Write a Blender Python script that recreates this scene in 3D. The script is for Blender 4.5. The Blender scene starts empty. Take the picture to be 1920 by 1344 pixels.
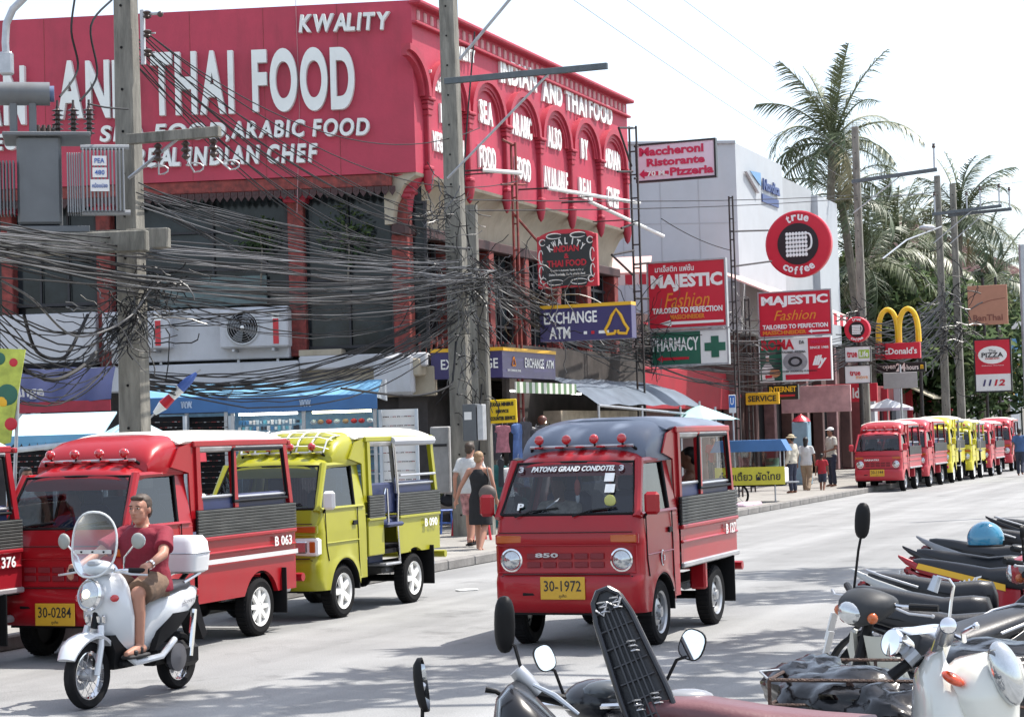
import bpy, math, random
from mathutils import Matrix, Vector
from math import sin, cos, pi, radians, atan2, sqrt
random.seed(7)
sc = bpy.context.scene
COL = sc.collection
# ------------------------------------------------------------------ camera
F = 3700.0
TH, RHO, H = 148/3700.0, 0.030, 1.9
fw = Vector((0, cos(TH), sin(TH))); u0 = Vector((0, -sin(TH), cos(TH))); r0 = Vector((1, 0, 0))
RT = (r0*cos(RHO) - u0*sin(RHO)).normalized(); UP = (r0*sin(RHO) + u0*cos(RHO)).normalized()
cam = bpy.data.cameras.new('street_camera'); cam.lens = F/1920*36; cam.sensor_width = 36; cam.sensor_fit = 'HORIZONTAL'
cam.clip_start = .1; cam.clip_end = 3000
camo = bpy.data.objects.new('street_camera', cam); COL.objects.link(camo)
camo.matrix_world = Matrix(((RT.x, UP.x, -fw.x, 0), (RT.y, UP.y, -fw.y, 0), (RT.z, UP.z, -fw.z, H), (0, 0, 0, 1)))
sc.camera = camo
# ------------------------------------------------------------------ light
SUN_EL, SUN_AZ = radians(62), radians(66)          # azimuth from +Y towards +X
w = bpy.data.worlds.new('World'); sc.world = w; w.use_nodes = True
nt = w.node_tree; bg = nt.nodes['Background']
sky = nt.nodes.new('ShaderNodeTexSky'); sky.sky_type = 'NISHITA'; sky.sun_disc = False
sky.sun_elevation = SUN_EL; sky.sun_rotation = SUN_AZ
sky.air_density = 1.0; sky.dust_density = 2.0; sky.ozone_density = 1.0
veil = nt.nodes.new('ShaderNodeMix'); veil.data_type = 'RGBA'; veil.blend_type = 'ADD'; veil.inputs[0].default_value = 1     # a thin even veil of white cloud over the blue
nt.links.new(sky.outputs[0], veil.inputs[6]); veil.inputs[7].default_value = (2.75, 2.85, 2.95, 1)
nt.links.new(veil.outputs[2], bg.inputs[0]); bg.inputs[1].default_value = 0.13
sl = bpy.data.lights.new('sun', 'SUN'); sl.energy = 5.0; sl.angle = radians(.55); sl.color = (1, .95, .88)
so = bpy.data.objects.new('sun', sl); COL.objects.link(so)
sd = Vector((sin(SUN_AZ)*cos(SUN_EL), cos(SUN_AZ)*cos(SUN_EL), sin(SUN_EL)))
so.rotation_euler = sd.to_track_quat('Z', 'Y').to_euler(); so.location = (10, 20, 60)
sc.view_settings.view_transform = 'Standard'; sc.view_settings.look = 'None'; sc.view_settings.gamma = 1
sc.view_settings.use_curve_mapping = False
sc.view_settings.exposure = 0.55
sc.render.engine = 'CYCLES'
sc.cycles.max_bounces = 6; sc.cycles.diffuse_bounces = 3; sc.cycles.glossy_bounces = 3; sc.cycles.transparent_max_bounces = 24
sc.cycles.transmission_bounces = 4; sc.cycles.caustics_reflective = False; sc.cycles.caustics_refractive = False
sc.cycles.use_denoising = True
# ------------------------------------------------------------------ frames
AL = radians(21.6)
U = Vector((sin(AL), cos(AL), 0)); N = Vector((-cos(AL), sin(AL), 0))
RZ = radians(90) - AL                  # local X along street away, local Y away from street
CAMP = Vector((0, 0, H))
def ray(px, py): return fw + RT*((px-960)/F) - UP*((py-672)/F)
def onD(px, py, d): r = ray(px, py); return CAMP + r*(d/r.y)
def onN(px, py, n): r = ray(px, py); return CAMP + r*(n/r.dot(N))
def onG(px, py, z=0): r = ray(px, py); return CAMP + r*((z-H)/r.z)
def S(n, t, z=0): v = N*n + U*t; return Vector((v.x, v.y, z))
def nt_of(p): return p.dot(N), p.dot(U)
class Frame:
    """vertical face: local X to the right seen from the street, -Y towards the viewer"""
    def __init__(s, o, rz): s.o = Vector(o); s.rz = rz; s.M = Matrix.Translation(s.o) @ Matrix.Rotation(rz, 4, 'Z'); s.I = s.M.inverted()
    def hit(s, px, py, off=0):
        R = (s.I.to_3x3() @ ray(px, py)); C = s.I @ CAMP
        k = (off - C.y)/R.y; q = C + R*k; return q.x, q.z
# ------------------------------------------------------------------ materials
MATS = {}
def mat(name, col, rough=.5, metal=0., var=.12, scale=4., bump=0., bscale=30., dirt=0., dirtcol=(.05, .045, .04), coat=0., emit=0., spec=.5, stretch=(1, 1, 1), rvar=.1):
    if name in MATS: return MATS[name]
    m = bpy.data.materials.new(name); m.use_nodes = True; n = m.node_tree; L = n.links
    p = n.nodes['Principled BSDF']; p.inputs['Roughness'].default_value = rough; p.inputs['Metallic'].default_value = metal
    p.inputs['Specular IOR Level'].default_value = spec
    if coat: p.inputs['Coat Weight'].default_value = coat; p.inputs['Coat Roughness'].default_value = .06
    if emit: p.inputs['Emission Color'].default_value = (*col[:3], 1); p.inputs['Emission Strength'].default_value = emit
    tc = n.nodes.new('ShaderNodeTexCoord'); mp = n.nodes.new('ShaderNodeMapping'); mp.inputs['Scale'].default_value = stretch
    L.new(tc.outputs['Object'], mp.inputs[0])
    nz = n.nodes.new('ShaderNodeTexNoise'); nz.inputs['Scale'].default_value = scale; nz.inputs['Detail'].default_value = 5; nz.inputs['Roughness'].default_value = .62
    L.new(mp.outputs[0], nz.inputs['Vector'])
    mr = n.nodes.new('ShaderNodeMapRange'); mr.inputs[1].default_value = .3; mr.inputs[2].default_value = .7
    mr.inputs[3].default_value = 1-var; mr.inputs[4].default_value = 1+var; L.new(nz.outputs[0], mr.inputs[0])
    mx = n.nodes.new('ShaderNodeVectorMath'); mx.operation = 'SCALE'; mx.inputs[0].default_value = col[:3]; L.new(mr.outputs[0], mx.inputs['Scale'])
    out = mx.outputs[0]
    if dirt:
        d = n.nodes.new('ShaderNodeTexNoise'); d.inputs['Scale'].default_value = scale*.6; d.inputs['Detail'].default_value = 8; d.inputs['Roughness'].default_value = .7
        mp2 = n.nodes.new('ShaderNodeMapping'); mp2.inputs['Scale'].default_value = (1.6, 1.6, .35); mp2.inputs['Location'].default_value = (3, 7, 1)
        L.new(tc.outputs['Object'], mp2.inputs[0]); L.new(mp2.outputs[0], d.inputs['Vector'])
        cr = n.nodes.new('ShaderNodeMapRange'); cr.inputs[1].default_value = .52; cr.inputs[2].default_value = .74; cr.inputs[3].default_value = 0; cr.inputs[4].default_value = dirt
        L.new(d.outputs[0], cr.inputs[0])
        mm = n.nodes.new('ShaderNodeMix'); mm.data_type = 'RGBA'; L.new(cr.outputs[0], mm.inputs[0]); L.new(out, mm.inputs[6]); mm.inputs[7].default_value = (*dirtcol, 1)
        out = mm.outputs[2]
    L.new(out, p.inputs['Base Color'])
    if rvar:
        m2 = n.nodes.new('ShaderNodeMapRange'); m2.inputs[3].default_value = max(.02, rough-rvar); m2.inputs[4].default_value = min(1, rough+rvar); L.new(nz.outputs[0], m2.inputs[0]); L.new(m2.outputs[0], p.inputs['Roughness'])
    if bump:
        b = n.nodes.new('ShaderNodeBump'); b.inputs['Strength'].default_value = bump; b.inputs['Distance'].default_value = .02
        bz = n.nodes.new('ShaderNodeTexNoise'); bz.inputs['Scale'].default_value = bscale; bz.inputs['Detail'].default_value = 6; L.new(mp.outputs[0], bz.inputs['Vector'])
        L.new(bz.outputs[0], b.inputs['Height']); L.new(b.outputs[0], p.inputs['Normal'])
    MATS[name] = m; return m
def glass(name, tint=(.6, .65, .65), k=.08, rough=.02):
    if name in MATS: return MATS[name]
    m = bpy.data.materials.new(name); m.use_nodes = True; n = m.node_tree; L = n.links
    n.nodes.remove(n.nodes['Principled BSDF']); o = n.nodes['Material Output']
    t = n.nodes.new('ShaderNodeBsdfTransparent'); t.inputs[0].default_value = (*tint, 1)
    g = n.nodes.new('ShaderNodeBsdfGlossy'); g.inputs['Roughness'].default_value = rough
    fr = n.nodes.new('ShaderNodeFresnel'); fr.inputs[0].default_value = 1.5
    ad = n.nodes.new('ShaderNodeMath'); ad.operation = 'ADD'; ad.inputs[1].default_value = k; L.new(fr.outputs[0], ad.inputs[0])
    x = n.nodes.new('ShaderNodeMixShader'); L.new(ad.outputs[0], x.inputs[0]); L.new(t.outputs[0], x.inputs[1]); L.new(g.outputs[0], x.inputs[2]); L.new(x.outputs[0], o.inputs[0])
    MATS[name] = m; return m
def stripes(name, c1, c2, axis=0, freq=4., rough=.7, off=0., duty=.5, axis2=None):
    """two-colour printed stripes (or a check when axis2 is given) in object coordinates"""
    if name in MATS: return MATS[name]
    m = bpy.data.materials.new(name); m.use_nodes = True; n = m.node_tree; L = n.links; p = n.nodes['Principled BSDF']; p.inputs['Roughness'].default_value = rough
    tc = n.nodes.new('ShaderNodeTexCoord'); sp = n.nodes.new('ShaderNodeSeparateXYZ'); L.new(tc.outputs['Object'], sp.inputs[0])
    def band(ax):
        a = n.nodes.new('ShaderNodeMath'); a.operation = 'MULTIPLY_ADD'; a.inputs[1].default_value = freq; a.inputs[2].default_value = off+100; L.new(sp.outputs[ax], a.inputs[0])
        f = n.nodes.new('ShaderNodeMath'); f.operation = 'FRACT'; L.new(a.outputs[0], f.inputs[0])
        g = n.nodes.new('ShaderNodeMath'); g.operation = 'GREATER_THAN'; g.inputs[1].default_value = duty; L.new(f.outputs[0], g.inputs[0]); return g
    g = band(axis)
    if axis2 is not None:
        h = band(axis2); q = n.nodes.new('ShaderNodeMath'); q.operation = 'MAXIMUM'; L.new(g.outputs[0], q.inputs[0]); L.new(h.outputs[0], q.inputs[1]); g = q
    mm = n.nodes.new('ShaderNodeMix'); mm.data_type = 'RGBA'; L.new(g.outputs[0], mm.inputs[0]); mm.inputs[6].default_value = (*c1, 1); mm.inputs[7].default_value = (*c2, 1)
    L.new(mm.outputs[2], p.inputs['Base Color']); MATS[name] = m; return m
# common palette
BLACK = mat('black_plastic', (.010, .010, .011), .5, var=.2, spec=.18)
RUB = mat('tyre_rubber', (.012, .012, .013), .85, spec=.15, var=.25, scale=12, dirt=.2, dirtcol=(.06, .055, .05))
CHROME = mat('chrome', (.75, .75, .76), .12, 1., var=.05)
STEEL = mat('galvanised_steel', (.42, .43, .45), .42, .7, var=.15, scale=9)
WHITE = mat('white_paint', (.78, .78, .76), .4, var=.04, dirt=.15, dirtcol=(.4, .38, .34))
WTXT = mat('white_lettering', (.82, .82, .8), .5, var=.02)
DARK = mat('dark_interior', (.014, .014, .016), .85, var=.3, spec=.15)
DSTEEL = mat('rusty_dark_steel', (.03, .026, .026), .6, .2, var=.4, scale=14, dirt=.5, dirtcol=(.12, .05, .03))
MIRR = mat('mirror_glass', (.92, .93, .95), .02, 1., var=0, rvar=0)
CONC = mat('weathered_concrete', (.20, .19, .165), .9, var=.45, scale=3, bump=.5, bscale=25, dirt=.9, dirtcol=(.05, .052, .042), stretch=(2.5, 2.5, .4))
# ------------------------------------------------------------------ mesh builder
class MB:
    def __init__(s, M=None): s.v = []; s.f = []; s.mi = []; s.ms = []; s.M = M or Matrix()
    def add(s, vs, fs, m=None, M=None):
        b = len(s.v); T = s.M @ M if M is not None else s.M
        s.v.extend([T @ Vector(q) for q in vs])
        if m not in s.ms: s.ms.append(m)
        k = s.ms.index(m)
        for f in fs: s.f.append([b+i for i in f]); s.mi.append(k)
        return s
    def box(s, c, sz, m=None, bev=0, R=None):
        x, y, z = sz[0]/2, sz[1]/2, sz[2]/2; M = Matrix.Translation(c) @ (R.to_4x4() if R is not None else Matrix())
        b = min(bev, x*.9, y*.9, z*.9)
        if b <= 0:
            vs = [(sx*x, sy*y, sz_*z) for sx in (-1, 1) for sy in (-1, 1) for sz_ in (-1, 1)]
            fs = [(0, 1, 3, 2), (4, 6, 7, 5), (0, 4, 5, 1), (2, 3, 7, 6), (0, 2, 6, 4), (1, 5, 7, 3)]
            return s.add(vs, fs, m, M)
        vs = []; idx = {}
        for sx in (-1, 1):
            for sy in (-1, 1):
                for q in (-1, 1):
                    for a in range(3):
                        p = [sx*(x-b), sy*(y-b), q*(z-b)]; p[a] = [sx*x, sy*y, q*z][a]; idx[(sx, sy, q, a)] = len(vs); vs.append(p)
        fs = []
        for sg in (-1, 1):
            fs.append([idx[(sg, y_, z_, 0)] for y_, z_ in ((-1, -1), (1, -1), (1, 1), (-1, 1))][::sg])
            fs.append([idx[(x_, sg, z_, 1)] for x_, z_ in ((-1, -1), (-1, 1), (1, 1), (1, -1))][::sg])
            fs.append([idx[(x_, y_, sg, 2)] for x_, y_ in ((-1, -1), (1, -1), (1, 1), (-1, 1))][::sg])
        for a in (-1, 1):
            for c_ in (-1, 1):
                e = a*c_
                fs.append([idx[(a, c_, -1, 0)], idx[(a, c_, -1, 1)], idx[(a, c_, 1, 1)], idx[(a, c_, 1, 0)]][::e])
                fs.append([idx[(a, -1, c_, 2)], idx[(a, -1, c_, 0)], idx[(a, 1, c_, 0)], idx[(a, 1, c_, 2)]][::-e] if 0 else [idx[(a, -1, c_, 0)], idx[(a, 1, c_, 0)], idx[(a, 1, c_, 2)], idx[(a, -1, c_, 2)]][::e])
                fs.append([idx[(-1, a, c_, 1)], idx[(-1, a, c_, 2)], idx[(1, a, c_, 2)], idx[(1, a, c_, 1)]][::e])
        for a in (-1, 1):
            for c_ in (-1, 1):
                for e in (-1, 1): fs.append([idx[(a, c_, e, 0)], idx[(a, c_, e, 1)], idx[(a, c_, e, 2)]][::a*c_*e])
        return s.add(vs, fs, m, M)
    def tube(s, pts, r, m=None, n=8, cap=True, flat=1.0):
        pts = [Vector(p) for p in pts]; k = len(pts); rs = r if isinstance(r, (list, tuple)) else [r]*k
        vs = []; fs = []; t = (pts[1]-pts[0]).normalized(); a = Vector((0, 0, 1)) if abs(t.z) < .95 else Vector((1, 0, 0)); q = t.cross(a).normalized()
        for i, p in enumerate(pts):
            t = (pts[min(i+1, k-1)]-pts[max(i-1, 0)]).normalized(); q = (q - t*q.dot(t)); q = q.normalized() if q.length > 1e-6 else t.orthogonal().normalized(); b = t.cross(q)
            for j in range(n):
                an = 2*pi*j/n; vs.append(p + q*cos(an)*rs[i] + b*sin(an)*rs[i]*flat)
        for i in range(k-1):
            for j in range(n): fs.append((i*n+j, i*n+(j+1) % n, (i+1)*n+(j+1) % n, (i+1)*n+j))
        if cap: fs.append(tuple(range(n))[::-1]); fs.append(tuple((k-1)*n+j for j in range(n)))
        return s.add(vs, fs, m)
    def lathe(s, prof, m=None, n=24, M=None, a0=0, a1=2*pi):
        """profile (r, h) turned about local Z"""
        full = abs(a1-a0-2*pi) < 1e-6; c = n if full else n+1; vs = []; fs = []
        for (r, h) in prof:
            for j in range(c): a = a0+(a1-a0)*j/n; vs.append((r*cos(a), r*sin(a), h))
        for i in range(len(prof)-1):
            for j in range(n if full else n): fs.append((i*c+j, i*c+(j+1) % c, (i+1)*c+(j+1) % c, (i+1)*c+j))
        return s.add(vs, fs, m, M)
    def prism(s, poly, y0, y1, m=None, M=None, ax='y'):
        k = len(poly)
        P = (lambda a, b, h: (a, h, b)) if ax == 'y' else ((lambda a, b, h: (a, b, h)) if ax == 'z' else (lambda a, b, h: (h, a, b)))
        vs = [P(a, b, y0) for a, b in poly]+[P(a, b, y1) for a, b in poly]
        fs = [tuple(range(k)), tuple(range(2*k-1, k-1, -1))]+[(i, i+k, (i+1) % k+k, (i+1) % k) for i in range(k)]
        return s.add(vs, fs, m, M)
    def loft(s, secs, m=None, closed=True, cap=True, M=None):
        k = len(secs[0]); vs = [p for c in secs for p in c]; fs = []
        for i in range(len(secs)-1):
            for j in range(k if closed else k-1): fs.append((i*k+j, i*k+(j+1) % k, (i+1)*k+(j+1) % k, (i+1)*k+j))
        if cap and closed: fs.append(tuple(range(k))[::-1]); fs.append(tuple((len(secs)-1)*k+j for j in range(k)))
        return s.add(vs, fs, m, M)
    def ball(s, c, r, m=None, n=12, k=8, R=None):
        r = (r, r, r) if not isinstance(r, (tuple, list)) else r
        vs = [(0, 0, -1)]; 
        for i in range(1, k):
            for j in range(n): p = pi*i/k; vs.append((sin(p)*cos(2*pi*j/n), sin(p)*sin(2*pi*j/n), -cos(p)))
        vs.append((0, 0, 1)); fs = [(0, 1+(j+1) % n, 1+j) for j in range(n)]
        for i in range(k-2):
            for j in range(n): a = 1+i*n; fs.append((a+j, a+(j+1) % n, a+n+(j+1) % n, a+n+j))
        e = len(vs)-1; a = 1+(k-2)*n; fs += [(a+j, a+(j+1) % n, e) for j in range(n)]
        M = Matrix.Translation(c) @ (R.to_4x4() if R is not None else Matrix()) @ Matrix.Diagonal((*r, 1)); return s.add(vs, fs, m, M)
    def quad(s, a, b, c, d, m=None): return s.add([a, b, c, d], [(0, 1, 2, 3)], m)
    def text(s, st, o, w, h, m=None, xd=(1, 0, 0), zd=(0, 0, 1), dep=.006, bold=0., shear=0.):
        """text centred at o, w wide (None = natural) and h high, running along xd, up zd"""
        vs, fs, bb = glyphs(st, bold, shear)
        if not vs: return s
        X = Vector(xd).normalized(); Z = Vector(zd).normalized(); Y = X.cross(Z)      # Y towards the viewer
        gw = bb[1]-bb[0]; gh = bb[3]-bb[2]; sz = h/gh; sx = w/gw if w else sz; cx = (bb[0]+bb[1])/2; cy = (bb[2]+bb[3])/2; o = Vector(o)
        s.add([o + X*((a-cx)*sx) + Z*((b-cy)*sz) + Y*(dep*c) for a, b, c in vs], fs, m); return s
    def mesh(s, name, sm=35):
        me = bpy.data.meshes.new(name); me.from_pydata([tuple(v) for v in s.v], [], s.f)
        for m in s.ms:
            me.materials.append(m)
        me.polygons.foreach_set('material_index', s.mi); me.polygons.foreach_set('use_smooth', [True]*len(s.f)); me.update()
        if len(s.f) < 30000:
            import bmesh
            b = bmesh.new(); b.from_mesh(me); bmesh.ops.recalc_face_normals(b, faces=b.faces); b.to_mesh(me); b.free()
        try: me.set_sharp_from_angle(angle=radians(sm))
        except Exception: pass
        return me
_g = {}
def glyphs(st, bold=0., shear=0., res=2):
    k = (st, round(bold, 3), round(shear, 2), res)
    if k in _g: return _g[k]
    c = bpy.data.curves.new('t', 'FONT'); c.body = st; c.offset = bold; c.shear = shear; c.extrude = .5; c.resolution_u = res; c.fill_mode = 'BOTH'; c.align_x = 'LEFT'
    o = bpy.data.objects.new('t', c); me = o.to_mesh()
    vs = [(v.co.x, v.co.y, v.co.z+.5) for v in me.vertices]; fs = [tuple(p.vertices) for p in me.polygons]
    o.to_mesh_clear(); bpy.data.objects.remove(o); bpy.data.curves.remove(c)
    bb = (min(v[0] for v in vs), max(v[0] for v in vs), min(v[1] for v in vs), max(v[1] for v in vs)) if vs else (0, 1, 0, 1)
    _g[k] = (vs, fs, bb); return _g[k]
# ------------------------------------------------------------------ objects
def tag(o, label=None, cat=None, group=None, kind=None):
    if label: o['label'] = label
    if cat: o['category'] = cat
    if group: o['group'] = group
    if kind: o['kind'] = kind
    return o
def thing(name, label, cat, loc=(0, 0, 0), rz=0, group=None):
    o = bpy.data.objects.new(name, None); COL.objects.link(o); o.location = loc; o.rotation_euler = (0, 0, rz); o.empty_display_size = .2
    return tag(o, label, cat, group)
def part(name, mb, par=None, m=None, sm=35, loc=None, label=None, kind=None):
    me = mb if isinstance(mb, bpy.types.Mesh) else mb.mesh(name, sm)
    if m is not None and not me.materials: me.materials.append(m)
    elif m is not None:
        for i in range(len(me.materials)):
            if me.materials[i] is None: me.materials[i] = m
    o = bpy.data.objects.new(name, me); COL.objects.link(o)
    if par is not None: o.parent = par
    if loc is not None: o.location = loc
    return tag(o, label, None, None, kind)
def solo(name, mb, m, label, cat, group=None, kind=None, loc=None, rz=0, sm=35):
    o = part(name, mb, None, m, sm); 
    if loc is not None: o.location = loc
    o.rotation_euler.z = rz
    return tag(o, label, cat, group, kind)
def copy_tree(o, par=None):
    c = o.copy(); COL.objects.link(c); c.parent = par
    for k in list(o.children): copy_tree(k, c)
    return c
def catenary(a, b, sag, n=14, jit=0.):
    a = Vector(a); b = Vector(b); o = []
    for i in range(n+1):
        t = i/n; p = a.lerp(b, t); p.z -= sag*4*t*(1-t)
        if jit and 0 < i < n: p += Vector((random.uniform(-jit, jit), random.uniform(-jit, jit), random.uniform(-jit, jit)))
        o.append(p)
    return o
# ================================================================== THE SETTING
ROADM = mat('sun_bleached_road', (.25, .252, .25), .88, var=.12, scale=.7, bump=.35, bscale=60, dirt=.35, dirtcol=(.13, .13, .13), rvar=.05)
PAVEM = mat('pavement_concrete', (.26, .25, .23), .9, var=.18, scale=2.5, bump=.3, bscale=40, dirt=.4, dirtcol=(.16, .15, .13))
KERBM = mat('kerb_concrete', (.20, .19, .18), .85, var=.2, scale=5, bump=.3, dirt=.5, dirtcol=(.12, .11, .1))
def sheet(name, pts, z, m, z0=None):
    mb = MB(); k = len(pts)
    if z0 is None: mb.add([(p[0], p[1], z) for p in pts], [tuple(range(k))])
    else: mb.prism([(p[0], p[1]) for p in pts], z0, z, None, ax='z')
    o = part(name, mb, None, m); o['kind'] = 'structure'; return o
sheet('ground', [(-1200, -60), (1200, -60), (1200, 1800), (-1200, 1800)], -.02, mat('far_ground', (.25, .24, .21), .95, var=.2, scale=.05))
# bleached asphalt: long worn tracks along the street, fine aggregate, hairline cracks and oil spots
def road_detail(m):
    n = m.node_tree; L = n.links; p = n.nodes['Principled BSDF']; base = p.inputs['Base Color'].links[0].from_socket
    tc = n.nodes.new('ShaderNodeTexCoord'); mp = n.nodes.new('ShaderNodeMapping'); mp.vector_type = 'TEXTURE'; mp.inputs['Rotation'].default_value = (0, 0, RZ); L.new(tc.outputs['Object'], mp.inputs[0])
    def mul(src, fac, lo, hi, a, b):
        mr = n.nodes.new('ShaderNodeMapRange'); mr.inputs[1].default_value = a; mr.inputs[2].default_value = b; mr.inputs[3].default_value = lo; mr.inputs[4].default_value = hi; L.new(fac, mr.inputs[0])
        v = n.nodes.new('ShaderNodeVectorMath'); v.operation = 'SCALE'; L.new(src, v.inputs[0]); L.new(mr.outputs[0], v.inputs['Scale']); return v.outputs[0]
    s1 = n.nodes.new('ShaderNodeMapping'); s1.inputs['Scale'].default_value = (.05, 1.1, 1); L.new(mp.outputs[0], s1.inputs[0]); a = n.nodes.new('ShaderNodeTexNoise'); a.inputs['Scale'].default_value = 1; a.inputs['Detail'].default_value = 4; L.new(s1.outputs[0], a.inputs['Vector'])
    o = mul(base, a.outputs[0], .80, 1.14, .35, .65)
    b = n.nodes.new('ShaderNodeTexNoise'); b.inputs['Scale'].default_value = 90; b.inputs['Detail'].default_value = 3; L.new(tc.outputs['Object'], b.inputs['Vector']); o = mul(o, b.outputs[0], .72, 1.24, .3, .7)
    c = n.nodes.new('ShaderNodeTexNoise'); c.inputs['Scale'].default_value = .9; c.inputs['Detail'].default_value = 7; c.inputs['Roughness'].default_value = .7; L.new(tc.outputs['Object'], c.inputs['Vector']); o = mul(o, c.outputs[0], .62, 1, .30, .42)
    v = n.nodes.new('ShaderNodeTexVoronoi'); v.feature = 'DISTANCE_TO_EDGE'; v.inputs['Scale'].default_value = .23; w_ = n.nodes.new('ShaderNodeVectorMath'); w_.operation = 'MULTIPLY_ADD'; w_.inputs[1].default_value = (1.6, 1.6, 0); L.new(c.outputs['Color'], w_.inputs[0]); L.new(tc.outputs['Object'], w_.inputs[2]); L.new(w_.outputs[0], v.inputs['Vector']); o = mul(o, v.outputs[0], .86, 1, .0, .004)
    L.new(o, p.inputs['Base Color'])
road_detail(ROADM)
q = [S(11.6, -40), S(11.6, 420), S(-9, 420), S(-9, -40)]
sheet('road', q, 0.0, ROADM)
q = [S(11.75, -40), S(11.75, 420), S(70, 420), S(70, -40)]
pav = sheet('pavement', q, .13, PAVEM, -.1)
# kerb stones along the pavement, pieces a metre long
kmb = MB(); kmb.box((0, 0, .07), (.985, .16, .15), None, .02); kme = kmb.mesh('kerb_stone')
RK = mat('red_painted_kerb', (.33, .05, .05), .7, var=.3, scale=8, dirt=.6, dirtcol=(.2, .15, .13))
for i in range(0, 75):
    t = 6+i
    o = bpy.data.objects.new('kerb_stone', kme); COL.objects.link(o); o.parent = pav
    o.location = S(11.665, t, 0); o.rotation_euler.z = RZ + random.uniform(-.006, .006)
    kme.materials.clear() if i == 0 else None; i or kme.materials.append(KERBM)
# the raised red and white kerb island at the foot of the pole cluster
isl = MB(); 
for i in range(5): isl.box(S(12.0+.0*i, 32.2+i*.9, .14), (.88, .34, .3), RK if i % 2 == 0 else RK, .03, Matrix.Rotation(RZ, 3, 'Z'))
solo('red_kerb_barrier', isl, None, 'low red painted concrete kerb beside the pole cluster and woman in black', 'kerb')
o = MB(); o.box((0, 0, .1), (1.6, .5, .2), mat('violet_white_kerb', (.5, .38, .45), .7, var=.3), .04)
solo('kerb_end', o, None, 'short faded pink and white kerb end behind the middle red truck', 'kerb', loc=onG(1395, 958), rz=RZ)
lit = MB(); lit.box((0, 0, .012), (.26, .14, .02), WHITE, .005); solo('paper_scrap', lit, None, 'scrap of white paper lying on the road behind the yellow truck', 'litter', loc=onG(875, 1107), rz=.4)

# ------------------------------------------------------------------ the red restaurant building
CR = onN(771, 12, 16.0); CR = Vector((CR.x, CR.y, 0))
FL = Frame(CR, radians(-5.1)); FR = Frame(CR, RZ)
REDW = mat('painted_crimson_wall', (.42, .040, .075), .62, var=.12, scale=1.2, bump=.15, bscale=20, dirt=.55, dirtcol=(.22, .03, .045))
REDT = mat('crimson_trim', (.38, .030, .055), .55, var=.15, scale=4, dirt=.2, dirtcol=(.13, .03, .035))
OLDRED = mat('worn_red_column', (.20, .038, .032), .75, var=.5, scale=7, dirt=.8, dirtcol=(.05, .035, .035), bump=.4)
CREAM = mat('stained_cream_plaster', (.40, .35, .27), .8, var=.15, scale=2, dirt=.6, dirtcol=(.2, .16, .1))
WPL = mat('white_plaster', (.50, .51, .54), .75, var=.08, scale=1.5, dirt=.45, dirtcol=(.3, .28, .24))
DGL = mat('dark_window_glass', (.018, .024, .028), .12, var=.8, scale=1.3, spec=.32, rvar=.05)  # strong tone variation stands in for faint reflections in the panes
DWOOD = mat('dark_red_wood', (.05, .02, .02), .6, var=.4, scale=9)
GREYT = mat('grey_green_reflection', (.09, .13, .13), .5, var=.3)
bld = thing('restaurant_building', 'crimson painted corner restaurant building with big white lettering and arches above dark windows', 'building', CR)
IL = Matrix.Translation(-CR)
def FM(Fr): return IL @ Fr.M
def fbox(mb, Fr, px0, px1, pyt, pyb, y0, y1, m=None, bev=0):
    xm, ym = (px0+px1)/2, (pyt+pyb)/2
    xa = Fr.hit(px0, ym, y0)[0]; xb = Fr.hit(px1, ym, y0)[0]; zt = Fr.hit(xm, pyt, y0)[1]; zb = Fr.hit(xm, pyb, y0)[1]
    mb.box(((xa+xb)/2, (y0+y1)/2, (zt+zb)/2), (abs(xb-xa), abs(y1-y0), abs(zt-zb)), m, bev); return (xa+xb)/2, (zt+zb)/2, abs(xb-xa), abs(zt-zb)
ZT = FL.hit(400, 19)[1]; ZB = FL.hit(500, 334)[1]; LEN = FR.hit(1178, 300)[0]
WLF = 13.5                       # half front kept past the frame edge
poly = []
for Fr, x, y in ((FL, 0, 0), (FL, -WLF, 0), (FL, -WLF, 9), (FR, LEN, 9), (FR, LEN, 0)):
    v = IL @ (Fr.M @ Vector((x, y, 0))); poly.append((v.x, v.y))
mb = MB(); mb.prism(poly, ZB, ZT, None, ax='z'); part('parapet_wall', mb, bld, REDW)
# recessed core of the lower storeys
poly = []
for Fr, x, y in ((FL, .0, .75), (FL, -WLF, .75), (FL, -WLF, 8.8), (FR, LEN-.05, 8.8), (FR, LEN-.05, .7), (FR, .4, .7)):
    v = IL @ (Fr.M @ Vector((x, y, 0))); poly.append((v.x, v.y))
mb = MB(); mb.prism(poly, 3.0, ZB+.01, DGL, ax='z'); part('upper_storey_glazing', mb, bld)
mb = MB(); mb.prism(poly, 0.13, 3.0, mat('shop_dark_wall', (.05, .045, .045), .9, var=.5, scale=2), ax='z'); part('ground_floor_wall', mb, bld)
# left front: underside trim
mb = MB(FM(FL)); mb.box((-WLF/2-.25, .38, ZB-.13), (WLF-.5, .7, .26), OLDRED, .02)
part('soffit_beam', mb, bld)
frm = MB(); frm.prism([(0, 0), (.13, 0), (.13, -.1), (.065, -.19), (0, -.1)], 0, .03, None); frm.box((.065, .015, -.05), (.05, .05, .05), None)
fme = frm.mesh('fringe_board'); fme.materials.clear(); fme.materials.append(DWOOD)
for i in range(88):
    o = bpy.data.objects.new('fringe_board', fme); COL.objects.link(o); o.parent = bld
    p = IL @ (FL.M @ Vector((-.55-i*.145, .0, ZB-.08-.18))); o.location = p; o.rotation_euler.z = FL.rz
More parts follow.
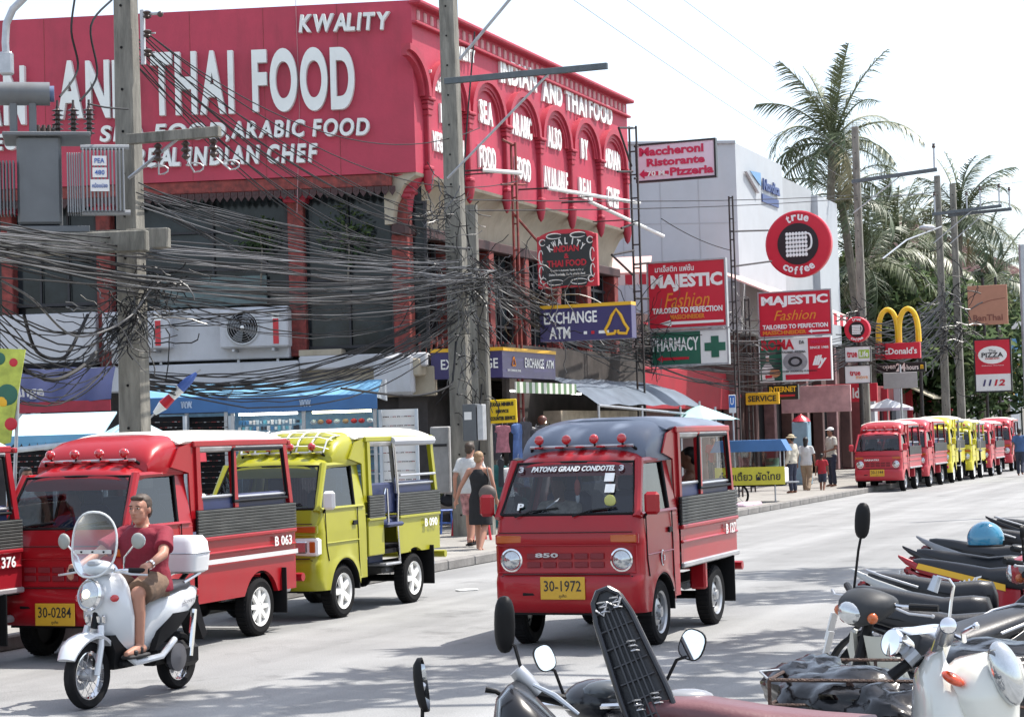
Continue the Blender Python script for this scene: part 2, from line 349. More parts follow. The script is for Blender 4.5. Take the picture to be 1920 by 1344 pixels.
# columns on the left front with torn paint
for (a, b, yt, yb) in ((541, 571, 352, 668), (737, 768, 352, 668), (181, 208, 352, 690), (1, 22, 300, 600)):
    mb = MB(FM(FL)); x, z, w_, h_ = fbox(mb, FL, a, b, yt, yb, .35, .7, OLDRED, .02)
    part('column', mb, bld)
    mb = MB(FM(FL))
    mb.box((x, .52, ZB-.42), (w_+.14, .5, .1), REDT, .02); mb.box((x, .52, ZB-.32), (w_+.32, .55, .12), REDT, .03); part('column_capital', mb, bld)
# the flared corner capital
mb = MB(FM(FL)); mb.lathe([(.12, -.75), (.16, -.45), (.22, -.3), (.36, -.12), (.4, -.02)], REDT, 16, Matrix.Translation((-.28, .5, ZB))); mb.lathe([(.11, -3.4), (.11, -.74)], OLDRED, 12, Matrix.Translation((-.28, .5, ZB)))
part('corner_column', mb, bld)
# window frames of the left front
FRM = mat('dark_window_frame', (.025, .025, .03), .5, .2)
def wframe(Fr, a, b, yt, yb, y, mull=1, trans=(), w_=.06, m=FRM):
    mb = MB(FM(Fr)); xm, ym = (a+b)/2, (yt+yb)/2
    xa = Fr.hit(a, ym, y)[0]; xb = Fr.hit(b, ym, y)[0]; zt = Fr.hit(xm, yt, y)[1]; zb = Fr.hit(xm, yb, y)[1]
    for x in (xa, xb): mb.box((x, y, (zt+zb)/2), (w_, .08, zt-zb), m)
    for z in (zt, zb): mb.box(((xa+xb)/2, y-.002, z), (xb-xa+w_, .08, w_), m)
    for i in range(1, mull): mb.box((xa+(xb-xa)*i/mull, y-.001, (zt+zb)/2), (w_*.7, .07, zt-zb-.02), m)
    for f in trans: mb.box(((xa+xb)/2, y+.002, zb+(zt-zb)*f), (xb-xa-.02, .06, w_*.8), m)
    fr = part('window_frame', mb, bld)
    g = MB(FM(Fr))
    for i in range(mull):
        x0 = xa+(xb-xa)*i/mull+.03; x1 = xa+(xb-xa)*(i+1)/mull-.03
        g.quad((x0, y+.06, zb), (x1, y+.06, zb), (x1, y+.06, zt), (x0, y+.06, zt))
    part('pane', g, fr, DGL)
wframe(FL, 262, 538, 352, 572, .62, 2, (.3, .62)); wframe(FL, 573, 736, 352, 650, .62, 2, (.42,)); wframe(FL, 24, 180, 345, 572, .62, 3, (.5,)); wframe(FL, 770, 800, 380, 650, .62, 1)
# flat panels before the glass, coloured to stand in for its reflections
for q in ((300, 500, 520, 574), (290, 380, 358, 380)): mb = MB(FM(FL)); fbox(mb, FL, *q, .5, .56, GREYT); part('window_reflection', mb, bld)
# white parapet panels under the windows
mb = MB(FM(FL)); fbox(mb, FL, 0, 180, 588, 682, .15, .6, WPL, .02); fbox(mb, FL, 208, 541, 579, 676, .15, .6, WPL, .02); part('white_parapet', mb, bld)
mb = MB(FM(FL)); fbox(mb, FL, -60, 560, 686, 735, .05, .7, WPL, .03); fbox(mb, FL, 560, 800, 664, 690, .1, .7, WPL, .03); fbox(mb, FL, 560, 640, 655, 667, .16, .7, CREAM, .01); part('white_ledge', mb, bld)
mb = MB(FM(FL)); fbox(mb, FL, 560, 815, 690, 745, .35, .72, CREAM, .02); fbox(mb, FL, 700, 775, 665, 740, .0, .34, WPL, .06); part('cream_beam', mb, bld)
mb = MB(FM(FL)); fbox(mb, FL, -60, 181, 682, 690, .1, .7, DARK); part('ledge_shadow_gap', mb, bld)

# big raised letters on the left front, each a piece of its own
def letters(Fr, st, pxl, pxr, pyl, pyr, hpx, bold=.02, shear=0, dep=.13, y=0., m=mat('weathered_white_letter', (.72, .74, .72), .55, var=.06, scale=2, dirt=.3, dirtcol=(.45, .42, .38)), nm='letter', parent=None, inv=None):
    """centre line from (pxl,pyl) to (pxr,pyr); hpx = cap height in pixels at the middle"""
    parent = parent or bld; inv = inv or IL
    xa, za = Fr.hit(pxl, pyl, y); xb, zb = Fr.hit(pxr, pyr, y); xm = (pxl+pxr)/2; ym = (pyl+pyr)/2
    hh = Fr.hit(xm, ym-hpx/2, y)[1]-Fr.hit(xm, ym+hpx/2, y)[1]
    adv = []; t = 0; pv = ''
    for ch in st:
        if ch == ' ': t += .32; continue
        vs, fs, bb = glyphs(ch, bold, shear, 8); wd = bb[1]-bb[0]; t -= .14 if (pv+ch in ('WA', 'AL', 'LI')) and pv+ch != 'LI' else 0; adv.append((ch, t, wd)); t += wd+.09; pv = ch
    tot = t-.09; sx = (xb-xa)/tot; ref = glyphs('H', bold, 0)[2]; cap = ref[3]-ref[2]; sz = hh/cap; base0 = ref[2]
    for ch, x0, wd in adv:
        vs, fs, bb = glyphs(ch, bold, shear, 8); x = xa+(x0+wd/2)*sx; f = (x-xa)/(xb-xa); z = za+(zb-za)*f - hh/2
        cx = (bb[0]+bb[1])/2; mb = MB(); mb.add([((a-cx)*sx, -dep*c, (b-base0)*sz) for a, b, c in vs], fs, m)
        o = part(nm, mb, parent, None); p = inv @ (Fr.M @ Vector((x, y-.002, z))); o.location = p; o.rotation_euler.z = Fr.rz
letters(FL, 'KWALITY', 562, 733, 47, 41, 33, .035, .15)
letters(FL, 'AN', -38, 50, 185, 180, 110, .03)
letters(FL, 'AND', 110, 258, 171, 168, 108, .03)
letters(FL, 'THAI', 286, 440, 160, 156, 118, .03)
letters(FL, 'FOOD', 475, 666, 154, 148, 116, .035)
letters(FL, 'SEA FOOD', 190, 425, 253, 246, 30, .03, .15)
letters(FL, ',ARABIC FOOD', 425, 694, 246, 239, 32, .03, .15)
letters(FL, 'REAL INDIAN CHEF', 256, 597, 298, 288, 35, .035, .15)
letters(FL, 'VEG', -30, 34, 270, 267, 30, .035, .15)
PINKB_ = mat('pinkish_wire', (.45, .25, .26), .6); mb = MB(FM(FL)); xa_, za_ = FL.hit(555, 8); xb_, zb_ = FL.hit(558, 400); mb.tube([(xa_, -.03, za_+.1), (xa_+.02, -.02, (za_+zb_)/2), (xb_, -.06, zb_)], .006, PINKB_, 5); part('downlead', mb, bld)
for k_ in range(1, 9): mb = MB(FM(FL)); mb.box((-k_*1.5, -.001, (ZT+ZB)/2), (.008, .006, ZT-ZB-.02), OLDRED); part('panel_joint', mb, bld)
# ---- the arched front
mb = MB(FM(FR)); L2 = LEN/2
mb.box((L2, -.08, ZT-.04), (LEN+.1, .26, .10), REDT, .03); mb.box((L2, -.05, ZT-.44), (LEN, .14, .06), REDT, .015)
part('cornice', mb, bld)
PINKB = mat('faded_pink_baluster', (.55, .30, .30), .6, var=.15)
bm_ = MB(); bm_.box((0, .02, 0), (.11, .08, .24), PINKB, .03); bme = bm_.mesh('baluster')
nb = 40
for i in range(nb):
    o = bpy.data.objects.new('baluster', bme); COL.objects.link(o); o.parent = bld; o.location = IL @ (FR.M @ Vector((.3+(LEN-.6)*i/(nb-1), -.02, ZT-.26))); o.rotation_euler.z = RZ
colx = [FR.hit(a, b)[0] for a, b in ((796, 190), (879, 218), (941, 241), (1007, 261), (1064, 285), (1119, 305), (1170, 321))]
sp = (colx[-1]-colx[0])/6; colx = [colx[0]+sp*i for i in range(7)]; zc = FR.hit(1007, 261)[1]
print('ARCH spacing', sp, 'zc', zc, 'ZT', ZT, 'ZB', ZB, 'LEN', LEN)
def archstrip(mb, x0, x1, z0, rise, wd, y0, y1, m, a0=0., a1=pi, n=18):
    cx = (x0+x1)/2; rx = (x1-x0)/2; secs = []
    for i in range(n+1):
        a = a0+(a1-a0)*i/n; c, s_ = cos(a), sin(a); px_, pz = cx-rx*c, z0+rise*s_; qx, qz = cx-(rx-wd)*c, z0+(rise-wd)*s_
        secs.append([(px_, y0, pz), (px_, y1, pz), (qx, y1, qz), (qx, y0, qz)])
    mb.loft(secs, m)
cap = MB(); cap.box((0, -.12, -.02), (.52, .34, .07), REDT, .02)
for k_, (w0, z0, z1) in enumerate(((.44, -.06, -.13), (.36, -.13, -.24), (.28, -.24, -.36))): cap.box((0, -.09, (z0+z1)/2), (w0, .28-.03*k_, z0-z1), REDT, .02)
cap.box((0, -.07, -.88), (.2, .2, 1.1), REDT, .03); cap.box((0, -.08, -1.42), (.36, .26, .1), REDT, .03); cap.lathe([(.02, -.45), (.1, -.38), (.17, -.2), (.2, 0)], REDT, 12, Matrix.Translation((0, -.06, -1.47)))
capme = cap.mesh('pilaster')
for i, x in enumerate(colx):
    o = bpy.data.objects.new('pilaster', capme); COL.objects.link(o); o.parent = bld; o.location = IL @ (FR.M @ Vector((x, 0, zc))); o.rotation_euler.z = RZ; o.scale = (.72, .62, 1)
RISE = .92
for i in range(6):
    mb = MB(FM(FR)); archstrip(mb, colx[i]+.06, colx[i+1]-.06, zc, RISE, .13, 0, -.15, REDT); archstrip(mb, colx[i]+.19, colx[i+1]-.19, zc, RISE-.13, .1, 0, -.09, REDT)
    archstrip(mb, colx[i]+.29, colx[i+1]-.29, zc, RISE-.23, .07, 0, -.06, REDT); part('arch_moulding', mb, bld)
mb = MB(FM(FR)); archstrip(mb, colx[0]-sp+.06, colx[0]-.06, zc, RISE, .13, 0, -.2, REDT, pi*.5, pi); archstrip(mb, colx[0]-sp+.19, colx[0]-.19, zc, RISE-.13, .1, 0, -.12, REDT, pi*.5, pi); part('arch_moulding', mb, bld)
def words(Fr, st, cx, cz, w_, h_, bold=.02, dep=.05, y=0.):
    xa, xb = cx-w_/2, cx+w_/2; adv = []; t = 0
    for ch in st:
        if ch == ' ': t += .32; continue
        bb = glyphs(ch, bold)[2]; adv.append((ch, t, bb[1]-bb[0])); t += bb[1]-bb[0]+.1
    sx = w_/(t-.1); ref = glyphs('H', bold)[2]; sz = h_/(ref[3]-ref[2])
    for ch, x0, wd in adv:
        vs, fs, bb = glyphs(ch, bold); c = (bb[0]+bb[1])/2; mb = MB(); mb.add([((a-c)*sx, -dep*e, (b-ref[2])*sz) for a, b, e in vs], fs, WTXT)
        o = part('letter', mb, bld); o.location = IL @ (Fr.M @ Vector((xa+(x0+wd/2)*sx, y-.002, cz-h_/2))); o.rotation_euler.z = Fr.rz
mids = [(colx[i]+colx[i+1])/2 for i in range(6)]
for i, (tx) in enumerate([('VEGETARIAN', 'NON', 'VEGETARIAN'), ('SEA', 'FOOD'), ('ARABIC', 'FOOD'), ('ALSO', 'AVAILABLE'), ('BY', 'REAL'), ('INDIAN', 'CHEF')]):
    for j, wd in enumerate(tx):
        ww = {2: .5, 3: .75, 4: .95, 6: 1.25, 9: 1.65, 10: 1.65}[len(wd)]*min(1, sp/2.15)
        cz = zc + (.15 - j*.98 if len(tx) == 2 else .42-j*.62) - .0
        words(FR, wd, mids[i], cz, ww, .5 if len(tx) == 2 else .4, .03)
letters(FR, 'INDIAN', 934, 1002, 133, 153, 43, .035, 0, .06); letters(FR, 'AND', 1013, 1050, 170, 183, 40, .035, 0, .06); letters(FR, 'THAI', 1057, 1096, 187, 204, 37, .035, 0, .06); letters(FR, 'FOOD', 1101, 1144, 203, 219, 36, .035, 0, .06)
letters(FR, 'KWALITY', 836, 883, 95, 108, 24, .03, 0, .1)
# cream cove and frieze under the arched front
mb = MB(FM(FR)); secs = []
for x in (0.02, LEN-.02):
    secs.append([(x, .0, ZB-.0), (x, .72, ZB-.0), (x, .72, ZB-1.0), (x, .55, ZB-1.0), (x, .5, ZB-.6), (x, .3, ZB-.25), (x, .12, ZB-.12), (x, .02, ZB-.06)])
mb.loft(secs, CREAM); part('cream_cove', mb, bld)
mb = MB(FM(FR)); mb.box((L2, .45, ZB-1.1), (LEN-.1, .3, .22), DWOOD, .02); part('wooden_lintel', mb, bld)
for k_ in range(7):
    x = .35+(LEN-.7)*k_/6; mb = MB(FM(FR)); mb.box((x, .5, (ZB-1.2+3.3)/2), (.3, .35, ZB-1.2-3.3), OLDRED, .02); part('column', mb, bld)
    if k_ < 6:
        x2 = x+(LEN-.7)/6; mb = MB(FM(FR))
        for f in (0.16, .5, .84): mb.box((x+(x2-x)*f, .62, (ZB-1.2+3.5)/2), (.07, .08, ZB-1.2-3.5), FRM)
        mb.box(((x+x2)/2, .62, 5.6), (x2-x-.3, .07, .07), FRM); mb.box(((x+x2)/2, .62, 4.4), (x2-x-.3, .07, .05), FRM); part('window_frame', mb, bld)
mb = MB(FM(FR)); mb.box((L2, .35, 3.35), (LEN, .6, .35), CREAM, .03); mb.box((L2, .3, 3.9), (LEN-.2, .1, .1), DWOOD); part('balcony_ledge', mb, bld)
# little balusters of the first floor balcony
bl = MB(); bl.lathe([(.02, 0), (.035, .1), (.02, .2), (.035, .35), (.02, .5)], OLDRED, 6); ble = bl.mesh('baluster')
for i in range(46):
    o = bpy.data.objects.new('balcony_baluster', ble); COL.objects.link(o); o.parent = bld; o.location = IL @ (FR.M @ Vector((.5+i*.28, .25, 3.52)))
# ------------------------------------------------------------------ air conditioners on the left front
def aircon(pxc, pyc, label):
    x, z = FL.hit(pxc, pyc, 0.0); p = FL.M @ Vector((x, -.12, z-.38))
    t = thing('air_conditioner', label, 'air conditioner', p, FL.rz, 'air conditioners on the white parapet')
    b = MB(); b.box((0, .2, .4), (1.38, .42, .76), WPL, .03); part('casing', b, t)
    b = MB(); b.lathe([(.33, 0), (.34, .03), (.31, .03)], STEEL, 28, Matrix.Translation((-.22, -.01, .42)) @ Matrix.Rotation(pi/2, 4, 'X')); b.lathe([(.0, -.0), (.31, .0)], DARK, 28, Matrix.Translation((-.22, -.012, .42)) @ Matrix.Rotation(pi/2, 4, 'X'))
    part('fan_housing', b, t)
    b = MB()
    for k in range(4):
        a = k*pi/2+.4; b.prism([(0.03, 0), (.1, -.06), (.27, -.12), (.3, .0), (.26, .09), (.05, .04)], 0, .01, mat('fan_grey', (.12, .13, .14), .5), Matrix.Translation((-.22, -.03, .42)) @ Matrix.Rotation(a, 4, 'Y'))
    b.ball((-.22, -.04, .42), .045, WTXT); part('fan', b, t)
    b = MB()
    for r in (.08, .13, .18, .23, .28): b.lathe([(r, .0), (r+.006, .006), (r, .01)], STEEL, 24, Matrix.Translation((-.22, -.05, .42)) @ Matrix.Rotation(pi/2, 4, 'X'))
    for k in range(6):
        a = k*pi/3; b.tube([(-.22+.3*cos(a), -.05, .42+.3*sin(a)), (-.22-.3*cos(a), -.05, .42-.3*sin(a))], .004, STEEL, 4)
    part('fan_guard', b, t)
    b = MB(); b.box((.45, -.015, .33), (.11, .01, .5), mat('signal_red', (.5, .02, .03), .4)); b.box((.45, -.015, .64), (.15, .01, .12), WTXT); part('brand_strip', b, t)
    for sx in (-.4, .4):
        b = MB(); b.box((sx, .15, -.03), (.05, .5, .05), STEEL); b.box((sx, .36, -.16), (.05, .05, .25), STEEL); part('bracket', b, t)
aircon(478, 618, 'white air conditioner with a red strip and grey fan between two red columns'); aircon(258, 622, 'white air conditioner half hidden behind the nearer concrete pole')
# ================================================================== SECOND BUILDING, grey and white
GWH = mat('pale_grey_cladding', (.42, .45, .48), .6, var=.06, scale=1, dirt=.3, dirtcol=(.45, .44, .42))
GDK = mat('mid_grey_cladding', (.36, .38, .40), .6, var=.08, scale=1)
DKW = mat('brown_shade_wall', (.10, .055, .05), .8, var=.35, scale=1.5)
SRED = mat('signboard_red', (.56, .018, .04), .35, var=.06, scale=1.5, dirt=.06, dirtcol=(.3, .05, .05))
BANDR = mat('shopfront_red', (.36, .02, .035), .6, var=.15, scale=1.2, dirt=.2, dirtcol=(.14, .03, .03))
C2 = onN(1378, 270, 17.2); C2.z = 0
B2 = thing('white_building', 'pale grey and white flat roofed building with a slanted triangle logo on its wall', 'building', C2)
F2L = Frame(C2, radians(7)); F2R = Frame(C2, RZ); I2 = Matrix.Translation(-C2)
z2 = F2R.hit(1378, 268)[1]; l2 = F2R.hit(1573, 500)[0]; la = F2R.hit(1466, 320)[0]; lb = F2R.hit(1532, 350)[0]
def poly2(pts): 
    o = []
    for Fr, x, y in pts: v = I2 @ (Fr.M @ Vector((x, y, 0))); o.append((v.x, v.y))
    return o
wl = abs(F2L.hit(1185, 300)[0])+3
mb = MB(); mb.prism(poly2([(F2L, 0, 0), (F2L, -wl, 0), (F2L, -wl, 8), (F2R, la, 9), (F2R, la, 0)]), 5.2, z2, GWH, ax='z'); part('wall', mb, B2)
mb = MB(); mb.prism(poly2([(F2R, la, .25), (F2R, la, 8), (F2R, lb, 8), (F2R, lb, .25)]), 5.2, z2-.3, GDK, ax='z'); part('grey_wall_bay', mb, B2)
mb = MB(); mb.prism(poly2([(F2R, lb, 0), (F2R, lb, 8), (F2R, l2, 8), (F2R, l2, 0)]), 5.2, z2-.5, GWH, ax='z'); part('end_wall', mb, B2)
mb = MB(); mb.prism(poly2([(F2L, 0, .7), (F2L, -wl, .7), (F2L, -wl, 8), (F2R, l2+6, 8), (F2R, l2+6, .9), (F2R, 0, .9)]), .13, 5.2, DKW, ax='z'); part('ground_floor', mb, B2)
mb = MB(I2 @ F2L.M); mb.box((-wl/2, -.02, z2+.02), (wl, .1, .1), GDK); part('roof_coping', mb, B2)
# cladding joints
for k in range(1, 5):
    mb = MB(I2 @ F2L.M); mb.box((-k*wl/5, -.004, (z2+5.2)/2), (.03, .012, z2-5.3), GDK); part('cladding_joint', mb, B2)
for k in range(2):
    mb = MB(I2 @ F2L.M); mb.box((-wl/2, -.003, 6.9+k*2), (wl-.1, .012, .03), GDK); part('cladding_joint', mb, B2)
# triangle logo and word on the street side
NAVY = mat('logo_navy', (.03, .06, .2), .4, var=.05); SKYB = mat('logo_blue', (.12, .28, .5), .4, var=.05)
f = lambda px, py: F2R.hit(px, py)
mb = MB(I2 @ F2R.M)
tri = [f(1394, 322), f(1417, 338), f(1418, 363)]; mb.prism(tri, -.12, -.02, STEEL)
tri = [f(1398, 321), f(1418, 325), f(1419, 350)]; mb.prism(tri, -.16, -.13, SKYB); part('triangle_logo', mb, B2)
x, z = f(1443, 352); x0 = f(1428, 352)[0]; x1 = f(1458, 352)[0]
mb = MB(I2 @ F2R.M); mb.text('Nordica', (x, -.04, z), x1-x0, .42, NAVY, dep=.05, bold=.03); part('lettering', mb, B2)
x, z = f(1443, 377); mb = MB(I2 @ F2R.M); mb.box((x, -.03, z), (x1-x0, .04, .28), NAVY); part('logo_bar', mb, B2)
# dark recesses, columns and shopfront of the ground floor
for k in range(9):
    mb = MB(I2 @ F2R.M); mb.box((.5+k*(l2+5)/8, .55, 2.7), (.35, .4, 5.0), DKW if k % 2 else mat('pinkish_column', (.22, .12, .12), .8, var=.3), .02); part('column', mb, B2)
for k in range(5):
    mb = MB(I2 @ F2R.M); mb.box((1.2+k*3.4, .8, 1.6), (2.2, .1, 2.9), DARK); mb.box((1.2+k*3.4, .74, 3.1), (2.3, .06, .1), BANDR); part('shop_opening', mb, B2)
mb = MB(I2 @ F2L.M); mb.box((-wl/2, .5, 4.4), (wl, .5, 1.6), DKW, 0); part('side_wall', mb, B2)

# striped awning of the building, each scalloped strip in red and white
AWP = mat('pale_pink_awning_cloth', (.62, .42, .38), .9, var=.1, dirt=.2, dirtcol=(.5, .35, .3)); STR = stripes('red_white_stripe', (.5, .03, .05), (.75, .7, .68), 0, 2.6)
aw = thing('striped_awning', 'long pale awning with red and white striped valance under the white building', 'awning', C2)
# follows the street front, z by pixel
Fa = Frame(C2 + Vector((sin(AL)*0, 0, 0)), RZ)
def fA(px, py, off): return F2R.hit(px, py, off)
xs0 = fA(1368, 520, -.6)[0]; xs1 = fA(1592, 560, -1.8)[0]
segs = 3
for i in range(segs):
    xa = xs0+(xs1-xs0)*i/segs+.05; xb = xs0+(xs1-xs0)*(i+1)/segs-.05
    zt = 7.1-.12*i; zb = 6.25-.12*i; mb = MB(I2 @ F2R.M)
    mb.prism([(0, zt), (0, zt-.06), (-1.9, zb-.06), (-1.9, zb)], xa, xb, AWP, Matrix(((1, 0, 0, 0), (0, 1, 0, 0), (0, 0, 1, 0), (0, 0, 0, 1))), ax='x'); part('awning_cloth', mb, aw)
    mb = MB(I2 @ F2R.M); mb.box(((xa+xb)/2, -1.93, zb-.2), (xb-xa, .03, .42), STR); part('valance', mb, aw)
a2 = thing('small_striped_awning', 'short red and white striped awning beside the dark sign post under the cream cove', 'awning', onN(1172, 525, 17))
pp = onN(1172, 525, 17); mb = MB(Matrix.Rotation(radians(-8), 4, 'Z')); mb.box((0, 0, 0), (1.35, .05, .28), STR, 0); part('valance', mb, a2)
mb = MB(Matrix.Rotation(radians(-8), 4, 'Z')); mb.prism([(0, .14), (0, .2), (1.3, .75), (1.3, .69)], -.67, .67, AWP, ax='x'); part('awning_cloth', mb, a2)
# connecting dark brown building piece between both houses
mb = MB(); c = onN(1150, 600, 17.6); c.z = 0
lk = thing('link_building', 'dark brown shaded shop building between the crimson restaurant and white building', 'building', c)
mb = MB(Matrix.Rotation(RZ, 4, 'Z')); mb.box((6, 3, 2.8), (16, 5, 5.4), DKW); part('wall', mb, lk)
mb = MB(Matrix.Rotation(RZ, 4, 'Z')); mb.box((7, .3, 3.25), (13.5, .25, 1.25), BANDR, .02); part('red_fascia', mb, lk)
for k in range(5): mb = MB(Matrix.Rotation(RZ, 4, 'Z')); mb.box((2.2+k*2.6, .46, 4.7), (1.5, .05, .9), DGL); mb.box((2.2+k*2.6, .43, 5.2), (1.6, .06, .06), BANDR); part('window', mb, lk)

# ================================================================== SIGNS
def signframe(px, py, wpx, hpx, n):
    c = onN(px, py, n); d = c.y; k = F/d
    return c, wpx/k/(.930+.368*(px-960)/F), hpx/k
SROT = -AL
def T_(mb, st, w, h, cx, cz, tw, th, m, bold=.02, shear=0, y=-.07):
    """text in fractions of the sign face"""
    mb.text(st, ((cx-.5)*w, y, (.5-cz)*h), tw*w, th*h, m, dep=.012, bold=bold, shear=shear)
YEL = mat('sign_yellow', (.75, .42, .02), .4, var=.04); NVY = mat('sign_navy', (.045, .035, .13), .35, var=.06, scale=2); GRN = mat('pharmacy_green', (.02, .12, .075), .4, var=.08)
BLK = mat('sign_black', (.012, .014, .016), .35, var=.1); RTX = mat('red_lettering', (.5, .012, .03), .4, var=.02); WSG = mat('sign_white', (.74, .74, .73), .35, var=.04, dirt=.1, dirtcol=(.5, .48, .45))
BTX = mat('black_lettering', (.02, .02, .022), .5, var=.02); ORG = mat('orange_script', (.72, .25, .03), .4, var=.02)
def board(name, label, px, py, wpx, hpx, n, face, frame_m=None, dep=.12, cat='sign', bor=.02, tilt=0, rz=None, group=None):
    c, w, h = signframe(px, py, wpx, hpx, n)
    t = thing(name, label, cat, c, SROT if rz is None else rz, group)
    if tilt: t.rotation_euler.y = tilt
    mb = MB(); mb.box((0, 0, 0), (w, dep, h), face, .01); part('panel', mb, t)
    if frame_m:
        b = bor; mb = MB()
        for s_ in (-1, 1): mb.box((s_*w/2, -.005, 0), (b, dep+.03, h+b), frame_m); mb.box((0, -.004, s_*h/2), (w-b, dep+.028, b), frame_m)
        part('frame', mb, t)
    return t, w, h, -dep/2-.002
def lettering(t, w, h, y, rows):
    for r in rows:
        mb = MB(); T_(mb, r[0], w, h, *r[1:6], bold=r[6] if len(r) > 6 else .02, shear=r[7] if len(r) > 7 else 0, y=y); part('lettering', mb, t)
def arrow(t, w, h, y, cx, cz, aw_, ah, m):
    x0 = (cx-aw_/2-.5)*w; x1 = (cx+aw_/2-.5)*w; z = (.5-cz)*h; a = ah*h/2; mb = MB(); k = (x1-x0)*.18
    mb.prism([(x0, z), (x0+k, z+a), (x0+k, z+a*.45), (x1, z+a*.35), (x1, z-a*.35), (x0+k, z-a*.45), (x0+k, z-a)], y-.01, y, m); part('arrow', mb, t)
# maccheroni
t, w, h, y = board('pizzeria_sign', 'pale pink board with red lettering and arrow, high on the dark post', 1268, 302, 148, 70, 14.2, mat('pale_pink_board', (.70, .58, .66), .4, var=.03), BLK, bor=.05)
PK = mat('board_crimson', (.55, .02, .08), .4, var=.03)
lettering(t, w, h, y, [('Maccheroni', .45, .2, .82, .24, PK, .04), ('Ristorante', .5, .5, .74, .22, PK, .04), ('Pizzeria', .7, .79, .55, .23, PK, .04)])
arrow(t, w, h, y, .22, .8, .38, .26, PK); lettering(t, w, h, y-.014, [('70 M.', .26, .8, .25, .15, WTXT, .03)])
# kwality shop sign
t, w, h, y = board('restaurant_sign', 'arched red bordered black sign with white curls, between facade and exchange sign', 1065, 490, 112, 98, 14.0, SRED, None)
mb = MB(); mb.lathe([(.0, -.06), (w*.5, -.06), (w*.5, .06), (0, .06)], SRED, 32, Matrix.Translation((0, 0, h*.42)) @ Matrix.Scale(.32, 4, (0, 0, 1)) @ Matrix.Rotation(pi/2, 4, 'X')); part('arched_top', mb, t)
mb = MB(); ol = []
for i in range(40):
    a = 2*pi*i/40; c_, s_ = cos(a), sin(a); r = 1-.05*cos(a*8); ol.append((w*.43*r*math.copysign(abs(c_)**.45, c_), h*.03+h*.52*r*math.copysign(abs(s_)**.5, s_)))
mb.prism(ol, y-.015, y-.002, BLK); part('black_panel', mb, t)
lettering(t, w, h, y-.016, [('INDIAN', .5, .26, .42, .12, RTX, .03), ('&', .5, .40, .08, .1, RTX, .02), ('THAI FOOD', .5, .54, .66, .13, RTX, .03), ('Specialist in Authentic Tandoori, Curry', .5, .68, .55, .045, WTXT, .01), ('Dishes from India. Thai Food & Sea food', .5, .75, .6, .045, WTXT, .01)])
for i, ch in enumerate('KWALITY'):
    a = radians(68-i*22.6); gx = .31*w*cos(pi/2+a*.9); gz = h*.16+h*.20*cos(a)+h*.03; mb = MB(); mb.text(ch, (gx, y-.016, gz), w*({'I': .018, 'L': .045, 'T': .06, 'Y': .06}.get(ch, .075)), h*.13, WTXT, (cos(a*.45), 0, sin(a*.45)), (-sin(a*.45), 0, cos(a*.45)), dep=.012, bold=.03); part('lettering', mb, t)
for sx in (-1, 1):
    for (cx, cz, rx, rz_) in ((.2, .49, .13, .05), (.2, -.40, .14, .05), (.43, .1, .035, .13), (.43, -.2, .035, .12), (.4, .38, .05, .06), (.4, -.36, .05, .06)):
        mb = MB(); mb.tube([(sx*w*cx+w*rx*cos(a), y-.02, h*cz+h*rz_*sin(a)) for a in [k*pi*1.7/14+.4 for k in range(15)]], [.006+.008*sin(pi*k/14) for k in range(15)], WTXT, 5); part('curl', mb, t)
# exchange atm
def bank_bits(t, w, h, y):
    for s_, m_ in ((.50, WTXT), (.58, RTX), (.7, WTXT)):
        mb = MB(); mb.box(((s_-.5)*w, y-.004, -.28*h), ((.035 if s_ < .65 else .11)*w, .008, .09*h), m_); part('card_logo', mb, t)
t, w, h, y = board('exchange_sign', 'navy exchange and ATM board with yellow top edge and yellow emblem', 1102, 607, 172, 62, 13.2, NVY, None, .3)
mb = MB(); mb.box((0, 0, h/2+.03), (w, .31, .07), YEL); part('top_edge', mb, t)
lettering(t, w, h, y, [('EXCHANGE', .34, .3, .58, .36, WTXT, .02), ('ATM', .22, .75, .23, .36, WTXT, .02)])
mb = MB(); 
def emblem(mb, cx, cz, r, y, m, cut=True):
    pts = [(cx+r*x_, y, cz+r*z_) for x_, z_ in ((.12, -.85), (.75, -.9), (.9, -.55), (.6, -.1), (.35, .5), (0, .95), (-.35, .5), (-.6, -.1), (-.9, -.55), (-.75, -.9), (-.12, -.85))]
    mb.tube(pts, r*.12, m, 6); mb.tube([(cx+r*.12, y, cz-r*.85), (cx+r*.12, y, cz-r*.6)], r*.1, m, 6); mb.tube([(cx-r*.12, y, cz-r*.85), (cx-r*.12, y, cz-r*.6)], r*.1, m, 6)
emblem(mb, .34*w, 0, h*.4, y-.01, YEL); part('emblem', mb, t)
bank_bits(t, w, h, y)
# wrapped exchange box on the restaurant corner
K = onN(942, 682, 14.6)
t = thing('exchange_fascia', 'navy exchange fascia with yellow top edge wrapping the building corner behind the pole cluster', 'sign', K)
Fa_ = Frame(K, radians(-5)); Fb_ = Frame(K, RZ); IK = Matrix.Translation(-K)
xa = Fa_.hit(808, 682)[0]; xb = Fb_.hit(1041, 682)[0]; hh = Fa_.hit(900, 656)[1]-Fa_.hit(900, 706)[1]
mb = MB(IK @ Fa_.M); mb.box((xa/2, .15, 0), (-xa, .3, hh), NVY); mb.box((xa/2, .14, hh/2+.035), (-xa, .33, .07), YEL); part('panel', mb, t)
mb = MB(IK @ Fb_.M); mb.box((xb/2, .15, 0), (xb, .3, hh), NVY); mb.box((xb/2, .14, hh/2+.035), (xb, .33, .07), YEL); part('panel', mb, t)
mb = MB(IK @ Fa_.M); mb.text('EXCHANGE', (xa*.46, -.01, .02), -xa*.8, hh*.38, WTXT, bold=.015); part('lettering', mb, t)
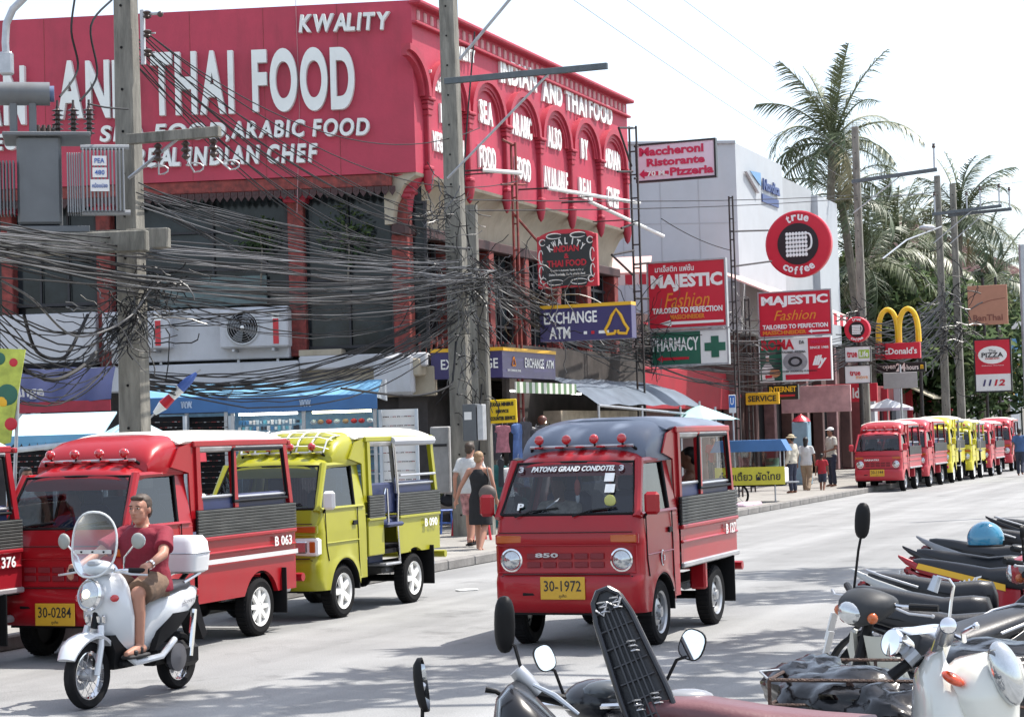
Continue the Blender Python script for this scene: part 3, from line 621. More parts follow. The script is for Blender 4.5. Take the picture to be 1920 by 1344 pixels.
mb = MB(IK @ Fb_.M); mb.text('EXCHANGE', (xb*.58, -.01, .05), xb*.36, hh*.38, WTXT, bold=.015); mb.text('ATM', (xb*.88, -.01, .05), xb*.15, hh*.32, WTXT, bold=.015); mb.text('SIAM COMMERCIAL BANK', (xb*.2, -.01, -.12), xb*.24, hh*.08, WTXT); part('lettering', mb, t)
mb = MB(IK @ Fb_.M); emblem(mb, xb*.2, .06, .1, -.01, ORG); part('emblem', mb, t)
# majestic (big)
def majestic(label, px, py, wpx, hpx, n, thai):
    t, w, h, y = board('tailor_sign', label, px, py, wpx, hpx, n, SRED, STEEL, group='red tailor signs on the street posts', bor=.04)
    lettering(t, w, h, y, [('MAJESTIC', .5, .32 if thai else .22, .92, .26, WTXT, .045), ('Fashion', .5, .58 if thai else .53, .58, .22, ORG, .0, .35), ('TAILORED TO PERFECTION', .5, .73 if thai else .78, .9, .085 if thai else .10, WTXT, .03), ('MASSCHNEIDER', .5 if thai else .35, .83 if thai else .91, .44 if thai else .6, .07 if thai else .09, ORG, .03)])
    if thai: lettering(t, w, h, y, [('มาเจ็สติก แฟชั่น', .35, .1, .5, .1, WTXT, .01)]); arrow(t, w, h, y, .55, .92, .82, .1, WTXT)
    else: arrow(t, w, h, y, .82, .91, .28, .09, WTXT)
    return t
majestic('large red tailor sign with Thai line and long white arrow, above the pharmacy sign', 1289, 552, 146, 126, 13.6, True)
majestic('smaller red tailor sign above the pizzeria collage, with a short white arrow', 1491, 588, 136, 84, 13.8, False)
t, w, h, y = board('pharmacy_sign', 'green pharmacy sign with red arrow and green cross on white panel', 1294, 652, 144, 64, 13.6, GRN, STEEL, bor=.04)
mb = MB(); mb.box((.32*w, y-.004, 0), (.345*w, .01, .98*h), WSG); part('white_panel', mb, t)
mb = MB(); mb.box((.335*w, y-.018, 0), (.1*w, .01, .62*h), GRN); mb.box((.335*w, y-.019, 0), (.27*w, .01, .24*h), GRN); part('cross', mb, t)
lettering(t, w, h, y, [('PHARMACY', .32, .38, .6, .40, WTXT, .015)]); arrow(t, w, h, y, .28, .8, .42, .2, RTX)
# round coffee signs
def coffee(label, px, py, r_, n):
    c, w, h = signframe(px, py, 2*r_, 2*r_, n); r = h/2; t = thing('coffee_sign', label, 'sign', c, SROT, 'round coffee signs')
    X = Matrix.Rotation(pi/2, 4, 'X')
    mb = MB(); mb.lathe([(0, -.1), (r, -.1), (r, .1), (r*.96, .13), (0, .13)], SRED, 48, X); part('disc', mb, t)
    mb = MB(); mb.lathe([(0, .13), (r*.62, .132), (r*.62, .15), (0, .151)], BLK, 40, X); part('black_centre', mb, t)
    mb = MB()
    for i in range(7):
        for j in range(6): mb.ball(((i-3.4)*r*.095, -.155, (j-2.6)*r*.125), (r*.05, .008, r*.06), WTXT, 6, 4)
    part('cup_body', mb, t)
    mb = MB(); mb.tube([(r*.26+r*.16*sin(a)**.6 if 0 < a < pi else r*.26, -.155, r*.06+r*.24*cos(a)) for a in [k*pi/10 for k in range(11)]], r*.03, WTXT, 6); part('cup_handle', mb, t)
    for st, zz, sg in (('true', .79, 1), ('coffee', -.79, -1)):
        k = len(st)
        for i, ch in enumerate(st):
            a = (i-(k-1)/2)*(.235 if k < 5 else .21); xh = ch in 'tf'
            cx, cz = r*.79*sin(a), sg*r*.79*cos(a); rot = -a*sg
            vs, fs, bb = glyphs(ch, .03); X_ = Vector((cos(rot), 0, sin(rot))); Z_ = Vector((-sin(rot), 0, cos(rot)))
            mb = MB(); hgt = r*(.24 if xh else .18); mb.text(ch, (cx, -.135, cz), r*(.11 if xh else .16), hgt, WTXT, X_, Z_, dep=.012, bold=.03); part('lettering', mb, t)
    return t
coffee('large round red coffee sign with a cup of white dots on its bracket', 1498, 458, 63, 13.8)
coffee('small round red coffee sign above two white boards, further down the street', 1608, 618, 24, 13.4)
# roma collage
t, w, h, y = board('pizzeria_board', 'collage board with cook in white, pasta plate and red coffee panel', 1492, 674, 134, 80, 13.8, WSG, WSG, bor=.03)
mb = MB(); mb.box((-.34*w, y-.003, 0), (.31*w, .008, .98*h), GRN); part('green_panel', mb, t)
mb = MB(); mb.box((.34*w, y-.003, 0), (.31*w, .008, .98*h), SRED); part('red_panel', mb, t)
lettering(t, w, h, y-.006, [('ROMA', .26, .14, .46, .24, RTX, .04), ('DA', .6, .1, .07, .08, BTX, .02), ('MAURO', .85, .1, .24, .09, PK, .03), ('SINCE 1985', .84, .24, .26, .06, WTXT, .02), ('ITALIANO  PIZZERIA', .48, .32, .34, .05, BTX, .01), ('illy', .84, .57, .2, .3, WTXT, .05, .4), ('CHEF (CUOCO) ITALIANO', .56, .78, .48, .05, BTX, .01)])
mb = MB(); mb.lathe([(0, .0), (.17*w, .0), (.17*w, .01)], STEEL, 24, Matrix.Translation((-.0*w, y-.003, -.05*h)) @ Matrix.Diagonal((1, 1, .8, 1)) @ Matrix.Rotation(pi/2, 4, 'X')); mb.lathe([(.06*w, .0), (.1*w, .008)], BTX, 20, Matrix.Translation((0, y-.012, -.05*h)) @ Matrix.Diagonal((1, 1, .7, 1)) @ Matrix.Rotation(pi/2, 4, 'X')); part('pasta_plate', mb, t)
mb = MB(); mb.prism([(-.47*w, -.48*h), (-.48*w, -.2*h), (-.42*w, -.06*h), (-.36*w, -.06*h), (-.3*w, -.2*h), (-.3*w, -.48*h)], y-.015, y-.008, WTXT); mb.ball((-.39*w, y-.01, .03*h), (.025*w, .006, .06*h), mat('printed_skin', (.45, .26, .17), .6)); mb.box((-.39*w, y-.012, .11*h), (.05*w, .01, .07*h), WTXT); mb.ball((-.29*w, y-.016, -.3*h), (.08*w, .005, .1*h), mat('printed_pizza', (.6, .3, .15), .6)); part('printed_cook', mb, t)
mb = MB(); mb.box((.17*w, y-.01, -.41*h), (.62*w, .008, .12*h), SRED); part('red_strip', mb, t); arrow(t, w, h, y-.01, -.0+.12, .88, .1, .16, SRED)
t, w, h, y = board('internet_sign', 'small black internet sign with yellow lettering and a red arrow', 1469, 735, 56, 27, 13.8, BLK, BLK)
lettering(t, w, h, y, [('INTERNET', .5, .3, .9, .38, YEL, .03)]); arrow(t, w, h, y, .5, .75, .8, .34, RTX)
t, w, h, y = board('yellow_shop_sign', 'small yellow sign below the pizzeria collage, beside the black internet sign', 1430, 747, 62, 22, 14.2, YEL, None)
lettering(t, w, h, y, [('SERVICE', .5, .5, .85, .5, BTX, .02)])
t, w, h, y = board('pale_photo_board', 'faded pink and white poster board behind the small yellow sign', 1530, 748, 130, 50, 15.2, mat('faded_poster', (.5, .3, .3), .6, var=.35, scale=1.5), None)
for (st, px, wp) in (('VIP internet cafe', 1562, 38), ('lds', 1588, 24)):
    pass
t, w, h, y = board('shop_fascia', 'red shop fascia with white internet cafe lettering along the dark arcade', 1585, 737, 120, 34, 15.0, SRED, None)
lettering(t, w, h, y, [('VIP internet cafe', .3, .5, .36, .5, WTXT, .02), ("ld's", .72, .5, .2, .6, WTXT, .03)])
for (lb, py, txt) in (('white mobile phone board with green word box, upper of two', 664, 0), ('white mobile phone board under the one with the green word box', 702, 1)):
    t, w, h, y = board('phone_sign', lb, 1609, py, 48, 29 if not txt else 33, 13.4, WSG, BLK, group='white phone boards')
    if not txt:
        lettering(t, w, h, y, [('true', .28, .5, .4, .4, RTX, .03)]); mb = MB(); mb.box((.24*w, y-.004, 0), (.42*w, .01, .55*h), mat('lime_box', (.3, .45, .05), .4), .004); part('green_box', mb, t); lettering(t, w, h, y-.01, [('Life', .74, .5, .34, .38, WTXT, .02)])
    else: lettering(t, w, h, y, [('true', .4, .42, .42, .28, RTX, .03), ('move', .66, .68, .46, .16, ORG, .0)])
# golden arches
c, w, h = signframe(1684, 612, 78, 66, 13.3)
t = thing('arches_sign', 'tall yellow double arch letter standing on a red restaurant board', 'sign', c, SROT)
AY = mat('arch_yellow', (.75, .46, .015), .35, var=.06)
for s_ in (-1, 1):
    pts = []; 
    for k in range(19):
        a = pi*k/18; pts.append((s_*w*.245 - w*.235*cos(a), 0, -h*.46 + h*.95*sin(a)**.62))
    mb = MB(); secs = []
    mb.tube(pts, [w*.075-.02*sin(pi*k/18) for k in range(19)], AY, 8); part('arch', mb, t)
def redboard(label, px, py, wpx, hpx, name, face, rows, n=13.3):
    t, w, h, y = board(name, label, px, py, wpx, hpx, n, face, None, .2); lettering(t, w, h, y, rows); return t, w, h, y
redboard('curved red restaurant name board under the yellow arches', 1684, 658, 84, 30, 'burger_name_board', SRED, [("McDonald's", .5, .5, .86, .42, WTXT, .02)])
t, w, h, y = redboard('black opening hours board with white numerals under the red name board', 1690, 689, 92, 18, 'opening_hours_sign', BLK, [('open', .26, .5, .26, .55, WTXT, .02), ('24', .5, .48, .2, .85, WTXT, .03), ('hours', .74, .5, .24, .55, WTXT, .02), ('m', .93, .5, .06, .45, AY, .04)])
c, w, h = signframe(1688, 713, 64, 30, 13.0); t = thing('traffic_sign', 'grey back of a rounded road sign below the opening hours board', 'road sign', c, SROT)
mb = MB(); mb.box((0, 0, 0), (w, .03, h), mat('sign_back_grey', (.35, .33, .33), .6, var=.1), .014); part('panel', mb, t); mb = MB(); mb.tube([(0, .05, h), (0, .05, -c.z+.1)], .04, STEEL); part('post', mb, t)
t, w, h, y = board('pizza_sign', 'red and white pizza sign with an oval emblem and phone digits 1112', 1862, 685, 68, 98, 12.6, WSG, BLK, bor=.06)
mb = MB(); mb.box((0, y-.004, .16*h), (.97*w, .01, .65*h), SRED); part('red_panel', mb, t)
mb = MB(); mb.ball((0, y-.012, .2*h), (.4*w, .012, .17*h), WTXT, 28, 10); part('oval', mb, t)
lettering(t, w, h, y-.03, [('The', .5, .22, .2, .05, BTX, .0), ('PIZZA', .5, .3, .6, .09, BTX, .02), ('COMPANY', .5, .37, .4, .03, RTX, .02)]); lettering(t, w, h, y-.008, [('11', .33, .83, .25, .12, NVY, .03, .2), ('12', .67, .83, .3, .12, RTX, .03, .2), ('Delicious moments', .5, .5, .6, .02, WTXT, .0)])
t, w, h, y = board('brown_sign', 'plain brown square sign with dark script high above the pizza sign', 1852, 572, 74, 74, 12.6, mat('terracotta_board', (.42, .2, .13), .6, var=.06), None)
lettering(t, w, h, y, [('BanThai', .5, .82, .75, .16, mat('brown_ink', (.2, .07, .05), .6), .02)])
mb = MB(); mb.tube([(-.45*w, y-.005, -.1*h), (-.2*w, y-.005, .03*h), (.1*w, y-.005, .12*h), (.45*w, y-.005, .16*h)], .012, MATS['brown_ink'], 5); part('roof_line', mb, t)
t, w, h, y = board('taxi_sign', 'bright yellow taxi service board with black lettering and red arrow on the pole', 939, 771, 60, 44, 13.6, mat('bright_yellow_board', (.85, .58, .01), .4, var=.03), None, .04, tilt=-.02)
lettering(t, w, h, y, [('TAXI & MINIBUS', .56, .2, .72, .17, BTX, .03), ('SERVICE', .56, .5, .4, .14, BTX, .03), ('COUNTER SERVICE', .57, .8, .76, .17, BTX, .03)])
mb = MB(); mb.box((-.4*w, y-.005, .08*h), (.035*w, .008, .5*h), RTX); mb.prism([(-.45*w, -.18*h), (-.35*w, -.18*h), (-.4*w, -.4*h)], y-.009, y-.001, RTX); part('arrow', mb, t)
t, w, h, y = board('parking_sign', 'small white and blue road sign on a thin post beside the stall', 1373, 757, 13, 34, 13.4, WSG, None, .02)
mb = MB(); mb.box((0, y-.003, .12*h), (.85*w, .008, .65*h), mat('road_sign_blue', (.04, .16, .5), .4), .002); part('blue_panel', mb, t); lettering(t, w, h, y-.006, [('U', .5, .36, .5, .4, WTXT, .02)]); mb = MB(); mb.tube([(0, .03, 0), (0, .03, -2.6)], .025, STEEL); part('post', mb, t)

# dark sign posts with bracket arms
def post(name, label, px, pyt, n, w_=.16, arms=(), zb=0.13, rot=0, m=DSTEEL, x0=None, group='dark steel sign posts'):
    c = onN(px, pyt, n); ztop = c.z; c.z = zb; t = thing(name, label, 'post', c, SROT, group)
    mb = MB(); h = ztop-zb
    for sx in (-1, 1): mb.box((sx*w_/2, 0, h/2), (.035, .06, h), m)
    nl = int(h/.55)
    for i in range(nl+1): mb.box((0, 0, .15+i*(h-.2)/nl), (w_, .045, .03), m)
    part('ladder_frame', mb, t)
    for (pxa, pya, pxb, pyb) in arms:
        a = onN(pxa, pya, n)-c; b = onN(pxb, pyb, n+.0)-c; R = Matrix.Rotation(-SROT, 3, 'Z'); a = R @ a; b = R @ b; mb = MB(); mb.tube([a, b], .028, m, 6); part('bracket', mb, t)
    return t
post('sign_post', 'tall dark lattice post carrying the pale pink pizzeria board', 1186, 237, 14.3, .17, ((1186, 240, 1160, 240), (1186, 322, 1158, 322), (1188, 420, 1165, 428), (1160, 240, 1184, 312), (1188, 470, 1147, 478), (1147, 478, 1186, 515), (1190, 496, 1216, 493), (1190, 560, 1216, 560), (1190, 650, 1222, 650), (1190, 275, 1196, 275), (1190, 335, 1196, 335)))
post('sign_post', 'dark square post beside the round coffee sign, rising over the awning', 1370, 368, 13.9, .1, ((1372, 434, 1440, 432), (1372, 500, 1446, 490), (1372, 620, 1422, 620), (1370, 600, 1362, 600), (1370, 640, 1424, 640)))
post('sign_post', 'rust red steel post in front of the arched facade', 962, 268, 15.1, .1, ((962, 272, 942, 262), (940, 346, 985, 346), (962, 400, 1010, 455)), m=OLDRED)
post('sign_post', 'dark post rising behind the pharmacy sign beside the red shopfront', 1400, 560, 14.6, .12, ((1400, 600, 1422, 600),))
for (px, pyt, lb) in ((1609, 585, 'slim dark pole carrying the small round coffee sign and phone boards'), (1722, 585, 'slim dark pole carrying the yellow double arch'), (1842, 520, 'thin dark pole of the pizza sign, nearer the white building'), (1866, 520, 'thin dark pole of the pizza sign, further from the white building')):
    c = onN(px, pyt, 13.45 if px < 1800 else 13.35); mb = MB(); z = c.z; c.z = .1; mb.tube([(0, 0, 0), (0, 0, z-.1)], .07, None, 8); solo('sign_pole', mb, DSTEEL, lb, 'pole', 'slim sign poles', loc=c)
# fluorescent tube lamps standing off the arched facade
for i, (a, b, lb) in enumerate((((905, 319), (978, 325), 'short white tube lamp on a bracket before the arched facade, upper'), ((1027, 353), (1199, 381), 'long white tube lamp reaching from the arches over the sign post'), ((1105, 378), (1244, 443), 'long slanting white tube lamp, lowest of the three'))):
    p = onN(*a, 15.3); q_ = onN(*b, 14.6); t = thing('tube_lamp', lb, 'lamp', p, 0, 'tube lamps on the arched facade'); mb = MB(); mb.tube([(0, 0, 0), q_-p], .045, WTXT, 8); part('tube', mb, t)
    mb = MB(); mb.tube([(0, 0, .0), Vector((0, 0, .02))+N*.75], .02, DSTEEL, 6); mb.tube([(q_-p)*.5+Vector((0, 0, -.01)), (q_-p)*.5+N*.9], .016, DSTEEL, 6); part('bracket', mb, t)
# ================================================================== POLES AND WIRES
def concpole(label, px, pyt, n, wb, wt, pyb=None, name='utility_pole', group='concrete utility poles', ztop=None, lean=0):
    c = onN(px, pyt, n); z = ztop or c.z; c.z = .12; t = thing(name, label, 'utility pole', c, -AL, group); t.rotation_euler.y = lean; h = z-.12
    mb = MB(); mb.loft([[(-w_/2+b, -w_/2*.9, zz), (w_/2-b, -w_/2*.9, zz), (w_/2, -w_/2*.9+b, zz), (w_/2, w_/2*.9-b, zz), (w_/2-b, w_/2*.9, zz), (-w_/2+b, w_/2*.9, zz), (-w_/2, w_/2*.9-b, zz), (-w_/2, -w_/2*.9+b, zz)] for zz, w_, b in ((0, wb, .03), (h*.5, (wb+wt)/2, .03), (h, wt, .025))], CONC); part('shaft', mb, t)
    mb = MB(); 
    for i in range(int(h/.55)): w_ = wb+(wt-wb)*(i*.55+.4)/h; mb.lathe([(0, .0), (.018, .0), (.018, .01)], BLACK, 8, Matrix.Translation((0, -w_*.45-.001, .4+i*.55)) @ Matrix.Rotation(pi/2, 4, 'X'))
    o = part('bolt_holes', mb, t); o['kind'] = 'stuff'
    return t, c
P1, c1 = concpole('thick concrete utility pole beside the grey transformer, before the exchange awning', 234, -60, 14.0, .36, .25)
P2, c2 = concpole('leaning concrete utility pole with the steel cross arm beside the yellow taxi sign', 842, -60, 14.2, .37, .28, lean=-.004)
P3, c3 = concpole('concrete pole with a long cross arm before the tall coconut palm', 1603, 238, 14.0, .34, .22)
P4, c4 = concpole('far concrete pole crowded with cables, nearer of two by the pizza sign', 1757, 330, 13.6, .34, .24)
P5, c5 = concpole('far concrete pole crowded with cables, further of two by the pizza sign', 1786, 345, 13.0, .34, .24)
P6, c6 = concpole('shorter grey pole standing close behind the leaning pole', 884, 385, 14.9, .24, .20)
P7, c7 = concpole('short slim concrete pole with the meter box beside the yellow taxi sign', 903, 520, 13.9, .22, .18)
# meter box
c = onN(884, 792, 13.7); t = thing('meter_box', 'grey metal meter box strapped between the poles beside the taxi sign', 'electric box', c, -AL)
mb = MB(); mb.box((0, 0, 0), (.26, .2, .66), mat('meter_grey', (.10, .11, .12), .5), .01); part('case', mb, t); mb = MB(); mb.box((.2, 0, 0), (.11, .18, .64), STEEL, .01); part('side_panel', mb, t); mb = MB(); mb.box((-.02, -.106, .12), (.14, .01, .14), WSG); part('meter_window', mb, t)
def beam(name, label, pa, pb, r, m, cat, group=None, box=True):
    mid = (pa+pb)/2; t = thing(name, label, cat, mid, 0, group); v = (pb-pa); R = v.to_track_quat('X', 'Z').to_matrix()
    mb = MB(); mb.box((0, 0, 0), (v.length, r[0], r[1]), m, .006, R); part('arm', mb, t); return t
def cross(label, a, b, n, r, m, brace=(), ins=()):
    pa = onN(*a, n); d = Vector((cos(-AL), sin(-AL), 0)); # perpendicular to street, towards the road
    q_ = onN(*b, n); pb = q_
    # extend along -N using pixel x of b
    rb = ray(*b); k = None
    A = pa; D = -N; # solve A + D*s on the vertical plane through the ray
    den = (D.x*rb.y - D.y*rb.x); s_ = (-(A.x)*rb.y + (A.y)*rb.x)/den; pb = A + D*s_; zz = CAMP.z + rb.z*(pb.y/rb.y); pb.z = zz
    t = beam('cross_arm', label, pa, pb, r, m, 'cross arm', 'cross arms on the utility poles'); mid = (pa+pb)/2
    for (u, w_, dz) in brace:
        mb = MB(); mb.tube([pa.lerp(pb, u)-mid, Vector((pa.x, pa.y, pa.z+dz))-mid], .022, STEEL, 6); part('brace', mb, t)
    for u in ins:
        mb = MB(); p = pa.lerp(pb, u)-mid; mb.tube([p, p+Vector((0, 0, .75))], .035, STEEL, 6); mb.lathe([(.05, 0), (.07, .05), (.04, .1), (.06, .15)], mat('porcelain_brown', (.06, .04, .035), .3), 10, Matrix.Translation(p+Vector((0, 0, .75)))); part('insulator_pin', mb, t)
    return pa, pb
ARMM = mat('dark_grey_steel_arm', (.10, .115, .125), .5, .4, var=.2, scale=5)
cross('long dark steel cross arm on the leaning pole, before the arched facade', (834, 153), (1139, 124), 14.2-.25, (.08, .11), ARMM, ((.66, 0, -1.75),))
cross('cross arm of the pole before the coconut palm, with one pin', (1597, 341), (1757, 318), 14.0, (.1, .13), ARMM, ((.6, 0, -1.1),), (.97,))
cross('far cross arm of the pair, with four pins, nearer', (1748, 402), (1878, 386), 13.6, (.1, .13), ARMM, ((.6, 0, -1.2),), (.04, .7, .97))
cross('far cross arm of the pair, with four pins, further', (1778, 404), (1897, 392), 13.0, (.1, .13), ARMM, ((.6, 0, -1.2),), (.3, .97))
PA, PB = cross('concrete cross arm on the near pole with three porcelain insulators', (240, 262), (412, 247), 14.0-.22, (.1, .13), CONC, ((.6, 0, -.5),))
# brace rising from leaning pole
p0 = onN(862, 112, 14.0); p1 = onN(958, -3, 13.0); mb = MB(); mb.tube([(0, 0, 0), p1-p0], .03, None, 6); solo('stay_rod', mb, STEEL, 'galvanised rod slanting up from the leaning pole out of view', 'rod', loc=p0)
PORC = mat('porcelain_brown', (.06, .04, .035), .3)
for k, lb in enumerate(('glossy brown line insulator below the near cross arm, closest to the pole', 'glossy brown line insulator below the near cross arm, middle one', 'glossy brown line insulator below the near cross arm, outermost')):
    p = PA.lerp(PB, .33+.3*k); t = thing('line_insulator', lb, 'insulator', p, 0, 'insulators under the near cross arm')
    mb = MB(); mb.lathe([(.02, -.08), (.06, -.12), (.03, -.15), (.07, -.2), (.03, -.23), (.06, -.28), (.02, -.32)], PORC, 12); part('porcelain', mb, t)
    mb = MB(); mb.tube([(0, 0, -.3)] + [Vector((.12*sin(a)+.1*k, .02, -.42-.06*cos(a))) for a in [i*.6 for i in range(8)]], .012, STEEL, 5); part('clamp', mb, t)
# spool rack near the top of pole 1
c = onN(268, 70, 13.75); t = thing('spool_rack', 'white upright bracket with dark spool insulators near the top of the near pole', 'insulator rack', c, -AL)
mb = MB(); mb.box((0, 0, 0), (.055, .05, .72), WPL, .005); part('upright', mb, t)
for k in range(3): mb = MB(); mb.lathe([(.03, -.05), (.06, -.03), (.035, 0), (.06, .03), (.03, .05)], PORC, 10, Matrix.Translation((.09, -.03, .28-k*.25))); mb.tube([(0, 0, .28-k*.25), (.2, -.02, .28-k*.25)], .012, STEEL, 5); part('spool', mb, t)
mb = MB(); mb.tube([(.0, 0, .3), (.28, -.05, .27)], .02, STEEL); mb.ball((.3, -.05, .26), .04, PORC); part('top_arm', mb, t)
# transformer platform and transformer
TD = 24.4
GT = mat('transformer_grey', (.13, .14, .15), .5, var=.12, scale=3, dirt=.4, dirtcol=(.10, .09, .08))
c = onD(95, 462, TD); t = thing('platform_beam', 'heavy stained concrete beam carrying the transformer beside the near pole', 'beam', c, radians(-7))
for k, (yy, zz) in enumerate(((-.35, .0), (.55, .12))): mb = MB(); mb.box((-.25, yy, zz-.02), (3.2, .16, .26), CONC, .015); part('beam', mb, t)
c = onD(75, 345, TD); k = TD/F
t = thing('transformer', 'large grey transformer with finned radiators and white plates marked 480', 'transformer', c, radians(12))
mb = MB(); mb.box((0, 0, 0), (80*k, .75, 165*k), GT, .03); mb.box((.1, 0, 85*k), (160*k, .9, .05), GT, .01); mb.box((.1, 0, -92*k), (150*k, .8, .08), GT, .01); part('tank', mb, t)
FIN = mat('radiator_fin_grey', (.24, .25, .265), .45, var=.08)
for j in range(7):
    mb = MB(); mb.box((52*k+.0+j*.028, -.32+.0*j, -.05+.0), (.018, .36, 112*k), FIN, .006); part('radiator_fin', mb, t)
for j in range(12):
    mb = MB(); mb.box((80*k+j*.044, -.45, -.02), (.022, .16, 118*k), FIN, .006); part('radiator_fin', mb, t)
mb = MB(); mb.tube([(76*k, -.45, 118*k/2+.0), (165*k, -.45, 118*k/2)], .035, FIN); mb.tube([(76*k, -.45, -118*k/2-.03), (165*k, -.45, -118*k/2-.03)], .035, FIN); part('header_pipe', mb, t)
for j in range(8):
    mb = MB(); mb.box((-70*k+j*.04-.12, -.3, -.1), (.018, .3, 100*k), GT, .004); part('radiator_fin', mb, t)
mb = MB(); mb.tube([(-120*k, -.2, 165*k), (22*k, -.2, 165*k)], 22*k, GT, 20); mb.tube([(22*k, -.2, 165*k), (30*k, -.2, 165*k)], 15*k, mat('blue_cap', (.1, .14, .25), .5), 14); part('conservator', mb, t)
for x in (-45, -10): mb = MB(); mb.box((x*k, -.2, 118*k), (.09, .14, 62*k), GT, .01); part('conservator_leg', mb, t)
for j in range(3):
    prof = [(.02, 0)]; 
    for q_ in range(6): prof += [(.03, .03+q_*.058), (.075, .04+q_*.058), (.03, .06+q_*.058)]
    prof += [(.015, .4), (.015, .46)]
    mb = MB(); mb.lathe(prof, PORC, 14, Matrix.Translation(((35+j*29)*k, -.1-.03*j, 86*k))); part('bushing', mb, t)
for j in range(4):
    mb = MB(); mb.lathe([(.02, 0), (.05, .03), (.03, .08), (.05, .1), (.02, .2)], PORC, 10, Matrix.Translation(((-2+j*10)*k, .2, 86*k))); part('low_voltage_bushing', mb, t)
for (zz, st, hh) in ((32, 'PEA', 18), (10, '480', 18), (-14, 'หม้อแปลง', 22)):
    mb = MB(); mb.box((110*k, -.545, zz*k), ((26 if hh == 18 else 34)*k, .01, hh*k), WSG); part('plate', mb, t)
    mb = MB(); mb.text(st, (110*k, -.552, zz*k), (18 if hh == 18 else 28)*k, 9*k, mat('plate_blue', (.05, .12, .4), .4), bold=.01); part('plate_lettering', mb, t)
# street lamp arm, top corner
pts = [onD(x, y_, 23.8) for x, y_ in ((12, 112), (10, 80), (12, 45), (24, 18), (50, -8), (90, -30))]
c = pts[0].copy(); t = thing('street_lamp', 'curved pale grey street lamp arm above the transformer', 'street lamp', c); mb = MB(); mb.tube([p-c for p in pts], .045, STEEL, 10); part('arm', mb, t); mb = MB(); mb.box((0, 0, -.05), (.16, .12, .28), STEEL, .02); part('clamp', mb, t)
# distant street lamp
c = onN(1765, 425, 13.2); t = thing('street_lamp', 'street lamp with pale oval head reaching out below the far cross arms', 'street lamp', c); a = onN(1640, 470, 13.2)
mb = MB(); mb.tube([c-c, onN(1700, 450, 12.8)-c, onN(1655, 485, 12.6)-c], .028, STEEL, 6); part('arm', mb, t)
mb = MB(); mb.ball(onN(1738, 427, 13.0)-c, (.32, .18, .12), STEEL, 12, 8); part('lamp_head', mb, t)

# ---- cables
CAB = mat('black_cable', (.012, .012, .013), .5, var=.3, scale=3, spec=.25); CABG = mat('sunlit_grey_cable', (.085, .085, .088), .4, var=.3, scale=3)  # CABG: black cable again, with the sun's pale highlights put into its colour
rnd = random.Random(11)
def cable(pts, r, label, group, m=CAB, nm='overhead_cable'):
    c = pts[0].copy(); mb = MB(); mb.tube([p-c for p in pts], r, None, 5, False); return solo(nm, mb, m, label, 'cable', group, loc=c)
def jp(px, py, n, s_=0): return onN(px+rnd.uniform(-s_, s_), py+rnd.uniform(-s_, s_), n)
# fan of lines from the spool rack of the near pole down to the leaning pole
LB = 'thin dark line running from the top of the near pole down to the leaning pole'
for i in range(12):
    a = onN(262+rnd.uniform(-4, 8), 60+i*6.5, 13.9); b = onN(862+rnd.uniform(-12, 12), 395+i*9+rnd.uniform(-10, 10), 14.3)
    cable(catenary(a, b, rnd.uniform(.15, 1.0), 18), rnd.uniform(.007, .010), LB, 'lines fanning down from the near pole')
for i, (x, y_) in enumerate(((1000, 330), (930, 230))):
    cable(catenary(onN(275, 62, 13.9), onN(x-30, y_+10, 14.3), .8, 18), .009, 'thin dark line crossing the big white letters towards the cross arm', 'lines crossing the big letters')
# mid fan from (262,350)
for i in range(18):
    a = onN(258+rnd.uniform(-4, 10), 345+rnd.uniform(-5, 45), 13.9+rnd.uniform(-.2, .2)); b = onN(868+rnd.uniform(-20, 30), 478+rnd.uniform(-18, 30), 14.2+rnd.uniform(-.3, .3))
    cable(catenary(a, b, rnd.uniform(.05, .9), 16, .012), rnd.uniform(.005, .010), 'dark cable sagging between the two concrete poles in front of the dark windows', 'cables strung between the two concrete poles', CABG if i % 3 == 0 else CAB)
# the heavy band passing in front of the near pole
for i in range(36):
    y0 = 425+rnd.gauss(35, 26); yb = 520+rnd.gauss(0, 12); n0 = 13.2+rnd.uniform(-.3, .3)
    a = onN(-40, y0, n0); b = onN(rnd.uniform(845, 935), yb, 13.8+rnd.uniform(-.3, .3))
    cable(catenary(a, b, rnd.uniform(-.1, .65), 22, .01), rnd.uniform(.006, .012), 'cable of the heavy dark bundle crossing before the near pole', 'heavy cable bundle along the poles', CABG if rnd.random() < .45 else CAB)
for i in range(22):
    a = onN(-30, 560+rnd.uniform(-70, 140), 13.2); b = onN(215+rnd.uniform(0, 60), 590+rnd.uniform(-50, 40), 13.7)
    cable(catenary(a, b, rnd.uniform(.1, .9), 12, .015), rnd.uniform(.006, .011), 'dark cable drooping to the tangle on the near pole over the white parapet', 'cables drooping to the tangle on the near pole')
for i in range(15):
    a = onN(255+rnd.uniform(0, 50), 560+rnd.uniform(-35, 60), 13.7); b = onN(845+rnd.uniform(-40, 50), 560+rnd.uniform(-45, 40), 14)
    cable(catenary(a, b, rnd.uniform(-.15, .7), 16, .015), rnd.uniform(.005, .010), 'loose cable between the tangle and the leaning pole, before the air conditioners', 'loose cables before the air conditioners', CABG if i % 4 == 0 else CAB)
for i in range(22):
    a = onN(262+rnd.uniform(-5, 20), 712+rnd.uniform(-18, 18), 14.1); b = onN(850+rnd.uniform(-20, 20), 575+rnd.uniform(-25, 60), 14.1)
    cable(catenary(a, b, rnd.uniform(.35, .75), 16, .02), rnd.uniform(.007, .013), 'dark cable rising from behind the near pole to the pole cluster over the awnings', 'dark cables over the blue awnings')
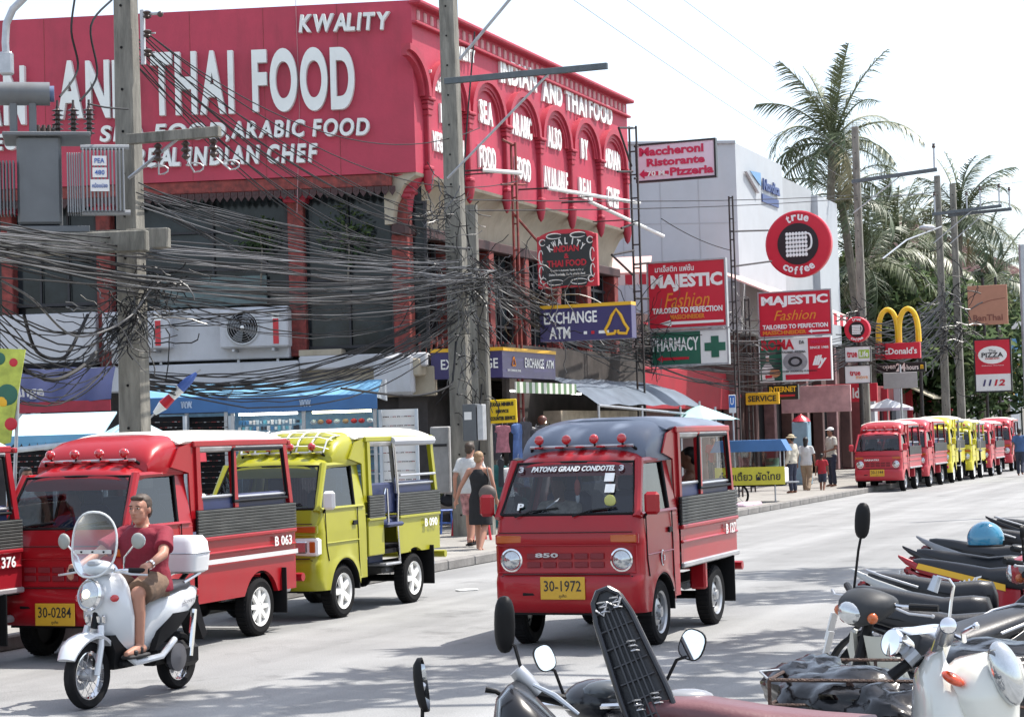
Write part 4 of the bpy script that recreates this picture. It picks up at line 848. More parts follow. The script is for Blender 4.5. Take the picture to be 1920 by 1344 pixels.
for i in range(34):
    a = onN(880+rnd.uniform(-10, 40), 515+rnd.uniform(-35, 30), 14); b = onN(1190+rnd.uniform(-60, 60), 650+rnd.gauss(0, 22), 14.6+rnd.uniform(-.5, .5))
    cable(catenary(a, b, rnd.uniform(-.2, .8), 14, .02), rnd.uniform(.007, .013), 'dark cable leading from the pole cluster past the exchange sign', 'cables past the exchange sign', CABG if i % 3 == 0 else CAB)
for i in range(26):
    a = onN(1180+rnd.uniform(-30, 20), 655+rnd.gauss(0, 18), 14.6); b = onN(1605, 655+rnd.gauss(0, 14), 14); 
    cable(catenary(a, b, rnd.uniform(.0, 1.2), 14, .02), rnd.uniform(.010, .018), 'dark cable passing behind the pharmacy and pizzeria signs', 'cables behind the street signs')
for i in range(40):
    a = onN(1605, 600+rnd.uniform(-10, 80), 13.9); b = onN(1765+rnd.uniform(-5, 30), 600+rnd.uniform(-60, 60), 13.4)
    cable(catenary(a, b, rnd.uniform(.2, 1.6), 12, .03), rnd.uniform(.012, .02), 'far cable sagging towards the crowded far poles by the yellow arches', 'cables near the yellow arches')
# tangles nobody could count
def tangle(label, px, py, n, rx, ry, cnt, r=.0075, m=CAB, name='cable_tangle', drop=0):
    c = onN(px, py, n); mb = MB(); k = c.y/F
    for i in range(int(cnt*.6)):
        p = Vector((rnd.gauss(0, rx*k*.5), rnd.gauss(0, .18), rnd.gauss(0, ry*k*.5))); pts = [p]; v = Vector((rnd.uniform(-1, 1), rnd.uniform(-.4, .4), rnd.uniform(-1, .6)))
        for s_ in range(7):
            v = (v*1.3 + Vector((rnd.uniform(-.8, .8), rnd.uniform(-.4, .4), rnd.uniform(-.7, .7) - drop))).normalized(); p = p + v*rx*k*.22; pts.append(p)
        mb.tube(pts, rnd.uniform(.6, 1.4)*r, m if i % 3 else CABG, 4, False)
    o = solo(name, mb, None, label, 'cables', kind='stuff', loc=c); return o
tangle('dense tangle of black cable loops knotted on the near concrete pole', 240, 590, 13.6, 70, 50, 90)
tangle('loose knot of cables beside the near pole, higher up', 300, 530, 13.6, 45, 25, 50)
tangle('thick knot of cables wound around the pole cluster', 880, 530, 13.9, 70, 32, 150)
tangle('cables hanging down among the pole cluster towards the meter box', 878, 650, 13.9, 32, 130, 110, drop=.5)
tangle('knot of cable ends and clamps on top of the shorter grey pole', 830, 400, 14.0, 40, 50, 80)
tangle('tangle of cables beside the red columns past the pole cluster', 1010, 560, 14.2, 70, 40, 90)
tangle('tangle of cables behind the pharmacy sign', 1210, 620, 14.6, 60, 50, 80)
tangle('tangle of cables between pharmacy sign and pizzeria collage', 1395, 620, 14.3, 30, 60, 70)
tangle('tangle of cables on the crowded far poles', 1780, 600, 13.2, 40, 90, 120, .02)
tangle('small tangle of cables on the pole before the palm', 1604, 600, 13.8, 22, 60, 50, .015)
# big loops of cable
def loop(pxs, n, r=.02, label='', m=CAB):
    P = [onN(x, y_, n) for x, y_ in pxs]; o = []
    for i in range(len(P)-1):
        p0, p1, p2, p3 = P[max(i-1, 0)], P[i], P[i+1], P[min(i+2, len(P)-1)]
        for k in range(6):
            t = k/6; o.append(.5*((2*p1)+(p2-p0)*t+(2*p0-5*p1+4*p2-p3)*t*t+(3*p1-p0-3*p2+p3)*t**3))
    o.append(P[-1]); cable(o, r, label, None, m)
loop([(0, 525), (60, 560), (140, 630), (235, 600), (285, 540), (310, 520)], 13.4, .014, 'long pale cable swooping across the near pole above the parapet', CABG)
loop([(45, 590), (70, 660), (120, 670), (150, 620), (165, 590)], 13.5, .022, 'thick black cable loop hanging over the white parapet beside the transformer')
loop([(45, 695), (100, 712), (150, 690), (180, 660)], 13.4, .025, 'thick black cable loop hanging before the exchange awning')
loop([(140, 0), (134, 60), (146, 130), (112, 182)], 13.3, .014, 'thin black lead curving down to the nearest transformer bushing')
loop([(210, 0), (170, 50), (182, 140), (150, 190)], 13.3, .014, 'thin black lead curving down to the middle transformer bushing')
loop([(165, 195), (200, 202), (240, 205)], 13.4, .012, 'short black lead from the last bushing to the near pole')
loop([(640, 728), (770, 742), (840, 725), (850, 700), (855, 640)], 14.0, .02, 'thick cable drooping past the kiosk roof to the pole cluster')
loop([(903, 720), (900, 755), (885, 770)], 13.9, .018, 'cable curl above the meter box')
loop([(705, 470), (780, 465), (866, 475)], 14.2, .014, 'pale cable entering the pole cluster above the band', CABG)
loop([(890, 60), (870, 330), (880, 470)], 14.3, .016, 'cable running up along the leaning pole')
for i, (a, b) in enumerate((((1068, -5), (1600, 345)), ((1168, -5), (1600, 290)), ((1275, -5), (1757, 340)))):
    cable(catenary(onN(a[0], a[1], 13.2), onN(b[0], b[1], 13.6), .1, 10), .006, 'hair thin high line crossing the white sky', 'hair thin lines in the sky', CABG)
for (a, b, n0, n1) in (((880, 375), (1600, 366), 14.2, 14), ((880, 395), (1600, 372), 14.2, 14), ((1240, 410), (1372, 470), 14.4, 14), ((1600, 366), (1757, 360), 14, 13.6), ((1600, 372), (1920, 340), 14, 13.2)):
    cable(catenary(onN(*a, n0), onN(*b, n1), .1, 10), .012, 'single thin line running along the street past the white building', 'single lines past the white building')
# ================================================================== KIOSKS, STALLS, FAR END, TREES
BLUEA = mat('blue_awning_cloth', (.06, .16, .36), .8, var=.12, scale=2, dirt=.2, dirtcol=(.1, .15, .22)); BLUEL = mat('light_blue_awning_cloth', (.13, .32, .50), .8, var=.15, scale=2, dirt=.25, dirtcol=(.25, .35, .42))
NAVA = mat('navy_awning_cloth', (.035, .045, .12), .85, var=.2, scale=2); SHELFW = mat('pale_shelf', (.45, .5, .55), .5, var=.15)
rk = random.Random(5)
FK = Frame(onD(560, 740, 34.6), radians(-3)); IK0 = Matrix.Translation(-FK.o)
def kq(Fr, px, py, off=0): x, z = Fr.hit(px, py, off); return x, z
def goods(mb, x0, x1, z0, z1, y, nx, nz, ms, kind='glasses'):
    for j in range(nz):
        z = z0+(z1-z0)*(j+.5)/nz
        for i in range(nx):
            x = x0+(x1-x0)*(i+.5)/nx+rk.uniform(-.01, .01); m = rk.choice(ms); s_ = (x1-x0)/nx
            if kind == 'glasses':
                for k in (-.24, .24): mb.ball((x+k*s_, y, z), (s_*.2, .012, s_*.15), m, 6, 4)
                mb.box((x, y, z+s_*.06), (s_*.9, .01, .008), m)
            elif kind == 'box': mb.box((x, y, z), (s_*rk.uniform(.5, .9), .06, (z1-z0)/nz*rk.uniform(.4, .85)), m)
            else: mb.ball((x, y, z), (s_*.42, .1, s_*.3), m, 8, 5)
GLM = [mat('sunglass_black', (.012, .012, .014), .15), mat('sunglass_brown', (.06, .03, .02), .2), mat('sunglass_silver', (.4, .4, .42), .3, .6), mat('sunglass_red', (.25, .03, .03), .3)]
BXM = [mat('goods_blue', (.06, .2, .4), .5), mat('goods_pale', (.5, .6, .66), .5), mat('goods_white', (.7, .7, .7), .5), mat('goods_dark', (.03, .035, .05), .5), mat('goods_cyan', (.12, .4, .5), .5)]
HTM = [mat('goods_red', (.45, .03, .04), .6), mat('goods_tan', (.35, .25, .15), .6), BXM[3], mat('goods_pink', (.5, .15, .2), .6)]
def kiosk(label, pxa, pxb, ytop, yfr, yval, off, lit=True):
    xm = (pxa+pxb)/2; x0, zt = kq(FK, pxa, yfr, off); x1, _ = kq(FK, pxb, yfr, off); _, zf = kq(FK, xm, yfr, off); _, zv = kq(FK, xm, yval, off); _, ztt = kq(FK, xm, ytop, off+.9)
    c = FK.M @ Vector(((x0+x1)/2, off, 0)); c.z = .13; t = thing('market_kiosk', label, 'kiosk', c, FK.rz, 'blue roofed kiosks in front of the restaurant'); w_ = x1-x0; b = -.13
    zf += FK.o.z+b; zv += FK.o.z+b; ztt += FK.o.z+b
    mb = MB(); mb.prism([(0, zf), (.9, ztt), (.9, ztt-.05), (0, zf-.05)], -w_/2, w_/2, BLUEL, ax='x'); mb.prism([(.9, ztt), (1.6, ztt+.02), (1.6, zf-.1), (0.02, zf-.06)], w_/2-.03, w_/2, SHELFW, ax='x'); part('awning_top', mb, t)
    mb = MB(); mb.box((0, -.015, (zf+zv)/2-.005), (w_+.02, .03, zf-zv), BLUEA, .005); part('valance', mb, t)
    mb = MB(); mb.text('ππ', (w_*.02, -.035, (zf+zv)/2), .2, .12, mat('pale_blue_print', (.4, .5, .65), .6), bold=.02); part('valance_mark', mb, t)
    for x in (-w_/2+.05, 0, w_/2-.05): mb = MB(); mb.box((x, .1, zv/2), (.06, .06, zv), STEEL); part('post', mb, t)
    mb = MB(); mb.box((0, 1.25, zv/2), (w_, .05, zv), mat('kiosk_back_blue', (.16, .27, .36), .6, var=.3)); part('back_panel', mb, t)
    for j in range(5):
        z = .5+j*(zv-.6)/5; mb = MB(); mb.box((0, .85, z), (w_-.1, .7, .02), SHELFW); part('shelf', mb, t)
    mb = MB(); goods(mb, -w_/2+.1, -.05, 1.25, zv-.12, .35, 18, 9, BXM+BXM[1:3]+BXM[4:], 'box'); goods(mb, .05, w_/2-.1, 1.75, zv-.12, .35, 8, 3, HTM+BXM[1:3], 'hat'); goods(mb, .05, w_/2-.1, 1.2, 1.7, .35, 14, 4, GLM+HTM[:1]+BXM); part('goods', mb, t, kind='stuff')
    if lit:
        for sx, cc in ((-.25, (1, 1, .95)), (.25, (1, .93, .55))):
            mb = MB(); mb.tube([(sx*w_-w_*.2, .25, zv-.03), (sx*w_+w_*.2, .25, zv-.03)], .022, mat('tube_light_'+('white' if sx < 0 else 'warm'), cc, .5, emit=5, var=0)); part('tube_light', mb, t)
    return t
kiosk('blue roofed sunglasses kiosk with two lit tubes behind the yellow truck', 428, 706, 716, 742, 770, 0)
kiosk('narrower blue roofed kiosk next to the near pole, behind the furled flag', 268, 426, 722, 744, 774, .5, False)
# exchange awning
def px_thing(name, label, cat, px, py, d, rz=0, group=None): 
    c = onD(px, py, d); return thing(name, label, cat, c, rz, group), Frame(c, rz), Matrix.Rotation(0, 4, 'Z')
t, Fe, _ = px_thing('exchange_awning', 'sagging navy exchange awning with red hem beside the near pole', 'awning', 120, 730, 34.0, radians(-4))
x0, zt = Fe.hit(22, 692); x1, _ = Fe.hit(206, 692); _, zr = Fe.hit(120, 752); _, zb = Fe.hit(120, 772)
mb = MB(); gx = 16
vs = []; 
for i in range(gx+1):
    for (z, y0) in ((zt, .35), ((zt+zr)/2, .12), (zr, 0)): vs.append((x0+(x1-x0)*i/gx, y0+.03*sin(i*1.3), z+.015*sin(i*.9)))
mb.add(vs, [(i*3+k, i*3+k+1, (i+1)*3+k+1, (i+1)*3+k) for i in range(gx) for k in range(2)], NAVA); part('navy_cloth', mb, t)
mb = MB(); mb.box(((x0+x1)/2, .0, (zr+zb)/2), (x1-x0, .02, zr-zb), mat('awning_red_hem', (.3, .03, .05), .8, var=.15)); part('red_hem', mb, t)
mb = MB(); x, z = Fe.hit(42, 737); mb.text('exchange', (x-.14, -.02, z), 1.05, .26, mat('awning_print', (.5, .5, .52), .8), (1, 0, 0), (0, -.25, 1), bold=.02); part('lettering', mb, t)
for px in (36, 64): mb = MB(); x, z = Fe.hit(px, 785); mb.lathe([(.02, .12), (.09, .1), (.1, .0), (.08, -.04)], STEEL, 12, Matrix.Translation((x, .1, z))); part('lamp_shade', mb, t)
t, Fw, _ = px_thing('low_awning', 'low white and pale blue awning with scalloped edge under the navy exchange awning', 'awning', 100, 805, 32.5, radians(-4))
x0, z0 = Fw.hit(10, 800); x1, _ = Fw.hit(192, 800); 
mb = MB(); mb.prism([(0, -.1), (.9, .28), (.9, .25), (0, -.13)], x0, x1, mat('pale_cyan_awning', (.42, .62, .72), .8, var=.1), ax='x'); part('awning_cloth', mb, t)
mb = MB(); mb.box(((x0+x1)/2, -.02, -.15), (x1-x0, .02, .12), BLUEL)
n_ = 12
for i in range(n_): mb.lathe([(0, 0), ((x1-x0)/n_/2, 0)], BLUEL, 12, Matrix.Translation((x0+(x1-x0)*(i+.5)/n_, -.022, -.2)) @ Matrix.Rotation(pi/2, 4, 'X'), pi, 2*pi)
part('scalloped_valance', mb, t)
mb = MB(); mb.tube([(x0, 0, -.33), (x1, 0, -.2)], .05, SHELFW, 8); mb.box((x0+1.2, .05, -1.2), (.1, .08, 1.9), SHELFW); mb.box((x1-.1, .05, -1.2), (.12, .08, 1.9), SHELFW); part('frame', mb, t)
# sunglasses display walls at the left
def rack(label, px0, px1, yt, yb, d, nx, nz, m=None):
    c = onD((px0+px1)/2, yb, d); Fr = Frame(c, radians(-3)); x0, zt = Fr.hit(px0, yt); x1, _ = Fr.hit(px1, yt); c2 = c.copy(); h = zt; 
    t = thing('sunglasses_rack', label, 'display rack', c, radians(-3), 'sunglasses racks under the awnings')
    mb = MB(); mb.box(((x0+x1)/2, .12, h/2), (x1-x0, .04, h), m or DARK); part('backboard', mb, t)
    for k in range(2): mb = MB(); mb.box(((x0, x1)[k], .05, h/2), (.05, .1, h), SHELFW); part('upright', mb, t)
    mb = MB(); goods(mb, x0+.04, x1-.04, .05, h-.05, .05, nx, nz, GLM); part('sunglasses', mb, t, kind='stuff'); return t
rack('dark wall of sunglasses beneath the low white awning', 12, 100, 835, 1010, 34, 16, 16)
rack('dark wall of sunglasses between the low awning and near pole', 104, 195, 830, 1010, 34.2, 16, 16)
rack('sunglasses display seen behind the canopy of the first red truck', 270, 345, 782, 1000, 35, 14, 20)
rack('tall dark sunglasses display beside the narrow blue kiosk', 350, 430, 782, 1000, 35.2, 14, 20)
rack('white hanger board of sunglasses at the right end of the big blue kiosk'.replace('right end', 'end'), 712, 780, 768, 930, 34.6, 9, 9, WSG)
# open umbrella awning round the near pole: red hem and pale cloth
c = onD(250, 795, 27.5)
t = thing('market_umbrella', 'pale blue and red market umbrella opened around the near pole above the first red truck', 'umbrella', c)
CYC = mat('cyan_umbrella_cloth', (.45, .66, .74), .8, var=.08); RCL = mat('red_umbrella_cloth', (.42, .03, .05), .8, var=.2)
for k in range(8):
    a0, a1 = 2*pi*k/8, 2*pi*(k+1)/8; r = 1.0; mb = MB()
    p0 = (r*cos(a0), r*sin(a0), -.42); p1 = (r*cos(a1), r*sin(a1), -.42); mb.add([(0.02*cos(a0), .02*sin(a0), .1), p0, ((p0[0]+p1[0])*.47, (p0[1]+p1[1])*.47, -.36), p1], [(0, 1, 2), (0, 2, 3)], CYC)
    mb.add([p0, p1, (p1[0]*1.01, p1[1]*1.01, -.55), (p0[0]*1.01, p0[1]*1.01, -.55)], [(0, 1, 2, 3)], RCL); part('umbrella_panel', mb, t)
c = onD(268, 796, 26.8); b_ = onD(376, 692, 26.8)-c; t = thing('furled_flag', 'furled red, white and blue flag slanting up beside the near pole', 'flag', c)
mb = MB(); mb.tube([(0, 0, 0), b_], .014, STEEL, 6); part('flagstaff', mb, t)
mb = MB(); pts = [b_*f for f in (.2, .35, .5, .65, .8, .93)]; rr = [.03, .075, .06, .07, .06, .02]
for i, m_ in enumerate((WTXT, RTX, WTXT, mat('flag_blue', (.08, .15, .45), .8), MATS['flag_blue'])): mb.tube(pts[i:i+2], rr[i:i+2], m_, 8)
part('flag_cloth', mb, t)
# yellow-green banner at the picture edge
c = onD(12, 740, 21.0); t = thing('fruit_banner', 'tall yellow green printed banner with fruit picture, edge on to the street', 'banner', c); k = 21/F
mb = MB(); mb.prism([(-28*k, 88*k), (38*k, 84*k), (22*k, 0), (6*k, -90*k), (-28*k, -95*k)], -.01, .01, mat('banner_lime', (.42, .48, .08), .7, var=.35, scale=6)); part('banner_cloth', mb, t)
for (x, z, r_, m_) in ((15, 60, 8, RTX), (-12, 68, 12, GRN), (2, 0, 20, GRN), (8, -55, 12, RTX), (-6, -10, 12, YEL)): mb = MB(); mb.ball((x*k, -.012, z*k), (r_*k, .006, r_*k), m_, 14, 8); part('printed_fruit', mb, t)
mb = MB(); mb.tube([(26*k, .02, 90*k), (-4*k, .02, -430*k)], .02, STEEL); part('pole', mb, t)
# white door slab and boxes by the pole cluster
t, Fd, _ = px_thing('white_cabinet', 'white worn cabinet with a black and yellow label beside the pole cluster', 'cabinet', 822, 925, 36.5, radians(-3)); x0, z1 = Fd.hit(806, 800); x1, _ = Fd.hit(842, 800)
mb = MB(); mb.box(((x0+x1)/2, .2, z1/2), (x1-x0, .4, z1), mat('greyish_white', (.38, .38, .38), .6, var=.2, dirt=.4, dirtcol=(.15, .14, .13)), .02); part('body', mb, t); mb = MB(); mb.box(((x0+x1)/2, -.01, z1*.72), (.25, .01, .05), BTX); part('label', mb, t)
# stall roof and clothes stall below the arches
FS = Frame(onN(1000, 760, 15.0), RZ); IS = Matrix.Translation(-FS.o)
t = thing('clothes_stall', 'dim clothes stall with silver blue tarpaulin roof below the arched facade', 'market stall', FS.o)
x0 = FS.hit(1022, 720)[0]; x1 = FS.hit(1256, 745)[0]; za = 1.25-.0
TARP = mat('silver_blue_tarpaulin', (.11, .14, .18), .45, var=.25, scale=1.2, bump=.4, bscale=4); nx = 26
zt = FS.hit(1040, 700)[1]; zb2 = FS.hit(1240, 752, -1.2)[1]
mb = MB(IS @ FS.M); vs = []; 
for i in range(nx+1):
    x = x0+(x1-x0)*i/nx; e = 1-max(0, (i-nx*.8)/(nx*.2))**2*.6
    for k in range(7): a = k/6; vs.append((x, .3-1.5*a, zt*e-.1-.62*a*a + .035*sin(i*2.1+k)*(1-a) + .02*sin(i*5)))
mb.add(vs, [(i*7+k, i*7+k+1, (i+1)*7+k+1, (i+1)*7+k) for i in range(nx) for k in range(6)], TARP); part('tarpaulin', mb, t)
mb = MB(IS @ FS.M); mb.tube([(x0, -1.2, zt-.74), (x1, -1.2, zt-.74-.25)], .03, STEEL); 
for f_ in (0, .33, .66, 1): mb.tube([(x0+(x1-x0)*f_, -1.2, zt-.74), (x0+(x1-x0)*f_, -1.2, -FS.o.z+.13)], .03, STEEL)
part('frame', mb, t)
gx0 = FS.hit(905, 720)[0]; CHK = stripes('green_white_check', (.12, .2, .1), (.6, .6, .55), 1, 3.2)
mb = MB(IS @ FS.M); mb.box(((gx0+x0)/2, -.7, zt-.38), (x0-gx0, .03, .22), CHK); part('checked_valance', mb, t)
mb = MB(IS @ FS.M); mb.box((4, .35, -.5), (9.5, .1, 3.6), mat('stall_back_brown', (.06, .05, .045), .8, var=.5, scale=2)); mb.box((3.2, -.25, zt-1.0), (5.5, .4, .35), mat('stall_beige', (.32, .27, .2), .7, var=.3)); part('back_wall', mb, t)
TL = mat('tube_light_white', (1, 1, .95), .5, emit=2.2, var=0)
for px in (968, 1080, 1000): x, z = FS.hit(px, 733 if px < 1050 else 738, -.6); mb = MB(IS @ FS.M); mb.tube([(x-.3, -.6, z), (x+.3, -.6, z)], .02, TL); part('tube_light', mb, t)
x, z = FS.hit(1021, 790, -.8); mb = MB(IS @ FS.M); mb.ball((x, -.8, z), .045, mat('warm_bulb', (1, .75, .5), .5, emit=6, var=0)); mb.ball((x, -.75, z+.03), .1, mat('lamp_red_shade', (.1, .03, .02), .4)); part('bulb', mb, t)
GC = [mat('garment_'+n_, c_, .85, var=.3, scale=8) for n_, c_ in (('black', (.02, .02, .022)), ('charcoal', (.05, .05, .06)), ('white', (.55, .55, .55)), ('red', (.32, .03, .04)), ('blue', (.05, .1, .25)), ('olive', (.1, .12, .06)), ('pink', (.45, .18, .22)), ('teal', (.05, .2, .2)))]
def garment(p, rz, m, s_=1.):
    mb = MB(); secs = []
    for (z, w_, dx) in ((0, .07, 0), (-.03, .2, 0), (-.16, .22, .0), (-.2, .15, .01), (-.45, .16, -.01), (-.7, .19, 0)):
        secs.append([(dx+w_*s_*cos(a), (.035+.02*cos(3*a))*sin(a), z*s_) for a in [2*pi*k/10 for k in range(10)]])
    mb.loft(secs, m); mb.tube([(0, 0, .0), (0, 0, .07), (.02, 0, .09)], .006, STEEL, 4)
    return mb
gn = 0
names = ['black', 'charcoal', 'white', 'red', 'blue', 'olive', 'pink', 'teal']
wts = [6, 5, 2, 2, 2, 1, 1, 1]; protos = {}
for k, nm in enumerate(names): protos[nm] = garment(None, 0, GC[k]).mesh('hanging_garment')
for row, (py, lo) in enumerate(((800, 'upper'), (870, 'middle'), (930, 'lower'))):
    for i in range(26):
        px = 908+i*10.5+rk.uniform(-3, 3); off = rk.uniform(-.9, .1); x, z = FS.hit(px, py+rk.uniform(-12, 8), off); nm = rk.choices(names, wts)[0]
        o = bpy.data.objects.new('hanging_garment', protos[nm]); COL.objects.link(o); o.location = FS.M @ Vector((x, off, z)); o.rotation_euler.z = rk.uniform(-1.2, 1.2); s_ = rk.uniform(.75, 1.1); o.scale = (s_, s_, s_)
        tag(o, f'{nm} garment hanging in the {lo} row of the clothes stall', 'garment', 'garments hanging in the clothes stall')
# red shop interior beyond, small items right of the garment stall
# teal umbrella, food cart
c = onN(1312, 775, 13.6); t = thing('teal_umbrella', 'flat pale teal umbrella behind the canopy of the middle red truck', 'umbrella', c); k = c.y/F
for i in range(8):
    a0, a1 = 2*pi*i/8, 2*pi*(i+1)/8; r = 76*k; mb = MB(); mb.add([(0, 0, 16*k), (r*cos(a0), r*sin(a0), -14*k), (r*cos((a0+a1)/2)*.93, r*sin((a0+a1)/2)*.93, -12*k), (r*cos(a1), r*sin(a1), -14*k)], [(0, 1, 2), (0, 2, 3)], mat('pale_teal_cloth', (.35, .58, .58), .8, var=.1)); part('umbrella_panel', mb, t)
mb = MB(); mb.tube([(0, 0, .3), (0, 0, -c.z+.1)], .025, STEEL); part('pole', mb, t)
def cart():
    c = onG(1410, 938, .0); c = onN(1412, 930, 12.6); c.z = 0; t = thing('food_cart', 'food cart with blue roof and yellow Thai banner behind the middle red truck', 'food cart', c, radians(-14)); k = c.y/F
    H_ = 125*k; mb = MB(); mb.prism([(-.95, 0), (.95, 0), (.8, .28), (-.8, .28)], -.6, .6, BLUEA, Matrix.Translation((0, 0, H_-.28))); part('roof', mb, t)
    for x in (-.75, .75):
        for y_ in (-.45, .45): mb = MB(); mb.tube([(x, y_, .75), (x, y_, H_-.2)], .02, STEEL); part('post', mb, t)
    mb = MB(); mb.box((0, 0, .78), (1.7, .95, .36), WSG, .02); part('counter', mb, t)
    BY = mat('cart_yellow', (.6, .55, .05), .6, var=.1); mb = MB(); mb.box((0, -.5, .78), (1.72, .02, .44), BY); part('banner', mb, t)
    mb = MB(); mb.text('ก๋วยเตี๋ยว ผัดไทย', (0, -.515, .78), 1.5, .22, BTX, bold=.015); part('lettering', mb, t)
    mb = MB(); mb.box((0, -.2, 1.3), (1.5, .03, .55), glass('cart_glass', (.75, .8, .8), .05)); part('glass_case', mb, t)
    mb = MB(); mb.lathe([(0, 0), (.17, 0), (.2, .2), (0, .2)], mat('green_pot', (.3, .45, .3), .5), 14, Matrix.Translation((.5, 0, 1.0))); part('pot', mb, t)
    mb = MB(); mb.lathe([(.26, -.03), (.31, -.025), (.31, .025), (.26, .03)], RUB, 20, Matrix.Translation((-.35, -.45, .31)) @ Matrix.Rotation(pi/2, 4, 'X')); mb.lathe([(.0, .01), (.05, .01)], STEEL, 8, Matrix.Translation((-.35, -.45, .31)) @ Matrix.Rotation(pi/2, 4, 'X'))
    for a in range(8): mb.tube([(-.35, -.45, .31), (-.35+.27*cos(a*pi/4), -.45, .31+.27*sin(a*pi/4))], .006, STEEL, 4)
    part('wheel', mb, t)
    mb = MB(); mb.box((0, 0, .55), (1.6, .8, .06), DARK); mb.tube([(.6, -.4, .55), (.6, -.4, 0)], .02, STEEL); mb.tube([(.75, 0, .6), (1.15, 0, .6)], .02, STEEL); part('chassis', mb, t)
cart()
c = onN(1507, 930, 14.6); c.z = .13; t = thing('phone_booth', 'pale blue booth with small red pagoda roof in the dark arcade', 'booth', c, SROT); k = c.y/F
mb = MB(); mb.box((0, 0, 1.0), (30*k, 30*k, 2.0), mat('pale_blue_booth', (.22, .34, .42), .6, var=.15), .03); part('body', mb, t); mb = MB(); mb.lathe([(18*k, 2.0), (14*k, 2.1), (2*k, 2.22), (0, 2.26)], SRED, 10); part('roof', mb, t)
for (px, py, m_, lb) in ((899, 1012, SRED, 'red plastic stool between the pole cluster and woman in black'), (868, 1004, SRED, 'red plastic stool at the foot of the leaning pole'), (838, 1000, mat('stool_blue', (.05, .12, .4), .4), 'blue plastic stool behind the yellow truck')):
    t = thing('plastic_stool', lb, 'stool', onG(px, py, .13), .3, 'plastic stools on the pavement'); mb = MB(); mb.box((0, 0, .44), (.30, .30, .03), m_, .012); part('seat', mb, t)
    for sx in (-1, 1):
        for sy in (-1, 1): mb = MB(); mb.tube([(sx*.12, sy*.12, .43), (sx*.16, sy*.16, 0)], [.018, .024], m_, 6); part('leg', mb, t)
    mb = MB(); mb.tube([(-.14, -.14, .2), (.14, -.14, .2), (.14, .14, .2), (-.14, .14, .2), (-.14, -.14, .2)], .01, m_, 5); part('stretcher', mb, t)
t = thing('goods_pile', 'dark pile of bags and bundled cloth behind the yellow truck tail', 'goods', onG(800, 990, .13), 0); 
for i in range(14): mb = MB(); mb.ball((rk.uniform(-.5, .7), rk.uniform(-.2, .3), .15+.95*(i/14)), (rk.uniform(.14, .26), .16, rk.uniform(.10, .17)), rk.choice(GC[:6]), 10, 6); part('bundle', mb, t)
# white umbrellas further down
for (px, py, r_, n_, lb) in ((1664, 758, 48, 14.6, 'white umbrella over the sidewalk behind the parked red truck'), (1820, 742, 40, 15.2, 'white cafe umbrella between far poles and pizza sign'), (1880, 742, 26, 14.8, 'small white cafe umbrella beyond the pizza sign')):
    c = onN(px, py, n_); k = c.y/F; t = thing('white_umbrella', lb, 'umbrella', c, 0, 'white cafe umbrellas')
    for i in range(8):
        a0, a1 = 2*pi*i/8, 2*pi*(i+1)/8; r = r_*k; mb = MB(); mb.add([(0, 0, 11*k), (r*cos(a0), r*sin(a0), -7*k), (r*cos(a1), r*sin(a1), -7*k)], [(0, 1, 2)], WPL); mb.add([(r*cos(a0), r*sin(a0), -7*k), (r*cos(a1), r*sin(a1), -7*k), (r*cos(a1), r*sin(a1), -12*k), (r*cos(a0), r*sin(a0), -12*k)], [(0, 1, 2, 3)], mat('violet_hem', (.4, .33, .4), .8)); part('umbrella_panel', mb, t)
    mb = MB(); mb.tube([(0, 0, .1), (0, 0, -c.z+.1)], .03, STEEL); part('pole', mb, t)
# far restaurant with cream striped roof, blue house, gabled roof
def boxbuild(name, label, px0, px1, pytop, n, dep, m, z0=0.13):
    a = onN(px0, pytop, n); b = onN(px1, pytop+ (0), n); c = a.copy(); zt = onN(px0, pytop, n).z; c.z = 0; L = (Vector((b.x, b.y, 0))-c).length
    t = thing(name, label, 'building', c, RZ); mb = MB(); mb.box((L/2, dep/2, (zt+z0)/2), (L, dep, zt-z0), m, .02); part('wall', mb, t); return t, L, zt
t, L, zt = boxbuild('burger_restaurant', 'low red restaurant with cream ribbed canopy under the yellow arches', 1625, 1790, 722, 17, 8, mat('dim_red_front', (.22, .05, .05), .7, var=.4, scale=1))
mb = MB(); mb.prism([(-1.6, zt-.5), (0, zt+.3), (0, zt+.22), (-1.6, zt-.58)], L*.3, L*.85, stripes('cream_ribbed', (.6, .55, .42), (.3, .26, .2), 0, 2, duty=.8), ax='x'); part('canopy', mb, t)
for k_ in range(10): mb = MB(); mb.box((1+k_*L/10, -.05, 1.5), (L/16, .06, 2.4), DGL if k_ % 3 else WPL); part('window', mb, t)
for k_ in range(8): mb = MB(); mb.box((.3+k_*L/8, -.12, 1.9), (.3, .3, 3.4), BANDR if k_ % 2 else WPL); part('column', mb, t)
t, L, zt = boxbuild('blue_house', 'pale blue rendered house under a pinkish roof at the far end', 1882, 2010, 500, 20, 12, mat('pale_blue_render', (.33, .46, .60), .8, var=.1, scale=.6))
RF = mat('pink_tiled_roof', (.48, .25, .25), .8, var=.2, scale=2)
mb = MB(); mb.prism([(-1.5, zt-.4), (7, zt+4), (14, zt-.4)], -4, L+2, RF, ax='x'); part('roof', mb, t)
for i in range(5):
    for j in range(2): mb = MB(); mb.box((2+i*L/5, -.04, zt-2-j*4), (1.6, .1, 2), WSG); part('window', mb, t); mb = MB(); mb.box((2+i*L/5, -.1, zt-2-j*4), (1.2, .06, 1.6), DGL); part('window_glass', mb, t)
